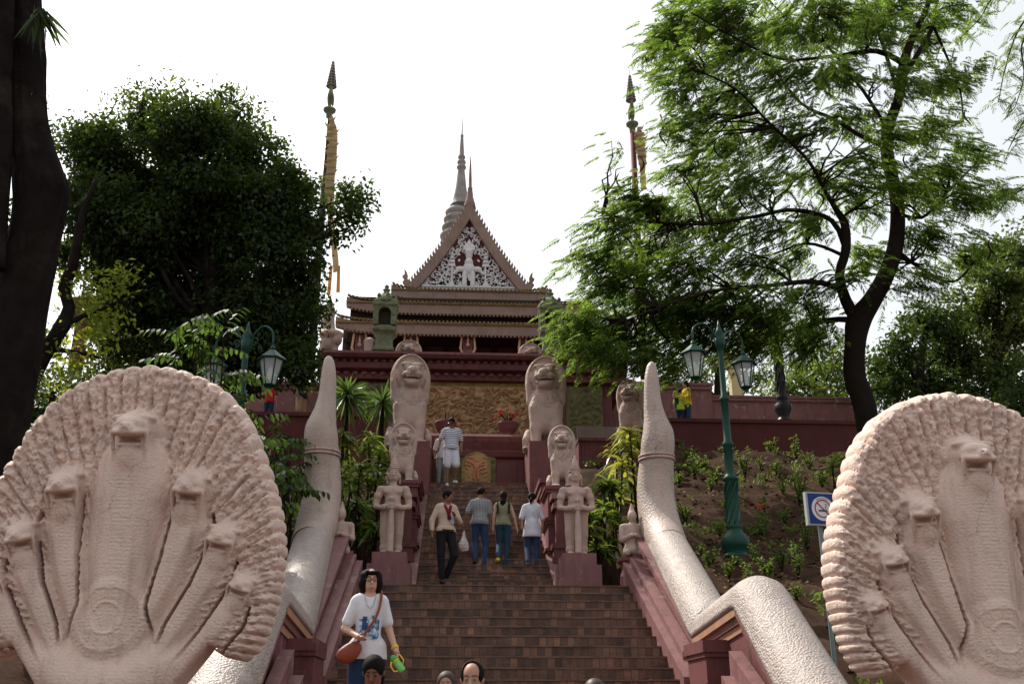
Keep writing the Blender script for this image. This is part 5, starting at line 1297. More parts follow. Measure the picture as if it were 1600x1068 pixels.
# ------------------------------------------------------------------ people
def person(lab, x, y, z, H=1.68, face=0.0, skin='skin', h=.013, arms=None, legs=None, lean=0.0, head=(0, 0), hair='short', hairm=None,
           top=None, topcol=None, sleeve=.5, hem=.86, bottom='long', botcol=None, shoe=(.03, .03, .03), slim=1.0, skirt=0., group=None, features=False, bald=False, extra=None, child=False):
    """local frame faces -y; person's left is +x. arms: {1:(elbow,wrist), -1:(elbow,wrist)}"""
    s_ = H / 1.70; k_ = s_
    t = thing('person', lab, 'person', (x, y, z), face, group)
    def P_(p):   # lean of the upper body about the hips
        p = np.array(p, float); 
        if lean and p[2] > .9: d = p[2] - .92; p = np.array([p[0], p[1] - math.sin(lean) * d, .92 + d * math.cos(lean)])
        return tuple(p * s_)
    A = {1: ((.225, .03, 1.10), (.235, -.08, .86)), -1: ((-.225, .03, 1.10), (-.235, -.08, .86))}
    if arms: A.update(arms)
    LG = {1: ((.10, -.02, .50), (.10, .02, .09)), -1: ((-.10, -.02, .50), (-.10, .02, .09))}
    if legs: LG.update(legs)
    g = slim; lo = (-.55 * s_, -.75 * s_, -.12); hi = (.55 * s_, .6 * s_, 1.80 * s_)
    sd_ = SDF(lo, hi, h * s_)
    hx, hy = head; HC = np.array(P_((hx * .03, -.015 - hy * .02, 1.575))) / s_; cz = .0
    ch, sh = math.cos(hx), math.sin(hx)        # head turn about z (positive = to person's left... +x)
    tl = hy                                    # tilt forward
    def Hd(p):
        a, b_, c_ = p; b2 = b_ * math.cos(tl) + (-c_) * math.sin(tl) * 1.0; c2 = c_ * math.cos(tl) + b_ * math.sin(tl)
        return tuple((HC + np.array([a * ch - b2 * sh, a * sh + b2 * ch, c2])) * s_)
    S_ = lambda r: tuple(np.array(r) * s_) if not np.isscalar(r) else r * s_
    rot = (tl, 0, hx)
    E = lambda c_, r, k=.02, sub=False: sd_.ell(P_(c_), S_(r), k * s_, sub=sub)
    # trunk
    E((0, 0, .96), (.155 * g, .11, .12), .04); E((0, -.005, 1.12), (.135 * g, .095, .16), .05); E((0, 0, 1.28), (.165 * g, .105, .15), .05)
    sd_.cap(P_((-.13 * g, 0, 1.385)), P_((.13 * g, 0, 1.385)), .055 * s_, k=.04 * s_); sd_.cap(P_((-.05 * g, 0, 1.42)), P_((.05 * g, 0, 1.42)), .04 * s_, k=.05 * s_); sd_.cap(P_((0, 0.01, 1.40)), Hd((0, .01, -.06)), .052 * s_, .05 * s_, .025 * s_)
    hk = 1.0 if not child else 1.25
    sd_.ell(Hd((0, .005, .03)), S_((.074 * hk, .092 * hk, .092 * hk)), .01 * s_, rot=rot); sd_.ell(Hd((0, -.022, -.045)), S_((.056 * hk, .062 * hk, .062)), .03 * s_, rot=rot)
    sd_.cap(Hd((0, -.092 * hk, .012)), Hd((0, -.104 * hk, -.022)), .008 * s_, .014 * s_, .008 * s_)
    sd_.ell(Hd((0, -.078, -.062)), S_((.024, .012, .007)), .004 * s_, rot=rot); sd_.ell(Hd((0, -.076, -.074)), S_((.020, .011, .007)), .004 * s_, rot=rot)
    for q in (-1, 1):
        sd_.ell(Hd((q * .03, -.090 * hk, .012)), S_((.018, .014, .012)), .006 * s_, rot=rot, sub=True); sd_.ell(Hd((q * .03, -.078 * hk, .010)), S_((.014, .010, .010)), .003 * s_, rot=rot)
        sd_.ell(Hd((q * .077 * hk, .008, .0)), S_((.011, .02, .03)), .006 * s_, rot=rot)
    tp = SDF(lo, hi, h * s_) ; bt = SDF(lo, hi, h * s_)
    cl = .014
    for c_, r in (((0, 0, .96), (.155 * g, .11, .12)), ((0, -.005, 1.12), (.135 * g, .095, .16)), ((0, 0, 1.28), (.165 * g, .105, .15))):
        tp.ell(P_(c_), S_(tuple(a + cl for a in r)), .05 * s_)
    tp.cap(P_((-.13 * g, 0, 1.385)), P_((.13 * g, 0, 1.385)), (.055 + cl) * s_, k=.04 * s_); tp.cap(P_((-.05 * g, 0, 1.42)), P_((.05 * g, 0, 1.42)), (.04 + cl) * s_, k=.05 * s_)
    tp.cap(P_((0, 0, 1.02)), P_((0, .0, hem + .06)), .13 * g * s_, (.155 * g + skirt) * s_, .05 * s_); tp.ell(P_((0, 0, hem + .04)), S_((.165 * g + skirt, .125, .09)), .03 * s_)
    for q in (-1, 1):
        el, wr = A[q]; shd = P_((q * .165 * g, 0, 1.365)); el = P_(el); wr = P_(wr)
        sd_.cap(shd, el, .048 * s_, .038 * s_, .02 * s_); sd_.cap(el, wr, .037 * s_, .026 * s_, .012 * s_)
        d = np.array(wr) - np.array(el); d /= np.linalg.norm(d) + 1e-9; pc = np.array(wr) + d * .045 * s_
        side = np.array([0, 1.0, 0]) - d * d[1]; side /= np.linalg.norm(side) + 1e-9; nn = np.cross(d, side)
        sd_.cap(wr, pc, .024 * s_, .027 * s_, .01 * s_); sd_.cap(pc - side * .02 * s_, pc + side * .02 * s_, .017 * s_, k=.012 * s_)
        for j in range(4):
            a_ = pc + side * (j - 1.5) * .019 * s_ + d * .02 * s_; l1 = (.034, .038, .036, .028)[j] * s_
            b_ = a_ + d * l1 - nn * q * .006 * s_; c2 = b_ + d * l1 * .7 - nn * q * .016 * s_
            sd_.cap(a_, b_, .0095 * s_, .009 * s_, .003); sd_.cap(b_, c2, .009 * s_, .0075 * s_, .003)
        th = pc - side * .026 * s_ - d * .01 * s_; th2 = th - side * .02 * s_ + d * .035 * s_; sd_.cap(th, th2, .011 * s_, .009 * s_, .004)
        L1 = np.linalg.norm(np.array(el) - np.array(shd))
        if sleeve > 0:
            u_ = min(1, sleeve * 2); e2 = np.array(shd) + (np.array(el) - np.array(shd)) * u_
            tp.cap(shd, e2, .058 * s_, (.050 + .008 * (sleeve <= .5)) * s_, .03 * s_)
            if sleeve > .5:
                u2 = (sleeve - .5) * 2; w2 = np.array(el) + (np.array(wr) - np.array(el)) * min(u2, .93); tp.cap(el, w2, .052 * s_, .04 * s_, .015 * s_)
        kn, an = LG[q]; hp = P_((q * .085, 0, .90)); kn = tuple(np.array(kn) * s_); an = tuple(np.array(an) * s_)
        sd_.cap(hp, kn, .082 * s_, .055 * s_, .03 * s_); sd_.cap(kn, an, .054 * s_, .034 * s_, .015 * s_)
        if bottom == 'long': bt.cap(hp, kn, .095 * s_, .07 * s_, .03 * s_); bt.cap(kn, an, .068 * s_, .055 * s_, .015 * s_)
        elif bottom == 'short':
            k2 = tuple(np.array(hp) + (np.array(kn) - np.array(hp)) * .98); bt.cap(hp, k2, .105 * s_, .095 * s_, .03 * s_)
        f0 = np.array(an) + np.array([0, .02, -.055]) * s_; f1 = np.array(an) + np.array([q * .02, -.14, -.065]) * s_
        sd_.cap(f0, f1, .032 * s_, .026 * s_, .02 * s_)
    for q in (-1, 1): tp.cap(P_((q * .085, 0, .95)), P_((q * .088, 0, hem)), .098 * s_, (.104 + skirt) * s_, .03 * s_)
    tp.cut(2, hem * s_, True)
    if sleeve == 0: pass
    nz_ = np.array(P_((0, 0, 1.445))); tp.ell((nz_[0], nz_[1] - .03 * s_, nz_[2] + .03 * s_), S_((.075, .075, .07)), .01, sub=True)
    body = sd_.build('body', M[skin], t)
    if top: 
        o = tp.build(top, topcol, t)
    if bottom:
        bt.ell(P_((0, 0, .95)), S_((.170 * g, .125, .12)), .04 * s_); bt.cut(2, min(1.02, hem + .07) * s_, False)
        bt.build('trousers' if bottom == 'long' else 'shorts', botcol, t)
    if shoe is not None:
        sh_ = SDF(lo, hi, h * s_ * .9)
        for q in (-1, 1):
            an = np.array(LG[q][1]) * s_; sh_.cap(an + np.array([0, .03, -.06]) * s_, an + np.array([q * .02, -.15, -.068]) * s_, .043 * s_, .037 * s_, .01 * s_); sh_.cap(an + np.array([0, .0, -.03]) * s_, an + np.array([0, .0, -.05]) * s_, .045 * s_, k=.02 * s_)
        sh_.build('shoe', plain('shoe_leather', shoe, .5), t)
    # hair
    if not bald or hair:
        hr = SDF(tuple(np.array(Hd((0, 0, 0))) - .34 * s_), tuple(np.array(Hd((0, 0, 0))) + .22 * s_), .0065 * s_)
        hr.ell(Hd((0, .012, .042)), S_((.087 * hk, .100 * hk, .096 * hk)), .01 * s_, rot=rot)
        if hair == 'bob':
            hr.V[:] = 9.0; hr.ell(Hd((0, .02, .032)), S_((.091, .102, .095)), .01 * s_, rot=rot)
            for q in (-1, 1): hr.chain([Hd((q * .066, .01, .05)), Hd((q * .074, .005, -.03)), Hd((q * .076, -.005, -.105))], [.038 * s_, .034 * s_, .026 * s_], .05 * s_)
            hr.chain([Hd((0, .06, .02)), Hd((0, .07, -.09))], [.075 * s_, .06 * s_], .03 * s_)
            hr.ell(Hd((0, -.102, -.035)), S_((.062, .075, .085)), .012 * s_, rot=rot, sub=True)
            hr.chain([Hd((-.05, -.072, .080)), Hd((.0, -.086, .074)), Hd((.05, -.072, .082))], [.018 * s_, .016 * s_, .018 * s_], .02 * s_)
        elif hair == 'long':
            hr.chain([Hd((0, .05, .0)), Hd((0.01, .085, -.12)), Hd((.02, .10, -.23))], [.075 * s_, .06 * s_, .032 * s_], .03 * s_); hr.ell(Hd((0, -.10, -.03)), S_((.062, .07, .085)), .01 * s_, rot=rot, sub=True)
        elif hair == 'tail':
            hr.chain([Hd((0, .09, .03)), Hd((.03, .12, -.06)), Hd((.04, .10, -.13))], [.035 * s_, .035 * s_, .015 * s_], .02 * s_); hr.ell(Hd((0, -.10, -.03)), S_((.068, .08, .09)), .01 * s_, rot=rot, sub=True)
        elif hair == 'balding':
            hr.ell(Hd((0, -.075, .07)), S_((.062, .105, .075)), .01 * s_, rot=rot, sub=True); hr.ell(Hd((0, -.10, -.03)), S_((.07, .08, .10)), .01 * s_, rot=rot, sub=True)
        else:
            hr.ell(Hd((0, -.105, -.02)), S_((.068 * hk, .075 * hk, .085 * hk)), .01 * s_, rot=rot, sub=True); hr.ell(Hd((0, .0, -.11)), S_((.09, .12, .075)), .01 * s_, rot=rot, sub=True)
        hr.build('hair', hairm or M['hair'], t)
    if features:
        for q in (-1, 1):
            c_ = Hd((q * .03, -.083 * hk, .010)); MB().lathe([(.001, -.006 * s_), (.007 * s_, 0), (.001, .006 * s_)], c_, 8).build('eye', M['hair'], t, True, local=True)
            MB().tube([Hd((q * .012, -.096 * hk, .034)), Hd((q * .03, -.096 * hk, .039)), Hd((q * .05, -.082 * hk, .034))], .0032 * s_, 5).build('eyebrow', M['hair'], t, local=True)
        MB().tube([Hd((-.02, -.086, -.068)), Hd((0, -.092, -.066)), Hd((.02, -.086, -.068))], .0045 * s_, 5).build('mouth', plain('lip_colour', (.30, .10, .08), .5), t, True, local=True)
    t['_s'] = s_
    return t, P_, Hd, A, s_
def at(px, py, Y): return ux(px, py, Y), Y, uz(px, py, Y)
# --- woman in white T-shirt
wt = cloth('white_tshirt_cloth', (.62, .62, .66)); navy = cloth('navy_denim', (.012, .03, .07)); 
WYw = 9.5
x, y, z = at(577, 882, WYw); z1 = z
Hw = 1.60
t, P_, Hd, A, s_ = person('woman with black bob and glasses in a white printed T-shirt, descending at the left', x + .02, y, z1 - Hw * 1.02, Hw, R(8), 'skin3', .0085,
    arms={-1: ((-.225, .0, 1.12), (-.11, -.20, 1.04)), 1: ((.20, .0, 1.12), (.26, -.14, .93))}, hair='bob', top='tshirt', topcol=wt, sleeve=.36, hem=.84, botcol=navy, features=True, slim=.80, head=(.06, .05), group=None)
wroot = t; Lw = np.array(t.location)
# glasses
b = MB()
for q in (-1, 1):
    b.tube([Hd((q * .033 + .025 * math.cos(a), -.104, .008 + .018 * math.sin(a))) for a in np.linspace(0, 2 * math.pi, 17)], .0028, 5, cap=False)
    b.tube([Hd((q * .058, -.103, .012)), Hd((q * .082, .0, .012))], .0024, 4)
b.tube([Hd((-.01, -.108, .012)), Hd((.01, -.108, .012))], .0024, 4); b.build('glasses', M['black'], t, local=True)
b = MB().tube([P_((-.055, -.075, 1.425)), P_((-.03, -.125, 1.33)), P_((0, -.135, 1.30)), P_((.03, -.125, 1.33)), P_((.055, -.075, 1.425))], .0022, 4); b.build('necklace', plain('silver_chain', (.25, .24, .2), .3, .8), t, local=True)
def decal(name, m, rects, t, yoff=-.128):
    b = MB()
    for (xa, xb, za, zb2) in rects:
        n = 5; v = []; f_ = []
        for i in range(n + 1):
            xx = xa + (xb - xa) * i / n; yy_ = yoff + .55 * xx * xx
            v += [P_((xx, yy_, za)), P_((xx, yy_ - .002, zb2))]
        for i in range(n): f_.append((2 * i, 2 * i + 2, 2 * i + 3, 2 * i + 1))
        b.add(v, f_)
    return b.build(name, m, t, local=True)
def f3(a, b_, c_): return plain('shirt_print', (a, b_, c_), .8, var=.5, scale=60)
def printmat():
    m = bpy.data.materials.new('faded_shirt_print'); m.use_nodes = True; nt = m.node_tree; b = nt.nodes["Principled BSDF"]; b.inputs['Roughness'].default_value = .9
    tc = N(nt, "ShaderNodeTexCoord"); n1 = N(nt, "ShaderNodeTexNoise", Scale=26.0, Detail=5.0); nt.links.new(tc.outputs['Object'], n1.inputs['Vector'])
    rp = N(nt, "ShaderNodeValToRGB"); rp.color_ramp.elements[0].position = .40; rp.color_ramp.elements[0].color = (.03, .10, .22, 1); rp.color_ramp.elements[1].position = .60; rp.color_ramp.elements[1].color = (.60, .61, .66, 1)
    e = rp.color_ramp.elements.new(.50); e.color = (.22, .38, .55, 1); nt.links.new(n1.outputs[0], rp.inputs[0]); nt.links.new(rp.outputs[0], b.inputs['Base Color']); return m
pm_ = printmat()
decal('shirt_print', pm_, [(-.10, .095, 1.05, 1.205), (.01, .09, 1.02, 1.05), (.02, .06, 1.205, 1.24)], t, -.130)
decal('printed_figures', f3(.03, .07, .17), [(-.07, -.015, 1.10, 1.17), (-.058, -.028, 1.17, 1.195), (-.065, -.022, 1.195, 1.228)], t, -.1335)
decal('printed_letters', f3(.55, .6, .66), [(-.085 + k * .03, -.068 + k * .03, 1.065, 1.08) for k in range(6)], t, -.1365)
# watch
wr = np.array(P_(A[1][1])); el = np.array(P_(A[1][0])); d = (wr - el) / np.linalg.norm(wr - el)
MB().tube([wr - d * .025, wr + d * .0], [.034, .033], 12).build('wristband', plain('yellow_band', (.62, .45, .02), .4), t, True, local=True)
# bag (a thing of its own)
lth = mat('red_brown_leather', (.22, .05, .025), .45, .2, 20, bump=.2, bscale=90)
W2 = lambda p: Lw + np.array((Matrix.Rotation(R(8), 3, 'Z') @ Vector(P_(p))))
bc = W2((-.17, -.16, .90)); tb = thing('shoulder_bag', 'red-brown leather shoulder bag held by the woman in the white T-shirt', 'bag', bc, R(8))
s = SDF((-.2, -.1, -.16), (.2, .1, .16), .008); s.ell((0, 0, 0), (.115, .045, .075), .02, rot=(0, R(-35), 0)); s.ell((-.03, 0, -.03), (.09, .045, .065), .03); s.build('pouch', lth, tb)
pts = [W2(p) for p in [(-.12, -.18, .97), (-.03, -.165, 1.08), (.06, -.165, 1.22), (.10, -.15, 1.34), (.125, -.07, 1.475), (.12, .07, 1.43), (.02, .13, 1.2), (-.12, .12, 1.0), (-.2, .0, .93)]]
MB().tube(resample(pts, .03), .013, 6).build('strap', lth, tb, True)
bc = W2((.28, -.22, .79)); tb = thing('drinking_bottle', 'green drinking bottle with yellow handles hanging from the woman\'s hand', 'bottle', bc, 0)
gp = plain('green_translucent_plastic', (.18, .55, .16), .3); yp = plain('yellow_plastic', (.75, .5, .02), .4)
o = MB().lathe([(.03, -.075), (.034, -.06), (.033, .02), (.03, .04)], (0, 0, 0), 14).build('bottle_body', gp, tb, True, local=True); o.rotation_euler = (0, R(-38), 0)
o2 = MB().lathe([(.034, .035), (.035, .05), (.03, .075), (.015, .09), (.004, .094)], (0, 0, 0), 14).build('cap', plain('dark_green_cap', (.08, .35, .08), .4), tb, True, local=True); o2.rotation_euler = (0, R(-38), 0)
b = MB(); b.tube([(-.034, -.03, .05), (-.06, -.03, .02), (-.062, -.03, -.03), (-.034, -.03, -.05)], .007, 6).tube([(.034, -.0, .05), (.06, 0, .06), (.062, 0, .0), (.034, 0, -.03)], .007, 6)
b.lathe([(.037, .028), (.037, .04)], (0, 0, 0), 14); o3 = b.build('handle', yp, tb, True, local=True); o3.rotation_euler = (0, R(-38), 0)
# --- guide
khaki = cloth('cream_shirt_cloth', (.50, .38, .30)); black = cloth('black_trouser_cloth', (.010, .010, .013))
x, y, z = at(692, 912, 18.0); zst = lambda Y: ZL + .1685 * (math.floor((Y - 17.6) / .33) + 1)
t, P_, Hd, A, s_ = person('man in cream long-sleeved shirt with dark red scarf descending, looking to the right', x + .03, 18.0, z + .01, 1.66, R(20), 'skin2', .013, arms={-1: ((-.27, .02, 1.12), (-.27, -.02, .86)), 1: ((.25, -.06, 1.12), (.10, -.21, 1.20))}, legs={1: ((.14, -.10, .50), (.05, .10, .12)), -1: ((-.09, -.02, .50), (-.06, -.02, .08))}, head=(.75, .05), top='shirt', topcol=khaki, sleeve=1.0, hem=.93, botcol=black, group='visitors on the upper stairs')
b = MB().tube([P_((-.07, .0, 1.44)), P_((-.05, -.10, 1.38)), P_((.0, -.135, 1.26)), P_((.02, -.14, 1.14))], [.03, .028, .03, .035], 8).tube([P_((.075, .0, 1.44)), P_((.05, -.10, 1.38)), P_((.01, -.14, 1.26))], .028, 8)
b.build('scarf', cloth('maroon_scarf', (.16, .012, .03)), t, True, local=True)
b = MB(); c_ = P_((.07, -.14, 1.13)); b.box(c_[0] - .035, c_[0] + .035, c_[1] - .006, c_[1], c_[2] - .06, c_[2] + .04); b.build('name_badge', plain('badge_blue_white', (.35, .42, .6)), t, local=True)
MB().tube([P_((-.11, -.125, .945)), P_((0, -.142, .945)), P_((.11, -.125, .945))], .014, 5).build('belt', M['hair'], t, local=True)
# --- three visitors climbing, seen from behind
def checkmat():
    m = bpy.data.materials.new('small_check_cloth'); m.use_nodes = True; nt = m.node_tree; b = nt.nodes["Principled BSDF"]; b.inputs['Roughness'].default_value = .9
    tc = N(nt, "ShaderNodeTexCoord"); sp = N(nt, "ShaderNodeSeparateXYZ"); nt.links.new(tc.outputs['Object'], sp.inputs[0])
    def stripe(i, f, th):
        m1 = N(nt, "ShaderNodeMath", operation='MULTIPLY'); m1.inputs[1].default_value = f; nt.links.new(sp.outputs[i], m1.inputs[0]); fr = N(nt, "ShaderNodeMath", operation='FRACT'); nt.links.new(m1.outputs[0], fr.inputs[0])
        lt = N(nt, "ShaderNodeMath", operation='LESS_THAN'); lt.inputs[1].default_value = th; nt.links.new(fr.outputs[0], lt.inputs[0]); return lt
    a, c_ = stripe(0, 34, .45), stripe(2, 30, .4); ad = N(nt, "ShaderNodeMath", operation='ADD'); nt.links.new(a.outputs[0], ad.inputs[0]); nt.links.new(c_.outputs[0], ad.inputs[1])
    h2 = N(nt, "ShaderNodeMath", operation='MULTIPLY'); h2.inputs[1].default_value = .5; nt.links.new(ad.outputs[0], h2.inputs[0])
    mx = N(nt, "ShaderNodeMix", data_type='RGBA'); mx.inputs[6].default_value = (.30, .30, .31, 1); mx.inputs[7].default_value = (.045, .045, .06, 1); nt.links.new(h2.outputs[0], mx.inputs[0]); nt.links.new(mx.outputs[2], b.inputs['Base Color'])
    return m
def stripemat():
    m = bpy.data.materials.new('navy_striped_cloth'); m.use_nodes = True; nt = m.node_tree; b = nt.nodes["Principled BSDF"]; b.inputs['Roughness'].default_value = .9
    tc = N(nt, "ShaderNodeTexCoord"); sp = N(nt, "ShaderNodeSeparateXYZ"); nt.links.new(tc.outputs['Object'], sp.inputs[0])
    m1 = N(nt, "ShaderNodeMath", operation='MULTIPLY'); m1.inputs[1].default_value = 21; nt.links.new(sp.outputs[2], m1.inputs[0]); fr = N(nt, "ShaderNodeMath", operation='FRACT'); nt.links.new(m1.outputs[0], fr.inputs[0])
    lt = N(nt, "ShaderNodeMath", operation='LESS_THAN'); lt.inputs[1].default_value = .42; nt.links.new(fr.outputs[0], lt.inputs[0])
    mx = N(nt, "ShaderNodeMix", data_type='RGBA'); mx.inputs[6].default_value = (.62, .62, .66, 1); mx.inputs[7].default_value = (.05, .06, .12, 1); nt.links.new(lt.outputs[0], mx.inputs[0]); nt.links.new(mx.outputs[2], b.inputs['Base Color'])
    return m
jean = cloth('blue_denim', (.025, .05, .11)); jean2 = cloth('dark_teal_denim', (.018, .045, .075))
Yp = 18.95
x, y, z = at(749, 886, Yp); Hp = (uz(753, 757, Yp) - z) * .985
t, P_, Hd, A, s_ = person('man in checked short-sleeved shirt and jeans climbing the stairs, carrying a plastic bag', x, y, z - .02, Hp, R(180 - 5), 'skin2', .013, lean=.10, arms={1: ((.27, .05, 1.14), (.33, -.02, .92)), -1: ((-.22, .0, 1.12), (-.22, -.05, .88))}, legs={-1: ((-.11, -.06, .50), (-.10, .0, .08)), 1: ((.10, -.08, .55), (.09, .04, .20))}, head=(-.55, .25), top='shirt', topcol=checkmat(), sleeve=.42, hem=.90, botcol=jean, slim=1.12, group='visitors on the upper stairs')
wrp = np.array(t.location) + np.array(Matrix.Rotation(R(175), 3, 'Z') @ Vector(P_((.335, -.06, .80))))
tb = thing('plastic_bag', 'thin white plastic carrier bag with fruit, held by the man in the checked shirt', 'bag', wrp)
def bagmat():
    m = bpy.data.materials.new('thin_plastic_film'); m.use_nodes = True; b = m.node_tree.nodes["Principled BSDF"]; b.inputs['Base Color'].default_value = (.75, .72, .72, 1); b.inputs['Alpha'].default_value = .55; b.inputs['Roughness'].default_value = .25; return m
s = SDF((-.14, -.12, -.42), (.14, .12, .05), .009); s.ell((0, 0, -.27), (.095, .07, .115), .02); s.cap((0, 0, -.2), (0, 0, .0), .05, .012, .03); s.ell((.05, 0, -.33), (.05, .05, .05), .02)
s.build('bag_film', bagmat(), tb, disp=lambda P: P + (np.stack([vnoise(P[:, 0] * 40, P[:, 2] * 40, seed=3), vnoise(P[:, 0] * 40, P[:, 2] * 40, seed=4), 0 * P[:, 0]], 1) - .5) * .014)
MB().lathe([(.005, -.05), (.035, -.03), (.045, 0), (.035, .03), (.005, .045)], (-.01, 0, -.31), 10).build('fruit', plain('orange_fruit', (.5, .2, .1)), tb, True, local=True)
x, y, z = at(786, 888, Yp); Hp = (uz(787, 765, Yp) - z) * .985
t, P_, Hd, A, s_ = person('woman with long black hair, olive sleeveless top and yellow shoes climbing the stairs', x, y, z, Hp, R(180), 'skin', .013, lean=.05, arms={-1: ((-.24, .03, 1.12), (-.30, .0, .88)), 1: ((.21, .03, 1.12), (.22, .0, .88))}, legs={1: ((.08, -.06, .52), (.12, .22, .22)), -1: ((-.09, -.04, .50), (-.05, .02, .08))}, hair='long', top='tank_top', topcol=cloth('olive_top', (.19, .18, .11)), sleeve=0, hem=.93, botcol=jean2, shoe=(.50, .45, .05), slim=.95, group='visitors on the upper stairs')
MB().tube([P_((-.12, .02, 1.46)), P_((-.13, .115, 1.36)), P_((-.12, .12, 1.18))], .017, 5).tube([P_((.12, .02, 1.46)), P_((.13, .115, 1.36)), P_((.12, .12, 1.18))], .017, 5).build('backpack_strap', M['hair'], t, local=True)
x, y, z = at(832, 893, Yp); Hp = (uz(832, 767, Yp) - z) * .985
t, P_, Hd, A, s_ = person('woman with tied black hair in a loose white tunic and blue jeans climbing the stairs', x, y, z, Hp, R(180 + 8), 'skin', .013, lean=.06, arms={-1: ((-.24, .02, 1.12), (-.24, -.1, .92)), 1: ((.24, .02, 1.12), (.2, -.16, 1.0))}, legs={1: ((.09, -.08, .52), (.13, .16, .20)), -1: ((-.09, -.04, .50), (-.09, .02, .08))}, hair='tail', top='tunic', topcol=cloth('white_tunic_cloth', (.52, .52, .58)), sleeve=.45, hem=.73, botcol=jean, shoe=(.06, .06, .07), slim=1.0, skirt=.02, group='visitors on the upper stairs')
MB().tube([P_((.13, .05, 1.44)), P_((.0, .125, 1.25)), P_((-.13, .11, 1.05))], .008, 5).build('bag_strap', wt, t, local=True)
# --- man in striped polo at the top of the stairs
Yq = 23.95; x, y, z = at(704, 760, Yq); Hp = (uz(702, 652, Yq) - z) * .99
t, P_, Hd, A, s_ = person('man in striped polo shirt and white shorts stepping down at the top of the stairs', x, y, z, Hp, R(8), 'skin2', .013, arms={-1: ((-.27, .02, 1.14), (-.31, -.04, .95)), 1: ((.25, .03, 1.12), (.24, -.04, .90))}, legs={-1: ((-.10, -.06, .50), (-.10, -.08, .06)), 1: ((.11, -.10, .52), (.10, .05, .17))}, head=(-.35, .45), top='polo_shirt', topcol=stripemat(), sleeve=.38, hem=.90, bottom='short', botcol=cloth('white_shorts_cloth', (.55, .55, .60)), shoe=(.6, .6, .6), slim=1.15, group='visitors on the upper stairs')
MB().tube([Hd((-.075, -.03, .015)), Hd((-.04, -.10, .01)), Hd((.04, -.10, .01)), Hd((.075, -.03, .015))], .012, 6).build('sunglasses', M['black'], t, local=True)
Yq = 24.6; x = ux(691, 730, Yq); z = ZT
t, P_, Hd, A, s_ = person('person in white shirt half hidden behind the striped-polo man', x, Yq, z, 1.5, R(15), 'skin2', .016, top='shirt', topcol=cloth('offwhite_shirt', (.5, .48, .5)), sleeve=.45, hem=.85, botcol=cloth('grey_trousers', (.27, .27, .31)), shoe=(.3, .3, .3), head=(-.4, .4), group='visitors on the upper stairs')
# --- people at the bottom of the frame
for (lab, px, pyt, Y, H, sk, hair, tc, kw) in [
    ('woman with tied-back dark hair looking down, at the bottom left of the steps', 586, 1019, 7.4, 1.55, 'skin2', 'tail', (.55, .16, .13), dict(head=(-.1, .35))),
    ('balding middle-aged man beside a toddler at the bottom of the steps', 739, 1028, 7.4, 1.66, 'skin', 'balding', (.10, .10, .12), dict(head=(-.15, .1))),
    ('person at the bottom edge, only the top of the brown hair in view', 928, 1056, 7.4, 1.58, 'skin', 'short', (.2, .2, .22), dict(head=(0, .3)))]:
    x, y, z = at(px, pyt, Y)
    hm = mat('brown_hair', (.05, .03, .02), .5, .3, 30) if px > 900 else None
    t, P_, Hd, A, s_ = person(lab, x, Y, z - H * 1.015, H, R(0), sk, .0095, hair=hair, top='blouse' if px < 600 else 'shirt', topcol=cloth('top_cloth', tc), sleeve=.4, botcol=navy, features=True, hairm=hm, group='visitors at the foot of the stairs', **kw)
x, y, z = at(698, 1045, 7.2); H = 1.0
t, P_, Hd, A, s_ = person('toddler with thin short hair beside the balding man at the bottom of the steps', x, 7.2, z - H * 1.03, H, R(-5), 'skin', .012, hair='short', top='tshirt', topcol=cloth('toddler_top', (.4, .42, .5)), sleeve=.4, botcol=navy, features=True, child=True, group='visitors at the foot of the stairs', hairm=mat('thin_hair', (.06, .04, .03), .6, .3, 30))
# --- people on the terraces
Yt = 32.3
def tp_(lab, px, py_top, H, **kw):
    x = ux(px, py_top + 30, Yt); return person(lab, x, Yt, TZ, H, h=.02, group='visitors on the side terraces', **kw)
HT = uz(1072, 594, Yt) - TZ
t, P_, Hd, A, s_ = tp_('woman in bright yellow jacket carrying a small child on the right terrace', 1073, 594, HT * .985, face=R(-75), skin='skin', hair='long', top='jacket', topcol=cloth('bright_yellow_cloth', (.70, .42, .01)), sleeve=1.0, hem=.88, botcol=jean2, arms={1: ((.24, -.05, 1.1), (.12, -.30, 1.12)), -1: ((-.24, -.05, 1.1), (-.1, -.30, 1.05))})
cloc = np.array(t.location) + np.array([-.36, -.05, HT * .42])
person('small child in olive top held by the woman in yellow on the terrace', cloc[0], cloc[1], cloc[2], .80, R(10), 'skin2', .02, hair='short', top='top', topcol=cloth('olive_child_top', (.3, .3, .05)), sleeve=.8, botcol=jean2, child=True, group='visitors on the side terraces')
tp_('person in red shirt seen from behind on the left terrace below a lantern', 421, 596, 1.6, face=R(170), skin='skin', hair='long', top='shirt', topcol=cloth('red_cloth', (.35, .015, .02)), sleeve=.4, hem=.88, botcol=navy)
HT2 = uz(472, 578, Yt) - TZ
t, P_, Hd, A, s_ = tp_('person in red cap and navy T-shirt standing on the left terrace near the rail tail', 472, 578, HT2 * .98, face=R(60), skin='skin2', hair='short', top='tshirt', topcol=cloth('navy_tshirt', (.012, .018, .04)), sleeve=.4, hem=.86, botcol=cloth('khaki_shorts', (.3, .2, .12)), bottom='short', head=(0, .3))
s = SDF(tuple(np.array(Hd((0, 0, .05))) - .25), tuple(np.array(Hd((0, 0, .05))) + .25), .012); s.ell(Hd((0, .01, .06)), (.095, .11, .08), .01); s.cap(Hd((0, -.08, .045)), Hd((0, -.17, .03)), .05, .03, .01); s.cut(2, Hd((0, 0, .02))[2], True)
s.build('cap', cloth('red_cap_cloth', (.45, .01, .03)), t)
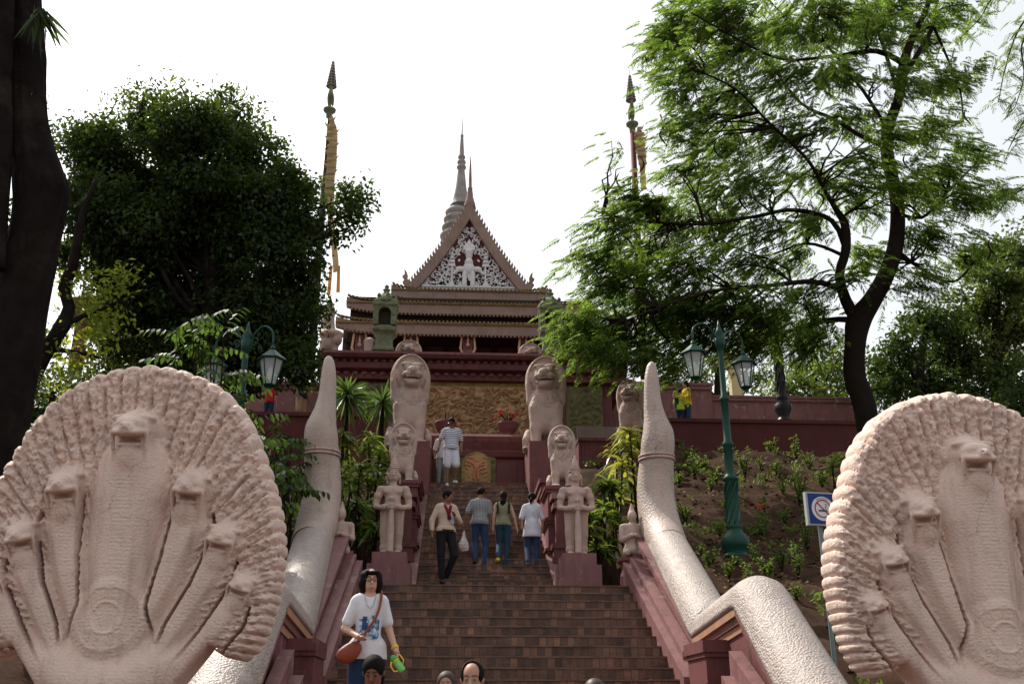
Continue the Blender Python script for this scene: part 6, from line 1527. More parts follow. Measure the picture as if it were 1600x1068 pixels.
tp_('person in pale grey shirt partly hidden by leaves on the left terrace', 374, 592, 1.62, face=R(200), skin='skin', hair='short', top='shirt', topcol=cloth('pale_grey_cloth', (.30, .32, .38)), sleeve=.4, hem=.86, botcol=navy)
tp_('dark-haired person in lime top mostly hidden behind the right rail tail', 1062, 590, 1.55, face=R(150), skin='skin', hair='tail', top='top', topcol=cloth('lime_cloth', (.4, .5, .05)), sleeve=.4, hem=.86, botcol=navy)
# ------------------------------------------------------------------ vegetation
LM = {
 'dense': leafmat('dark_tree_leaves', (.022, .040, .012), .30, (.10, .16, .02), .5, .45),
 'feather': leafmat('feathery_leaves', (.045, .085, .022), .45, (.20, .31, .04), .6, .5),
 'yellow': leafmat('yellow_green_leaves', (.10, .15, .02), .5, (.45, .50, .05), .35, .5),
 'ti': leafmat('glossy_strap_leaves', (.045, .085, .020), .35, (.26, .34, .045), .5, .28),
 'spike': leafmat('narrow_spike_leaves', (.06, .11, .03), .3, (.20, .32, .06), .45, .35),
 'shrub': leafmat('young_shrub_leaves', (.07, .12, .025), .35, (.22, .30, .045), .4, .5),
 'far': leafmat('background_leaves', (.045, .075, .022), .35, (.17, .23, .035), .5, .55),
 'broad': leafmat('broad_shrub_leaves', (.022, .048, .014), .35, (.12, .20, .03), .45, .6),
 'hedge': leafmat('clipped_bush_leaves', (.015, .03, .008), .25, (.08, .13, .02), .4, .5),
 'lily': leafmat('red_bloom', (.5, .05, .03), .3, (.6, .1, .03), .2, .5),
}
def unit(v): return v / (np.linalg.norm(v, axis=-1, keepdims=True) + 1e-9)
def leaf_mesh(name, C_, D_, Nn, L_, W_, m, par, fold=.15, pts=4, local=False):
    """C_ base points, D_ direction, Nn normal-ish, L_ length, W_ width arrays -> leaf blades"""
    n = len(C_); D_ = unit(D_); S_ = unit(np.cross(D_, Nn)); U_ = unit(np.cross(S_, D_)); L_ = np.broadcast_to(L_, (n,))[:, None]; W_ = np.broadcast_to(W_, (n,))[:, None]
    if pts == 4:
        V = np.stack([C_, C_ + D_ * L_ * .45 + S_ * W_ * .5 + U_ * L_ * fold * .5, C_ + D_ * L_ - U_ * L_ * fold, C_ + D_ * L_ * .45 - S_ * W_ * .5 + U_ * L_ * fold * .5], 1)
        F_ = np.arange(n * 4).reshape(n, 4); return mesh_obj(name, V.reshape(-1, 3), F_, m, par, False, local)
    rows = [(0, .25), (.3, .9), (.6, 1.0), (.85, .55), (1, .05)] if pts == 10 else [(0, .55), (.25, .95), (.5, 1.), (.75, .75), (1, .06)]
    vs = []
    for t_, w_ in rows:
        bend = -fold * 2.2 * t_ * t_
        c_ = C_ + D_ * L_ * t_ * (1 - .12 * t_) + np.array([0, 0, 1.]) * L_ * bend + 0
        vs += [c_ + S_ * W_ * .5 * w_, c_ - S_ * W_ * .5 * w_]
    V = np.stack(vs, 1); k = len(rows) * 2; base = (np.arange(n) * k)[:, None]
    F_ = np.concatenate([base + np.array([2 * i, 2 * i + 1, 2 * i + 3, 2 * i + 2])[None] for i in range(len(rows) - 1)], 0)
    return mesh_obj(name, V.reshape(-1, 3), F_, m, par, False, local)
def rand_dirs(n, up=0.0):
    d = rng.normal(size=(n, 3)); d[:, 2] += up; return unit(d)
LEAVES = []
def blob_points(clumps, per_m2, shell=.55):
    """clumps: (x,y,z,rx,ry,rz) -> points and outward dirs, biased towards the surface and broken into twiggy sub-clumps"""
    P = []; O = []
    for (x, y, z, rx, ry, rz) in clumps:
        vol = (rx * ry * rz) ** (2 / 3); nsub = max(10, int(vol * 34)); d = rand_dirs(nsub); r = rng.uniform(shell, 1.05, nsub)[:, None]
        c_ = np.array([x, y, z]) + d * r * np.array([rx, ry, rz]); per = max(3, int(per_m2 * vol * 4 / nsub))
        sr = .16 + .22 * rng.random(nsub)
        pp = np.repeat(c_, per, 0) + np.clip(rng.normal(size=(nsub * per, 3)), -1.5, 1.5) * np.repeat(sr, per)[:, None] * np.array([1, 1, .65]); P.append(pp); O.append(np.repeat(d, per, 0))
    P = np.concatenate(P); LEAVES.append(len(P)); return P, np.concatenate(O)
def broadleaf(name, lab, cat, root, trunk, limbs, clumps, m, per_m2=60, L=.13, W=.07, bark='bark', grp=None, tr=None, up=.2, shell=.5, wiggle=True):
    t = thing(name, lab, cat, root, 0, grp)
    b = MB(); b.tube(resample([(*p, r) for p, r in trunk], .3) and [q[:3] for q in resample([(*p, r) for p, r in trunk], .3)], [q[3] for q in resample([(*p, r) for p, r in trunk], .3)], 12)
    b.build('trunk', M[bark], t, True)
    if limbs:
        b = MB()
        for lm in limbs:
            q = resample([(*p, r) for p, r in lm], .3); b.tube([a[:3] for a in q], [a[3] for a in q], 7)
        b.build('limb', M[bark], t, True)
    P, O = blob_points(clumps, per_m2, shell); n = len(P); D_ = unit(O * .6 + rng.normal(size=(n, 3)) * .7 + np.array([0, 0, -.15]))
    Nn = unit(rng.normal(size=(n, 3)) * .6 + np.array([0, 0, 1.0]))
    leaf_mesh('crown', P, D_, Nn, L * rng.uniform(.6, 1.25, n), W * rng.uniform(.7, 1.2, n), m, t)
    return t, n
def PT(px, py, Y): p = U(px, py, Y); return (float(p[0]), float(p[1]), float(p[2]))
def CL(px, py, Y, rx, rz=None, ry=None):    # clump from photo-pixel radii
    p = U(px, py, Y); k = mpp(Y, p[2]); rx_ = rx * k; rz_ = (rz or rx) * k; return (float(p[0]), Y, float(p[2]), rx_, (ry * k if ry else (rx_ + rz_) * .5), rz_)
def limbto(a, b, r0, r1, sag=.25, jit=.25):
    a = np.array(a); b = np.array(b); L = np.linalg.norm(b - a); pts = []
    for k in range(5):
        t_ = k / 4; p = a + (b - a) * t_ + np.array([0, 0, sag * L * math.sin(math.pi * t_) * .3]) + (rng.normal(size=3) * jit * L * .08 if 0 < k < 4 else 0); pts.append((tuple(p), r0 + (r1 - r0) * t_))
    return pts
# ---- dense dark tree, left
DY = 23.0
cl = []
for px, py, r, dy in [(170, 250, 62, 0), (235, 205, 60, .5), (300, 210, 62, -.5), (360, 200, 50, .6), (150, 330, 66, -.4), (230, 300, 80, .6), (320, 290, 80, 0), (390, 270, 62, .4), (430, 310, 58, -.3), (455, 290, 34, .3), (200, 400, 62, .3), (290, 390, 75, .8), (370, 380, 72, .2), (440, 390, 62, -.2), (462, 360, 38, .4), (330, 470, 60, .6), (400, 470, 66, 0), (445, 460, 46, .4), (430, 530, 58, .3), (462, 520, 36, .3), (484, 480, 18, 0), (360, 520, 50, .8), (130, 220, 34, .2), (115, 300, 34, .2), (545, 335, 24, -.2), (556, 305, 20, -.2), (520, 365, 16, -.2), (120, 400, 34, .8), (300, 540, 40, 1.0), (470, 565, 26, .2), (265, 450, 44, .8), (180, 450, 50, .6), (220, 500, 46, 1), (270, 500, 50, .6), (330, 530, 50, 0), (300, 570, 44, .6), (390, 570, 50, .4), (440, 570, 44, 0), (240, 350, 70, -.3), (340, 340, 75, .3), (410, 350, 60, .2), (200, 460, 44, .2), (474, 430, 22, .2)]:
    cl.append(CL(px, py, DY + dy * 1.6, r * .93, r * .85, r * 1.1))
tb = PT(350, 700, DY); 
trunk = [((tb[0], DY, float(hill_z(tb[0], DY)) - .2), .32), (PT(345, 620, DY), .27), (PT(335, 520, DY), .24), (PT(330, 430, DY), .2), (PT(320, 340, DY), .14), (PT(310, 260, DY), .07)]
limbs = [limbto(PT(335, 520, DY), c_[:3], .08, .02) for c_ in cl[::2]] + [limbto(PT(330, 430, DY), c_[:3], .07, .015) for c_ in cl[1::2]]
broadleaf('dense_tree', 'dense dark evergreen tree left of the temple, hiding the left flagpole', 'tree', trunk[0][0], trunk, limbs, cl, LM['dense'], 1150, .15, .085, shell=.1)
# airy twigs on its top edge
cl = [CL(px, py, DY + .3, r, r * .8, r) for px, py, r in [(160, 185, 14), (190, 155, 12), (230, 145, 14), (282, 122, 9), (284, 145, 12), (215, 165, 18), (265, 165, 14), (340, 175, 14), (385, 158, 12), (360, 155, 14), (312, 180, 10), (395, 200, 18)]]
P, O = blob_points(cl, 420, .1); n = len(P); D_ = unit(O * .3 + rng.normal(size=(n, 3)) * .7); tops = [o for o in scene.objects if o.name.startswith('dense_tree')][0]
leaf_mesh('top_sprays', P, D_, rand_dirs(n, .6), .15 * rng.uniform(.7, 1.2, n), .06, leafmat('lit_tree_leaves', (.04, .07, .015), .4, (.22, .3, .04), .4), tops)  # lighter leaf colour paints sunlight onto the top sprays
b = MB()
for c_ in cl: 
    q = limbto((c_[0] + rng.uniform(-.3, .3), DY, c_[2] - .9), c_[:3], .03, .008, .3, .5); b.tube([a for a, r in q], [r for a, r in q], 5)
b.build('top_twigs', M['bark'], tops)
# ---- big old trunk at the left edge with its palm-like fronds, slim curved tree
OY = 10.0
def px_trunk(pts, Y, m_=None):
    out = []
    for px, py, w, *dy in pts: p = PT(px, py, Y + (dy[0] if dy else 0)); out.append((p, w / 2 * mpp(Y, p[2])))
    return out
t = thing('old_tree', 'massive dark leaning tree trunk with a burl at the left edge of the photo', 'tree', (ux(-40, 700, OY), OY, 0))
tr_ = px_trunk([(-75, 1060, 120), (-50, 900, 108), (-25, 760, 98), (2, 640, 88), (18, 560, 78), (32, 480, 74), (45, 400, 74), (58, 330, 74), (62, 290, 84), (55, 250, 76), (48, 200, 62), (42, 140, 56), (36, 60, 58), (30, -20, 62), (26, -120, 60), (24, -220, 50)], OY)
q = resample([(*p, r) for p, r in tr_], .05); b = MB(); seg_ = 72
v = []; f_ = []
for i, a in enumerate(q):
    for k in range(seg_):
        th = 2 * math.pi * k / seg_; rr_2 = a[3] * (1 + .13 * (float(vnoise(math.cos(th) * 2.2 + 5, math.sin(th) * 2.2 + 5, a[2] * .9, 3)) - .5) * 2 + .10 * (float(vnoise(math.cos(th) * 8 + 9, math.sin(th) * 8 + 9, a[2] * 1.6, 4)) - .5) + .07 * (float(vnoise(math.cos(th) * 19 + 20, math.sin(th) * 19 + 20, a[2] * 5, 6)) - .5))
        v.append((a[0] + rr_2 * math.cos(th), a[1] + rr_2 * math.sin(th), a[2]))
for i in range(len(q) - 1):
    for k in range(seg_): f_.append((i * seg_ + k, i * seg_ + (k + 1) % seg_, (i + 1) * seg_ + (k + 1) % seg_, (i + 1) * seg_ + k))
mesh_obj('trunk', v, f_, M['bark'], t, True)
s = SDF(tuple(np.array(PT(80, 290, OY)) - .45), tuple(np.array(PT(80, 290, OY)) + .45), .02)
c_ = np.array(PT(80, 290, OY)); s.ell(c_, (.17, .16, .2), .05); s.ell(c_ + [-.1, 0, -.1], (.16, .15, .2), .08); s.build('burl', M['bark'], t, local=False)
b = MB(); tr2 = px_trunk([(-6, 420, 26), (0, 330, 24), (4, 260, 26), (4, 200, 30), (2, 130, 30), (6, 60, 28), (10, -60, 26)], OY - .3); q = resample([(*p, r) for p, r in tr2], .1); b.tube([a[:3] for a in q], [a[3] for a in q], 10); b.build('limb', M['bark'], t, True)
# palm-like spikes
n = 34; base = np.array([PT(64, 15, OY - .35)] * n) + rng.normal(size=(n, 3)) * .03
ang_ = rng.uniform(-1.9, -.75, n); D_ = np.stack([np.cos(ang_), rng.uniform(-.4, .4, n), np.sin(ang_)], 1)
leaf_mesh('hanging_spikes', base, D_, rand_dirs(n), rng.uniform(.3, .68, n), .04, LM['dense'], t, .05)
cl = [CL(px, py, OY, r, r * .7) for px, py, r in [(10, 190, 10), (14, 150, 12)]]
P, O = blob_points(cl, 900, .1); n = len(P)
P = P * 1.0; leaf_mesh('foliage', P, rand_dirs(n), rand_dirs(n, .5), .06, .028, LM['dense'], t)
SYt = 20.5
t = thing('slim_tree', 'slim dark curving tree with yellow-green backlit leaves behind the old trunk', 'tree', PT(20, 700, SYt))
tr_ = px_trunk([(10, 760, 26), (22, 690, 25), (38, 640, 24), (52, 590, 24), (75, 545, 22), (98, 508, 24), (108, 480, 18), (100, 450, 18), (112, 420, 17), (120, 385, 14), (128, 340, 10), (150, 280, 6)], SYt)
q = resample([(*p, r) for p, r in tr_], .2); MB().tube([a[:3] for a in q], [a[3] for a in q], 10).build('trunk', M['bark'], t, True)
b = MB()
for P_2 in ([(52, 590), (70, 540), (62, 500), (66, 440), (72, 380)], [(98, 508), (140, 490), (190, 470), (230, 455)], [(75, 545), (120, 550), (160, 560)]):
    q = [PT(a, c_, SYt + .2 * i) for i, (a, c_) in enumerate(P_2)]; q = resample([np.array(a) for a in q], .2); b.tube(q, list(np.linspace(.07, .015, len(q))), 6)
b.build('branch', M['bark'], t, True)
cl = [CL(px, py, SYt + .3, r, r * .8) for px, py, r in [(130, 470, 26), (150, 445, 24), (165, 500, 22), (120, 520, 20), (105, 560, 24), (135, 555, 22), (155, 480, 18), (180, 430, 20), (90, 440, 14), (60, 470, 12), (50, 520, 14), (110, 590, 18), (75, 600, 20), (145, 525, 18), (195, 455, 14), (60, 420, 10)]]
P, O = blob_points(cl, 330, .1); n = len(P); leaf_mesh('crown', P, unit(rng.normal(size=(n, 3)) * .6 + [0, 0, -.3]), rand_dirs(n, .5), .17 * rng.uniform(.6, 1.2, n), .08, LM['yellow'], t, .08)
# ---- clipped round bush left
def bush(lab, px, py, r, Y, m, name='round_bush', cat='bush', grp=None, per=420, L=.06, sz=.9):
    c_ = CL(px, py, Y, r, r * sz); t = thing(name, lab, cat, (c_[0], Y, c_[2] - c_[5]), 0, grp)
    n = int(per * c_[3] * c_[5] * 8); d = rand_dirs(n); rr_ = rng.uniform(.55, 1.02, n)[:, None]; P = np.array(c_[:3]) + d * rr_ * np.array(c_[3:]); 
    leaf_mesh('foliage', P, unit(d + rng.normal(size=(n, 3)) * .5), rand_dirs(n), L * rng.uniform(.7, 1.3, n), L * .5, m, t)
    MB().tube([(c_[0], Y, c_[2] - c_[5] * 1.6), (c_[0], Y, c_[2])], [.09, .04], 7).build('stem', M['bark'], t); return t
bush('round clipped dark bush behind the left naga hood', 84, 612, 46, 16.0, LM['hedge'])
# ---- feathery tree, right
FY = 24.0
t = thing('feathery_tree', 'large feathery-leaved tree with forked dark trunk and hanging pods on the right', 'tree', (ux(1360, 760, FY), FY, float(hill_z(8, FY)) - .2))
base_p = (ux(1372, 760, FY), FY, float(hill_z(8, FY)) - .3)
T1 = [(1352, 640, 44), (1336, 590, 42), (1336, 540, 40), (1342, 500, 48), (1362, 470, 38), (1384, 430, 34), (1400, 380, 32), (1402, 320, 29), (1392, 270, 27), (1386, 235, 27), (1388, 200, 24), (1405, 150, 21), (1412, 100, 22), (1425, 60, 16), (1445, 20, 13), (1460, -30, 12), (1470, -90, 9)]
tr_ = [(base_p, .36)] + px_trunk(T1, FY); q = resample([(*p, r) for p, r in tr_], .15); MB().tube([a[:3] for a in q], [a[3] * (.86 - .22 * i / len(q)) for i, a in enumerate(q)], 14).build('trunk', M['bark2'], t, True)
LB_ = [
 [(1345, 510, 30, 0), (1322, 470, 26, 0), (1312, 430, 22, -.1), (1322, 390, 22, -.2), (1320, 350, 20, -.2), (1308, 330, 14, -.3), (1290, 300, 9, -.4), (1262, 250, 8, -.8), (1200, 190, 6, -1.2), (1150, 140, 5, -1.6), (1090, 110, 3, -2)],
 [(1322, 392, 14, 0), (1300, 345, 12, -.2), (1240, 328, 10, -.4), (1180, 338, 8, -.8), (1100, 350, 7, -1.2), (1000, 345, 5, -1.8), (930, 330, 3, -2)],
 [(1318, 452, 14, 0), (1270, 440, 12, -.6), (1200, 446, 9, -1.2), (1130, 452, 7, -1.8), (1060, 470, 5, -2.2), (980, 500, 3, -2.6)],
 [(1386, 230, 14, 0), (1350, 215, 11, .1), (1300, 185, 9, .3), (1250, 160, 7, .6), (1190, 90, 6, .8), (1120, 70, 5, 1.2), (1040, 60, 3, 1.6)],
 [(1412, 100, 16, 0), (1370, 80, 13, -.3), (1300, 88, 9, -.8), (1220, 92, 6, -1.2), (1150, 60, 5, -1.5), (1080, 20, 3, -1.8)],
 [(1412, 120, 14, 0), (1436, 80, 12, .2), (1458, 40, 11, .4), (1465, 0, 8, .5), (1500, -40, 5, .8)],
 [(1395, 330, 9, 0), (1440, 340, 8, .2), (1480, 300, 6, .4), (1520, 260, 4, .6), (1545, 230, 3, .6)],
 [(1400, 390, 10, 0), (1440, 420, 8, .2), (1490, 440, 6, .5), (1530, 400, 4, .8)],
 [(1458, 40, 8, .4), (1480, 90, 6, .4), (1500, 140, 5, .5), (1505, 190, 4, .5)],
 [(1342, 500, 16, 0), (1290, 500, 12, .6), (1220, 520, 9, 1.2), (1140, 530, 6, 1.8), (1060, 540, 4, 2.2)],
 [(1386, 200, 10, 0), (1340, 130, 8, 1), (1280, 60, 6, 1.6), (1220, 20, 5, 2), (1180, -30, 4, 2.2)],
 [(1320, 400, 9, 0), (1260, 380, 7, .8), (1190, 400, 5, 1.6), (1120, 380, 4, 2), (1020, 400, 3, 2.4)],
 [(1405, 150, 10, 0), (1360, 20, 8, .8), (1320, -20, 6, 1.2)],
]
b = MB(); tips = []
for br in LB_:
    q = resample([(*PT(px, py, FY + dy), w / 2 * mpp(FY, 10)) for px, py, w, dy in br], .25); b.tube([a[:3] for a in q], [max(a[3] * .72, .012) for a in q], 7); tips += [a for a in q[len(q) // 5:]]
limb_b = b
pads = []
def pad(px, py, rx, ry, dy, n): pads.append((px, py, rx, ry, dy, n))
for px, py, rx, ry, dy in [(1050, 60, 50, 34, 1.2), (1080, 30, 60, 34, .5), (1140, 20, 70, 30, -1), (1150, 80, 70, 36, .4), (1080, 100, 60, 30, -1.2), (1068, 135, 40, 20, -1.6), (1220, 40, 70, 36, 1.4), (1290, 20, 60, 34, .4), (1350, 30, 55, 34, 1.2), (1240, 110, 60, 30, -1), (1310, 110, 50, 26, .8), (1170, 150, 60, 26, 1.2), (1110, 180, 60, 26, -.6), (1082, 190, 38, 18, -1.2), (1200, 210, 60, 26, .2), (1130, 230, 55, 22, 1.4), (1075, 225, 34, 14, -.8), (1270, 200, 50, 24, -.8), (1330, 180, 44, 22, .9), (1340, 250, 44, 22, -.6), (1270, 270, 54, 24, 1), (1190, 280, 60, 26, -1), (1120, 290, 60, 24, .4), (1075, 262, 46, 18, -1.2), (1025, 320, 50, 24, -1.6), (960, 345, 50, 24, -2), (1060, 340, 64, 30, .4), (1140, 350, 60, 26, 1.4), (1210, 350, 50, 22, -.4), (1270, 340, 40, 20, .6), (940, 395, 52, 26, -1.6), (1010, 390, 60, 30, .6), (1080, 410, 64, 30, -1), (1160, 410, 60, 26, .4), (1240, 400, 46, 22, 1.2), (950, 445, 58, 28, -1), (1020, 460, 64, 32, 1), (1100, 470, 64, 32, 0), (1180, 470, 58, 30, -1.4), (1260, 460, 48, 26, .8), (920, 495, 44, 26, -2.2), (975, 510, 58, 30, -.6), (1050, 520, 64, 30, 1.4), (1130, 520, 60, 32, .2), (1210, 520, 58, 32, 1.6), (1280, 510, 44, 30, .6), (930, 545, 40, 20, -2.6), (985, 560, 44, 24, -1.4), (1050, 565, 44, 22, .4), (1440, 200, 44, 28, .6), (1470, 260, 50, 24, 0), (1510, 230, 36, 18, .8), (1440, 300, 44, 24, 1), (1500, 310, 50, 22, -.4), (1550, 300, 34, 18, .4), (1450, 370, 44, 26, 0), (1500, 400, 40, 26, .8), (1430, 440, 40, 26, -.4), (1460, 130, 34, 22, 0), (1500, 120, 34, 18, .6), (1430, 60, 40, 24, 1), (1350, 310, 40, 22, 1.2), (1350, 400, 34, 22, 1.4), (955, 236, 16, 8, -1.4), (985, 300, 34, 16, -1.8), (1480, 20, 44, 22, .4), (1400, 10, 44, 24, -.4), (1400, 120, 36, 20, -1), (1385, 205, 34, 18, -1), (1400, 290, 34, 16, -.9), (1330, 290, 40, 18, -.8), (1375, 50, 40, 20, -1), (1340, 430, 30, 16, -.8), (1000, 420, 50, 22, 0), (1060, 490, 60, 26, -.6), (960, 520, 50, 24, .2), (1130, 490, 60, 24, -.8), (1200, 500, 50, 24, -.6), (1180, 540, 50, 20, .4), (1260, 540, 40, 20, .4), (910, 520, 40, 20, -1.6), (1010, 550, 44, 20, -.4)]:
    pad(px, py, rx, ry, dy, int(rx * ry * .115))
FC = []; FD = []
for px, py, rx, ry, dy, n in pads:
    c_ = CL(px, py, FY + dy, rx, ry)
    J_ = 1.0 if px < 1060 and py < 330 else 1.4
    nt_ = max(3, n // 5)
    for k in range(nt_):           # twig ends
        d = rand_dirs(1)[0]; e = np.array(c_[:3]) + d * rng.uniform(.1, .95) * J_ * np.array([c_[3], c_[4] * 1.1, c_[5]])
        nf = max(4, n // nt_)
        out = np.array([e[0] - base_p[0], (e[1] - FY) * .8, 0]); out = out / (np.linalg.norm(out) + 1e-6)
        for j in range(nf):
            FC.append(e + rng.normal(size=3) * [.22, .22, .12]); a = rng.uniform(0, 2 * math.pi)
            FD.append(out * .8 + np.array([math.cos(a), math.sin(a), rng.uniform(-.5, .15)]) * .9)
FC = np.array(FC); FD = unit(np.array(FD)); nF_ = len(FC)
def fronds(name, FC, FD, m, par, L0=.50, npin=11, pl=.135, pw=.034):
    n = len(FC); up = np.array([0, 0, 1.0]); side = unit(np.cross(FD, up)); Lr = L0 * rng.uniform(.6, 1.15, n)
    C_ = []; D_ = []; N_ = []; LL = []
    for k in range(npin):
        s_ = (k + 1) / npin; sag = -.35 * s_ * s_
        c_ = FC + FD * (Lr * s_)[:, None] + up * (Lr * sag)[:, None]
        for q in (-1, 1):
            dd = unit(side * q * .9 + FD * .55 + up * (-.28 - .25 * s_)); C_.append(c_); D_.append(dd + rng.normal(size=(n, 3)) * .05); N_.append(np.broadcast_to(up, (n, 3)) + rng.normal(size=(n, 3)) * .25)
            LL.append(pl * (1.15 - .75 * s_ ** 2) * (Lr / L0))
    C_ = np.concatenate(C_); D_ = np.concatenate(D_); N_ = np.concatenate(N_); LL = np.concatenate(LL)
    return leaf_mesh(name, C_, D_, N_, LL, pw, m, par, .04)
fronds('crown', FC, FD, LM['feather'], t, .52, 11, .15, .042)
# twigs from limbs to pads
b = limb_b; tips = np.array([a[:3] for a in tips])
for px, py, rx, ry, dy, n in pads:
    c_ = np.array(CL(px, py, FY + dy, rx, ry)[:3])
    j = int(np.argmin(((tips - c_) ** 2).sum(1) + 3.0 * (tips[:, 2] > c_[2] + .4)))
    for r_ in range(3):
        e = c_ + rng.normal(size=3) * [.4, .35, .2]; q = limbto(tips[j], e, .035, .008, .25, .6); b.tube([a for a, r in q], [r for a, r in q], 5)
b.build('limb', M['bark2'], t, True)
# long hanging pods (individually countable parts)
pd = [(1036, 200), (1045, 320), (968, 270), (1000, 245), (985, 358), (930, 340), (1000, 470), (1035, 455), (1120, 220), (1085, 245), (1510, 170), (1540, 380), (1548, 372), (1280, 300), (1415, 240), (1065, 60), (1160, 300), (1240, 320), (1110, 420), (905, 490)]
for i, (px, py) in enumerate(pd):
    p = np.array(PT(px, py, FY - 1.5 + (i % 5) * .4)); cdir = 1 if i % 2 else -1; pts = [p + np.array([cdir * .10 * math.sin(k * .8), 0, -.11 * k]) for k in range(6)]
    MB().tube(pts, [.006, .02, .026, .026, .02, .006], 5).build('pod', M['bark2'], t, True)
# ---- overhanging branch at top right (a nearer tree outside the frame)
OYr = 17.0
t = thing('overhanging_branch_tree', 'sparse feathery branches hanging into the upper right corner', 'tree', PT(1760, 800, OYr))
b = MB(); q = resample([(*PT(px, py, OYr), w) for px, py, w in [(1760, 800, .22), (1740, 400, .2), (1700, 100, .16), (1640, -40, .1), (1560, -80, .05)]], .3); b.tube([a[:3] for a in q], [a[3] for a in q], 9); b.build('trunk', M['bark2'], t, True)
b = MB(); brs = [[(1680, 40), (1620, 20), (1590, 50), (1570, 110), (1560, 160)], [(1640, -40), (1560, -10), (1530, 30), (1500, 60)], [(1700, 150), (1640, 150), (1600, 190), (1575, 235)], [(1720, 300), (1640, 290), (1590, 300), (1560, 330)], [(1660, 0), (1600, 60), (1600, 120), (1585, 170)]]
C2 = []; D2 = []
for br in brs:
    q = resample([np.array(PT(px, py, OYr + .1 * i)) for i, (px, py) in enumerate(br)], .15); b.tube(q, list(np.linspace(.03, .008, len(q))), 5)
    for a in q[2:]:
        for k in range(4):
            an = rng.uniform(0, 6.28); C2.append(a + rng.normal(size=3) * .09); D2.append([math.cos(an), math.sin(an) * .6, rng.uniform(-.7, .1)])
b.build('branch', M['bark2'], t, True)
fronds('foliage', np.array(C2), unit(np.array(D2)), LM['feather'], t, .34, 10, .095, .022)
# ---- background trees right (each its own)
def bgtree(lab, clumps, Y, m, root_px, grp='background trees on the right', per=60, L=.2, W=.11, dy=1.5):
    cl = [CL(px, py, Y + rng.uniform(-dy, dy), r, r * .8) for px, py, r in clumps]; rp = PT(root_px[0], root_px[1], Y)
    top = cl[0][:3]; tr_ = [(rp, .3), ((rp[0] + .2, Y, rp[2] + (top[2] - rp[2]) * .5), .22), (top, .06)]
    lim = [limbto(tr_[1][0], c_[:3], .09, .02) for c_ in cl[1:]]
    return broadleaf('background_tree', lab, 'tree', rp, tr_, lim, cl, m, per * 5, L, W, 'bark2', grp, shell=.2)
bgtree('tall dark background tree at the right edge behind the right naga', [(1560, 440, 60), (1600, 400, 60), (1520, 490, 55), (1590, 520, 70), (1500, 560, 50), (1560, 590, 60), (1620, 470, 60)], 34, LM['far'], (1570, 700), per=90)
bgtree('dark background tree right of the feathery tree trunk', [(1450, 500, 50), (1400, 540, 45), (1480, 540, 50), (1420, 590, 50), (1470, 610, 50), (1390, 610, 40), (1500, 630, 40), (1370, 570, 26)], 33, LM['dense'], (1440, 700), per=90)
bgtree('light green background tree behind the parapet and the black lamp post', [(1270, 580, 42), (1300, 600, 40), (1240, 600, 36), (1310, 560, 36), (1210, 610, 26), (1280, 625, 40), (1330, 620, 26)], 40, LM['shrub'], (1280, 700), per=50)
bgtree('pale far background tree above the parapet behind the green lamp', [(1120, 560, 28), (1090, 585, 26), (1060, 570, 22), (1160, 600, 24), (1190, 585, 22), (1040, 600, 20)], 46, LM['far'], (1120, 700), per=50)
bgtree('dark low background tree behind the terrace at the far right', [(1560, 650, 50), (1500, 665, 40), (1600, 620, 50), (1440, 655, 36)], 31.8, LM['dense'], (1560, 730), per=80)
bgtree('dark understory tree filling the gap below the dense left tree', [(200, 540, 44), (250, 560, 46), (310, 600, 46), (360, 590, 40), (170, 600, 40), (250, 620, 46), (330, 640, 40), (400, 560, 30), (120, 640, 36), (300, 540, 40)], 24.5, LM['dense'], (280, 720), 'background trees on the left', per=130, L=.15, W=.08, dy=.8)
bgtree('dark background tree behind the left parapet and lamp', [(420, 560, 40), (380, 590, 36), (330, 570, 40), (280, 600, 40), (240, 560, 36), (460, 590, 16)], 40, LM['far'], (360, 690), 'background trees on the left', per=60)
bgtree('dark background tree behind the slim tree at the far left', [(20, 590, 40), (120, 620, 44), (60, 640, 44), (180, 600, 34), (210, 640, 40), (-20, 540, 40)], 30, LM['dense'], (80, 740), 'background trees on the left', per=60)
bgtree('thin-leaved background tree behind the old trunk at the left edge', [(10, 470, 26), (60, 540, 20), (-10, 420, 24), (20, 380, 16), (5, 330, 16)], 26, LM['dense'], (0, 740), 'background trees on the left', per=60)
# ---- strap-leaved plants
def strap_plant(name, lab, cat, stems, m, L=.5, W=.07, nl=26, droop=.3, grp=None, up=.55, Y=None):
    """stems: [(base, top)]"""
    t = thing(name, lab, cat, stems[0][0], 0, grp); b = MB(); C_ = []; D_ = []; N_ = []
    for a, c_ in stems:
        a = np.array(a, float); c_ = np.array(c_, float); b.tube([a, (a + c_) / 2 + rng.normal(size=3) * .03, c_], [.022, .02, .014], 6)
        for k in range(nl):
            an = k * 2.4 + rng.uniform(-.3, .3); e = rng.uniform(-.15, 1.2) * up * 1.6; fr = rng.uniform(0, .5)
            C_.append(c_ - (c_ - a) * fr * .5 * (k / nl)); D_.append([math.cos(an), math.sin(an), e - .4 * fr]); N_.append([0, 0, 1.])
    C_ = np.array(C_); D_ = np.array(D_); N_ = np.array(N_) + rng.normal(size=(len(C_), 3)) * .2; n = len(C_)
    b.build('stem', M['bark2'], t); leaf_mesh('foliage', C_, D_, N_, L * rng.uniform(.65, 1.2, n), W * rng.uniform(.8, 1.15, n), m, t, droop * .5, 12)
    return t
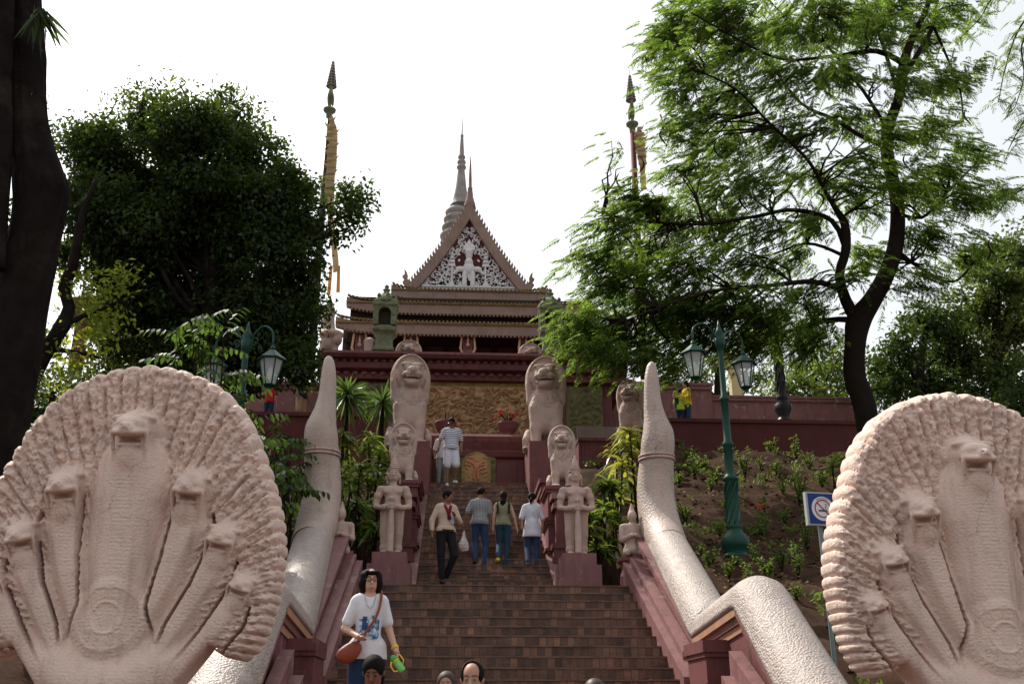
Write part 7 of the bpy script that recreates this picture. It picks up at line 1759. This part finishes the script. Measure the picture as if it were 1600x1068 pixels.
def stemset(px0, px1, pytop0, pytop1, Y0, Y1, n, zb=None, hmax=1.6):
    out = []
    for k in range(n):
        Y = rng.uniform(Y0, Y1); px = rng.uniform(px0, px1); py = rng.uniform(pytop0, pytop1); p = np.array(PT(px, py, Y)); g_ = max(float(hill_z(p[0], Y)), ZL - .3 if abs(p[0]) < 3.4 else 0); zb_ = max(g_, p[2] - hmax); out.append(((p[0] + rng.normal() * .1, Y + .05, min(g_, p[2] - .3)), tuple(p)))
    return out
strap_plant('ti_plant', 'tall glossy strap-leaved plant clump behind the left guardian statue', 'plant', stemset(535, 600, 700, 850, 17.6, 19.2, 15), LM['ti'], .50, .075, 26, .45, 'strap-leaved plants beside the upper stairs')
strap_plant('ti_plant', 'lower glossy strap-leaved plants against the left rail tail', 'plant', stemset(428, 470, 730, 900, 17.8, 20.0, 9), LM['ti'], .5, .075, 24, .45, 'strap-leaved plants beside the upper stairs')
strap_plant('ti_plant', 'glossy strap-leaved plant clump behind the right guardian statue', 'plant', stemset(922, 968, 745, 880, 17.4, 18.8, 12), LM['ti'], .48, .07, 26, .42, 'strap-leaved plants beside the upper stairs')
strap_plant('ti_plant', 'tall yellow-tipped strap-leaved plant left of the right rail tail', 'plant', stemset(960, 1000, 640, 790, 19.0, 20.5, 8), leafmat('yellow_tip_leaves', (.10, .13, .025), .4, (.42, .42, .06), .5, .3), .55, .075, 26, .45, 'strap-leaved plants beside the upper stairs')
strap_plant('ti_plant', 'strap-leaved plants in shade above the left guardian, below the spiky plants', 'plant', stemset(520, 605, 655, 740, 21.0, 23.0, 10), LM['ti'], .5, .07, 26, .42, 'strap-leaved plants beside the upper stairs')
for px, py, lab in ((543, 618, 'spiky narrow-leaved dracaena left of the large left lion'), (598, 628, 'narrow spiky dracaena close beside the large left lion')):
    p = PT(px, py, 24.5); n = 210 if px < 560 else 110; t = thing('dracaena', lab, 'plant', (p[0], p[1], float(hill_z(p[0], 24.5))), 0, 'spiky dracaenas beside the left lion')
    MB().tube([(p[0], p[1], float(hill_z(-4, 24.5)) - .2), (p[0], p[1], p[2] + .05)], [.07, .05], 8).build('stem', M['bark2'], t)
    d = rand_dirs(n, .15); leaf_mesh('foliage', np.array([p] * n) + d * .05, d, rand_dirs(n, .5), rng.uniform(.55, .95, n), .045, LM['spike'], t, .12, 12)
# ---- leafy broad shrub behind the left naga, around the lamp
def whorl_shrub(lab, pts, Y, L, W, m, stems_from, nper=11, grp=None):
    t = thing('leafy_shrub', lab, 'shrub', stems_from, 0, grp); b = MB(); C_ = []; D_ = []
    for px, py in pts:
        Yv = Y + rng.uniform(-.8, .8); p = np.array(PT(px, py, Yv)); b.tube([np.array(stems_from) + [rng.uniform(-.3, .3), 0, 0], (np.array(stems_from) + p) / 2 + [0, 0, .2], p], [.03, .02, .007], 5)
        for tw in range(3):
            dr = rng.normal(size=3) * [1, .7, .25]; dr /= np.linalg.norm(dr); Lt = rng.uniform(.3, .55)
            b.tube([p, p + dr * Lt * .5 + [0, 0, .05], p + dr * Lt], [.007, .006, .004], 4)
            for k in range(nper):
                s_ = (k // 2 + 1) / (nper / 2 + .5); q = 1 if k % 2 else -1; sd = np.cross(dr, [0, 0, 1.]); sd /= np.linalg.norm(sd) + 1e-6
                C_.append(p + dr * Lt * s_ + [0, 0, .05 * math.sin(3 * s_)]); D_.append(sd * q + dr * .6 + [0, 0, -.75])
    C_ = np.array(C_); D_ = np.array(D_) + rng.normal(size=(len(C_), 3)) * .12; n = len(C_)
    b.build('stem', M['bark2'], t); leaf_mesh('foliage', C_, D_, np.array([[0, 0, 1.]] * n) + rng.normal(size=(n, 3)) * .3, L * rng.uniform(.7, 1.2, n), W, m, t, .10, 10); return t
pts = [(rng.uniform(240, 420), rng.uniform(530, 800)) for k in range(46)]
pts = [(a, c_) for a, c_ in pts if not (a > 350 and c_ < 640)] + [(300, 500), (330, 495), (275, 520), (350, 520), (310, 540), (285, 560)] + [(rng.uniform(325, 398), rng.uniform(575, 650)) for k in range(12)]
whorl_shrub('large leafy shrub with drooping leaflets behind the left naga hood', pts, 14.5, .15, .055, LM['broad'], (ux(330, 900, 14.5), 14.5, float(hill_z(-4, 14.5))))
pts = [(rng.uniform(400, 465), rng.uniform(665, 770)) for k in range(16)]
whorl_shrub('smaller leafy shrub beside the left rail tail', pts, 16.0, .15, .055, LM['broad'], (ux(430, 900, 16), 16.0, float(hill_z(-4, 16))))
pts = [(rng.uniform(10, 130), rng.uniform(650, 760)) for k in range(26)] + [(130, 645), (150, 620), (170, 610)]
whorl_shrub('shaded leafy shrub at the left edge behind the left naga hood', pts, 14.0, .13, .05, LM['dense'], (ux(60, 850, 14), 14.0, float(hill_z(-7, 14))))
# ---- young shrubs on the soil bank
protos = []
def young(seed, Hs, bloom=False):
    r = np.random.default_rng(seed); b = MB(); C_ = []; D_ = []
    for k in range(7):
        a = r.uniform(0, 6.28); e = np.array([math.cos(a) * r.uniform(.05, .22), math.sin(a) * r.uniform(.05, .22), Hs * r.uniform(.55, 1)]); b.tube([(0, 0, -.05), e * [.5, .5, .55], e], [.010, .008, .004], 4)
        for j in range(20):
            s_ = r.uniform(.25, 1.0); an = r.uniform(0, 6.28); C_.append(e * s_ + r.normal(size=3) * .02); D_.append([math.cos(an), math.sin(an), r.uniform(-.1, .9)])
    return b, np.array(C_), np.array(D_)
lab_y = 'small leafy young shrub planted in the brown soil bank on the right'
data = []
for i in range(4):
    b, C_, D_ = young(50 + i, [.42, .55, .35, .68][i]); data.append((b, C_, D_))
pl = [(1075, 722), (1100, 735), (1060, 760), (1085, 745), (1112, 768), (1072, 815), (1125, 838), (1120, 755), (1150, 780), (1245, 720), (1212, 742), (1225, 775), (1190, 735), (1265, 735), (1285, 760), (1165, 745), (1195, 800), (1228, 820), (1190, 840), (1240, 870), (1248, 905), (1180, 890), (1150, 890), (1200, 905), (1222, 890), (1110, 890), (1095, 870), (1140, 905), (1170, 925), (1245, 940), (1262, 820), (1215, 715), (1300, 745), (1140, 730), (1250, 790), (1262, 860), (1135, 800), (1060, 700), (1205, 690 + 20), (1160, 860)]
made = [None] * 4
pl.sort(key=lambda q: q[1]); rows = [('in the top row under the dark red wall', pl[:8]), ('in the second row below the dark red wall', pl[8:16]), ('in the middle row of the soil bank', pl[16:24]), ('in the row level with the lamp base', pl[24:32]), ('in the lowest row of the soil bank', pl[32:])]
ordn = ['leftmost', 'second from left', 'third from left', 'fourth from left', 'fifth from left', 'sixth from left', 'seventh from left', 'rightmost']
pl2 = []
for rn, rr_ in rows:
    rr_ = sorted(rr_)
    for k, q in enumerate(rr_): pl2.append((*q, f'small leafy young shrub, {"rightmost" if k == len(rr_) - 1 else ordn[k]} {rn}'))
for i, (px, py, lab_y) in enumerate(pl2):
    # find where this pixel meets the slope
    Yv = 10.0
    while Yv < 30.5 and uz(px, py, Yv) > float(hill_z(0, Yv)): Yv += .1
    x = ux(px, py, Yv); z = float(hill_z(x, Yv)); k = i % 4
    t = thing('young_shrub', lab_y, 'shrub', (x, Yv, z), rng.uniform(0, 6.28), 'young shrubs on the soil bank'); sc = rng.uniform(.6, 1.0) * (1.0 if Yv < 20 else 1.25)
    if made[k] is None:
        b, C_, D_ = data[k]; o1 = b.build('stem', M['bark2'], t, local=True); n = len(C_); o2 = leaf_mesh('foliage', C_, D_, rand_dirs(n, .5), .085, .042, LM['shrub'], t, .08, 4, True); made[k] = (o1, o2)
    else:
        o1, o2 = (o.copy() for o in made[k])
        for o in (o1, o2): scene.collection.objects.link(o); o.parent = t
    for o in (o1, o2): o.scale = (sc, sc, sc)
px, py = 1192, 838; Yv = 10.0
while uz(px, py, Yv) > float(hill_z(0, Yv)): Yv += .1
x = ux(px, py, Yv); z = float(hill_z(x, Yv)); t = thing('flowering_shrub', 'young shrub with an orange-red bloom right of the green lamp post', 'shrub', (x, Yv, z))
b, C_, D_ = data[1]; b.build('stem', M['bark2'], t, local=True); n = len(C_); leaf_mesh('foliage', C_, D_, rand_dirs(n, .5), .085, .042, LM['shrub'], t, .08, 4, True)
n = 30; leaf_mesh('bloom', np.array([[0, 0, .58]] * n) + rng.normal(size=(n, 3)) * .04, rand_dirs(n, .4), rand_dirs(n), .06, .035, LM['lily'], t, .08, 4, True)
strap_plant('strap_plant', 'bright green strap-leaved plant on the bank behind the blue sign', 'plant', [((ux(1300, 735, 19), 19, float(hill_z(0, 19))), PT(1300, 720, 19)), ((ux(1315, 735, 19), 19.2, float(hill_z(0, 19))), PT(1320, 712, 19))], LM['shrub'], .45, .06, 20, .3)
# soil clods and litter
n = 5200; x_ = rng.uniform(3.1, 14, n); y_ = rng.uniform(9.5, 30.6, n); kp = vnoise(x_ * .9, y_ * .9, seed=77) > .42; x_ = x_[kp]; y_ = y_[kp]; n = len(x_)
o = leaf_mesh('ground_cover', np.stack([x_, y_, hill_z(x_, y_) + .06], 1), rng.normal(size=(n, 3)) * [1, 1, .25] + [0, 0, .15], rand_dirs(n, 1.5), rng.uniform(.05, .14, n), .05, leafmat('litter_and_sprouts', (.085, .07, .03), .3, (.2, .2, .05), .7, .7), None, .1); tag(o, 'scattered dry leaves and small green sprouts on the soil bank', 'leaf litter', kind='stuff')
x_ = rng.uniform(3.1, 14, 260); y_ = rng.uniform(9.5, 30.6, 260); kp = vnoise(x_ * .6, y_ * .6, seed=78) > .5; x_ = x_[kp]; y_ = y_[kp]; X_ = np.repeat(x_, 26) ; Y_ = np.repeat(y_, 26); n = len(X_); X_ = X_ + rng.normal(size=n) * .09; Y_ = Y_ + rng.normal(size=n) * .09
o = leaf_mesh('weeds', np.stack([X_, Y_, hill_z(X_, Y_) + .03 + rng.random(n) * .12], 1), rng.normal(size=(n, 3)) * [.7, .7, .3] + [0, 0, .8], rand_dirs(n), rng.uniform(.06, .16, n), .045, LM['shrub'], None, .1); tag(o, 'low patchy green weeds growing between the young shrubs', 'weeds', kind='stuff')
b = MB(); r = np.random.default_rng(9)
for k in range(1500):
    x = r.uniform(3.1, 13); y = r.uniform(9, 30); z = float(hill_z(x, y)); q = r.uniform(.02, .07); b.lathe([(.3 * q, -q * .4), (q, 0), (.5 * q, q * .6)], (x, y, z + .04), 5, rot=r.uniform(0, 3))
o = b.build('soil_clods', M['soil']); tag(o, 'crumbly soil clods scattered over the bank', 'soil', kind='stuff')

#@@NEXT
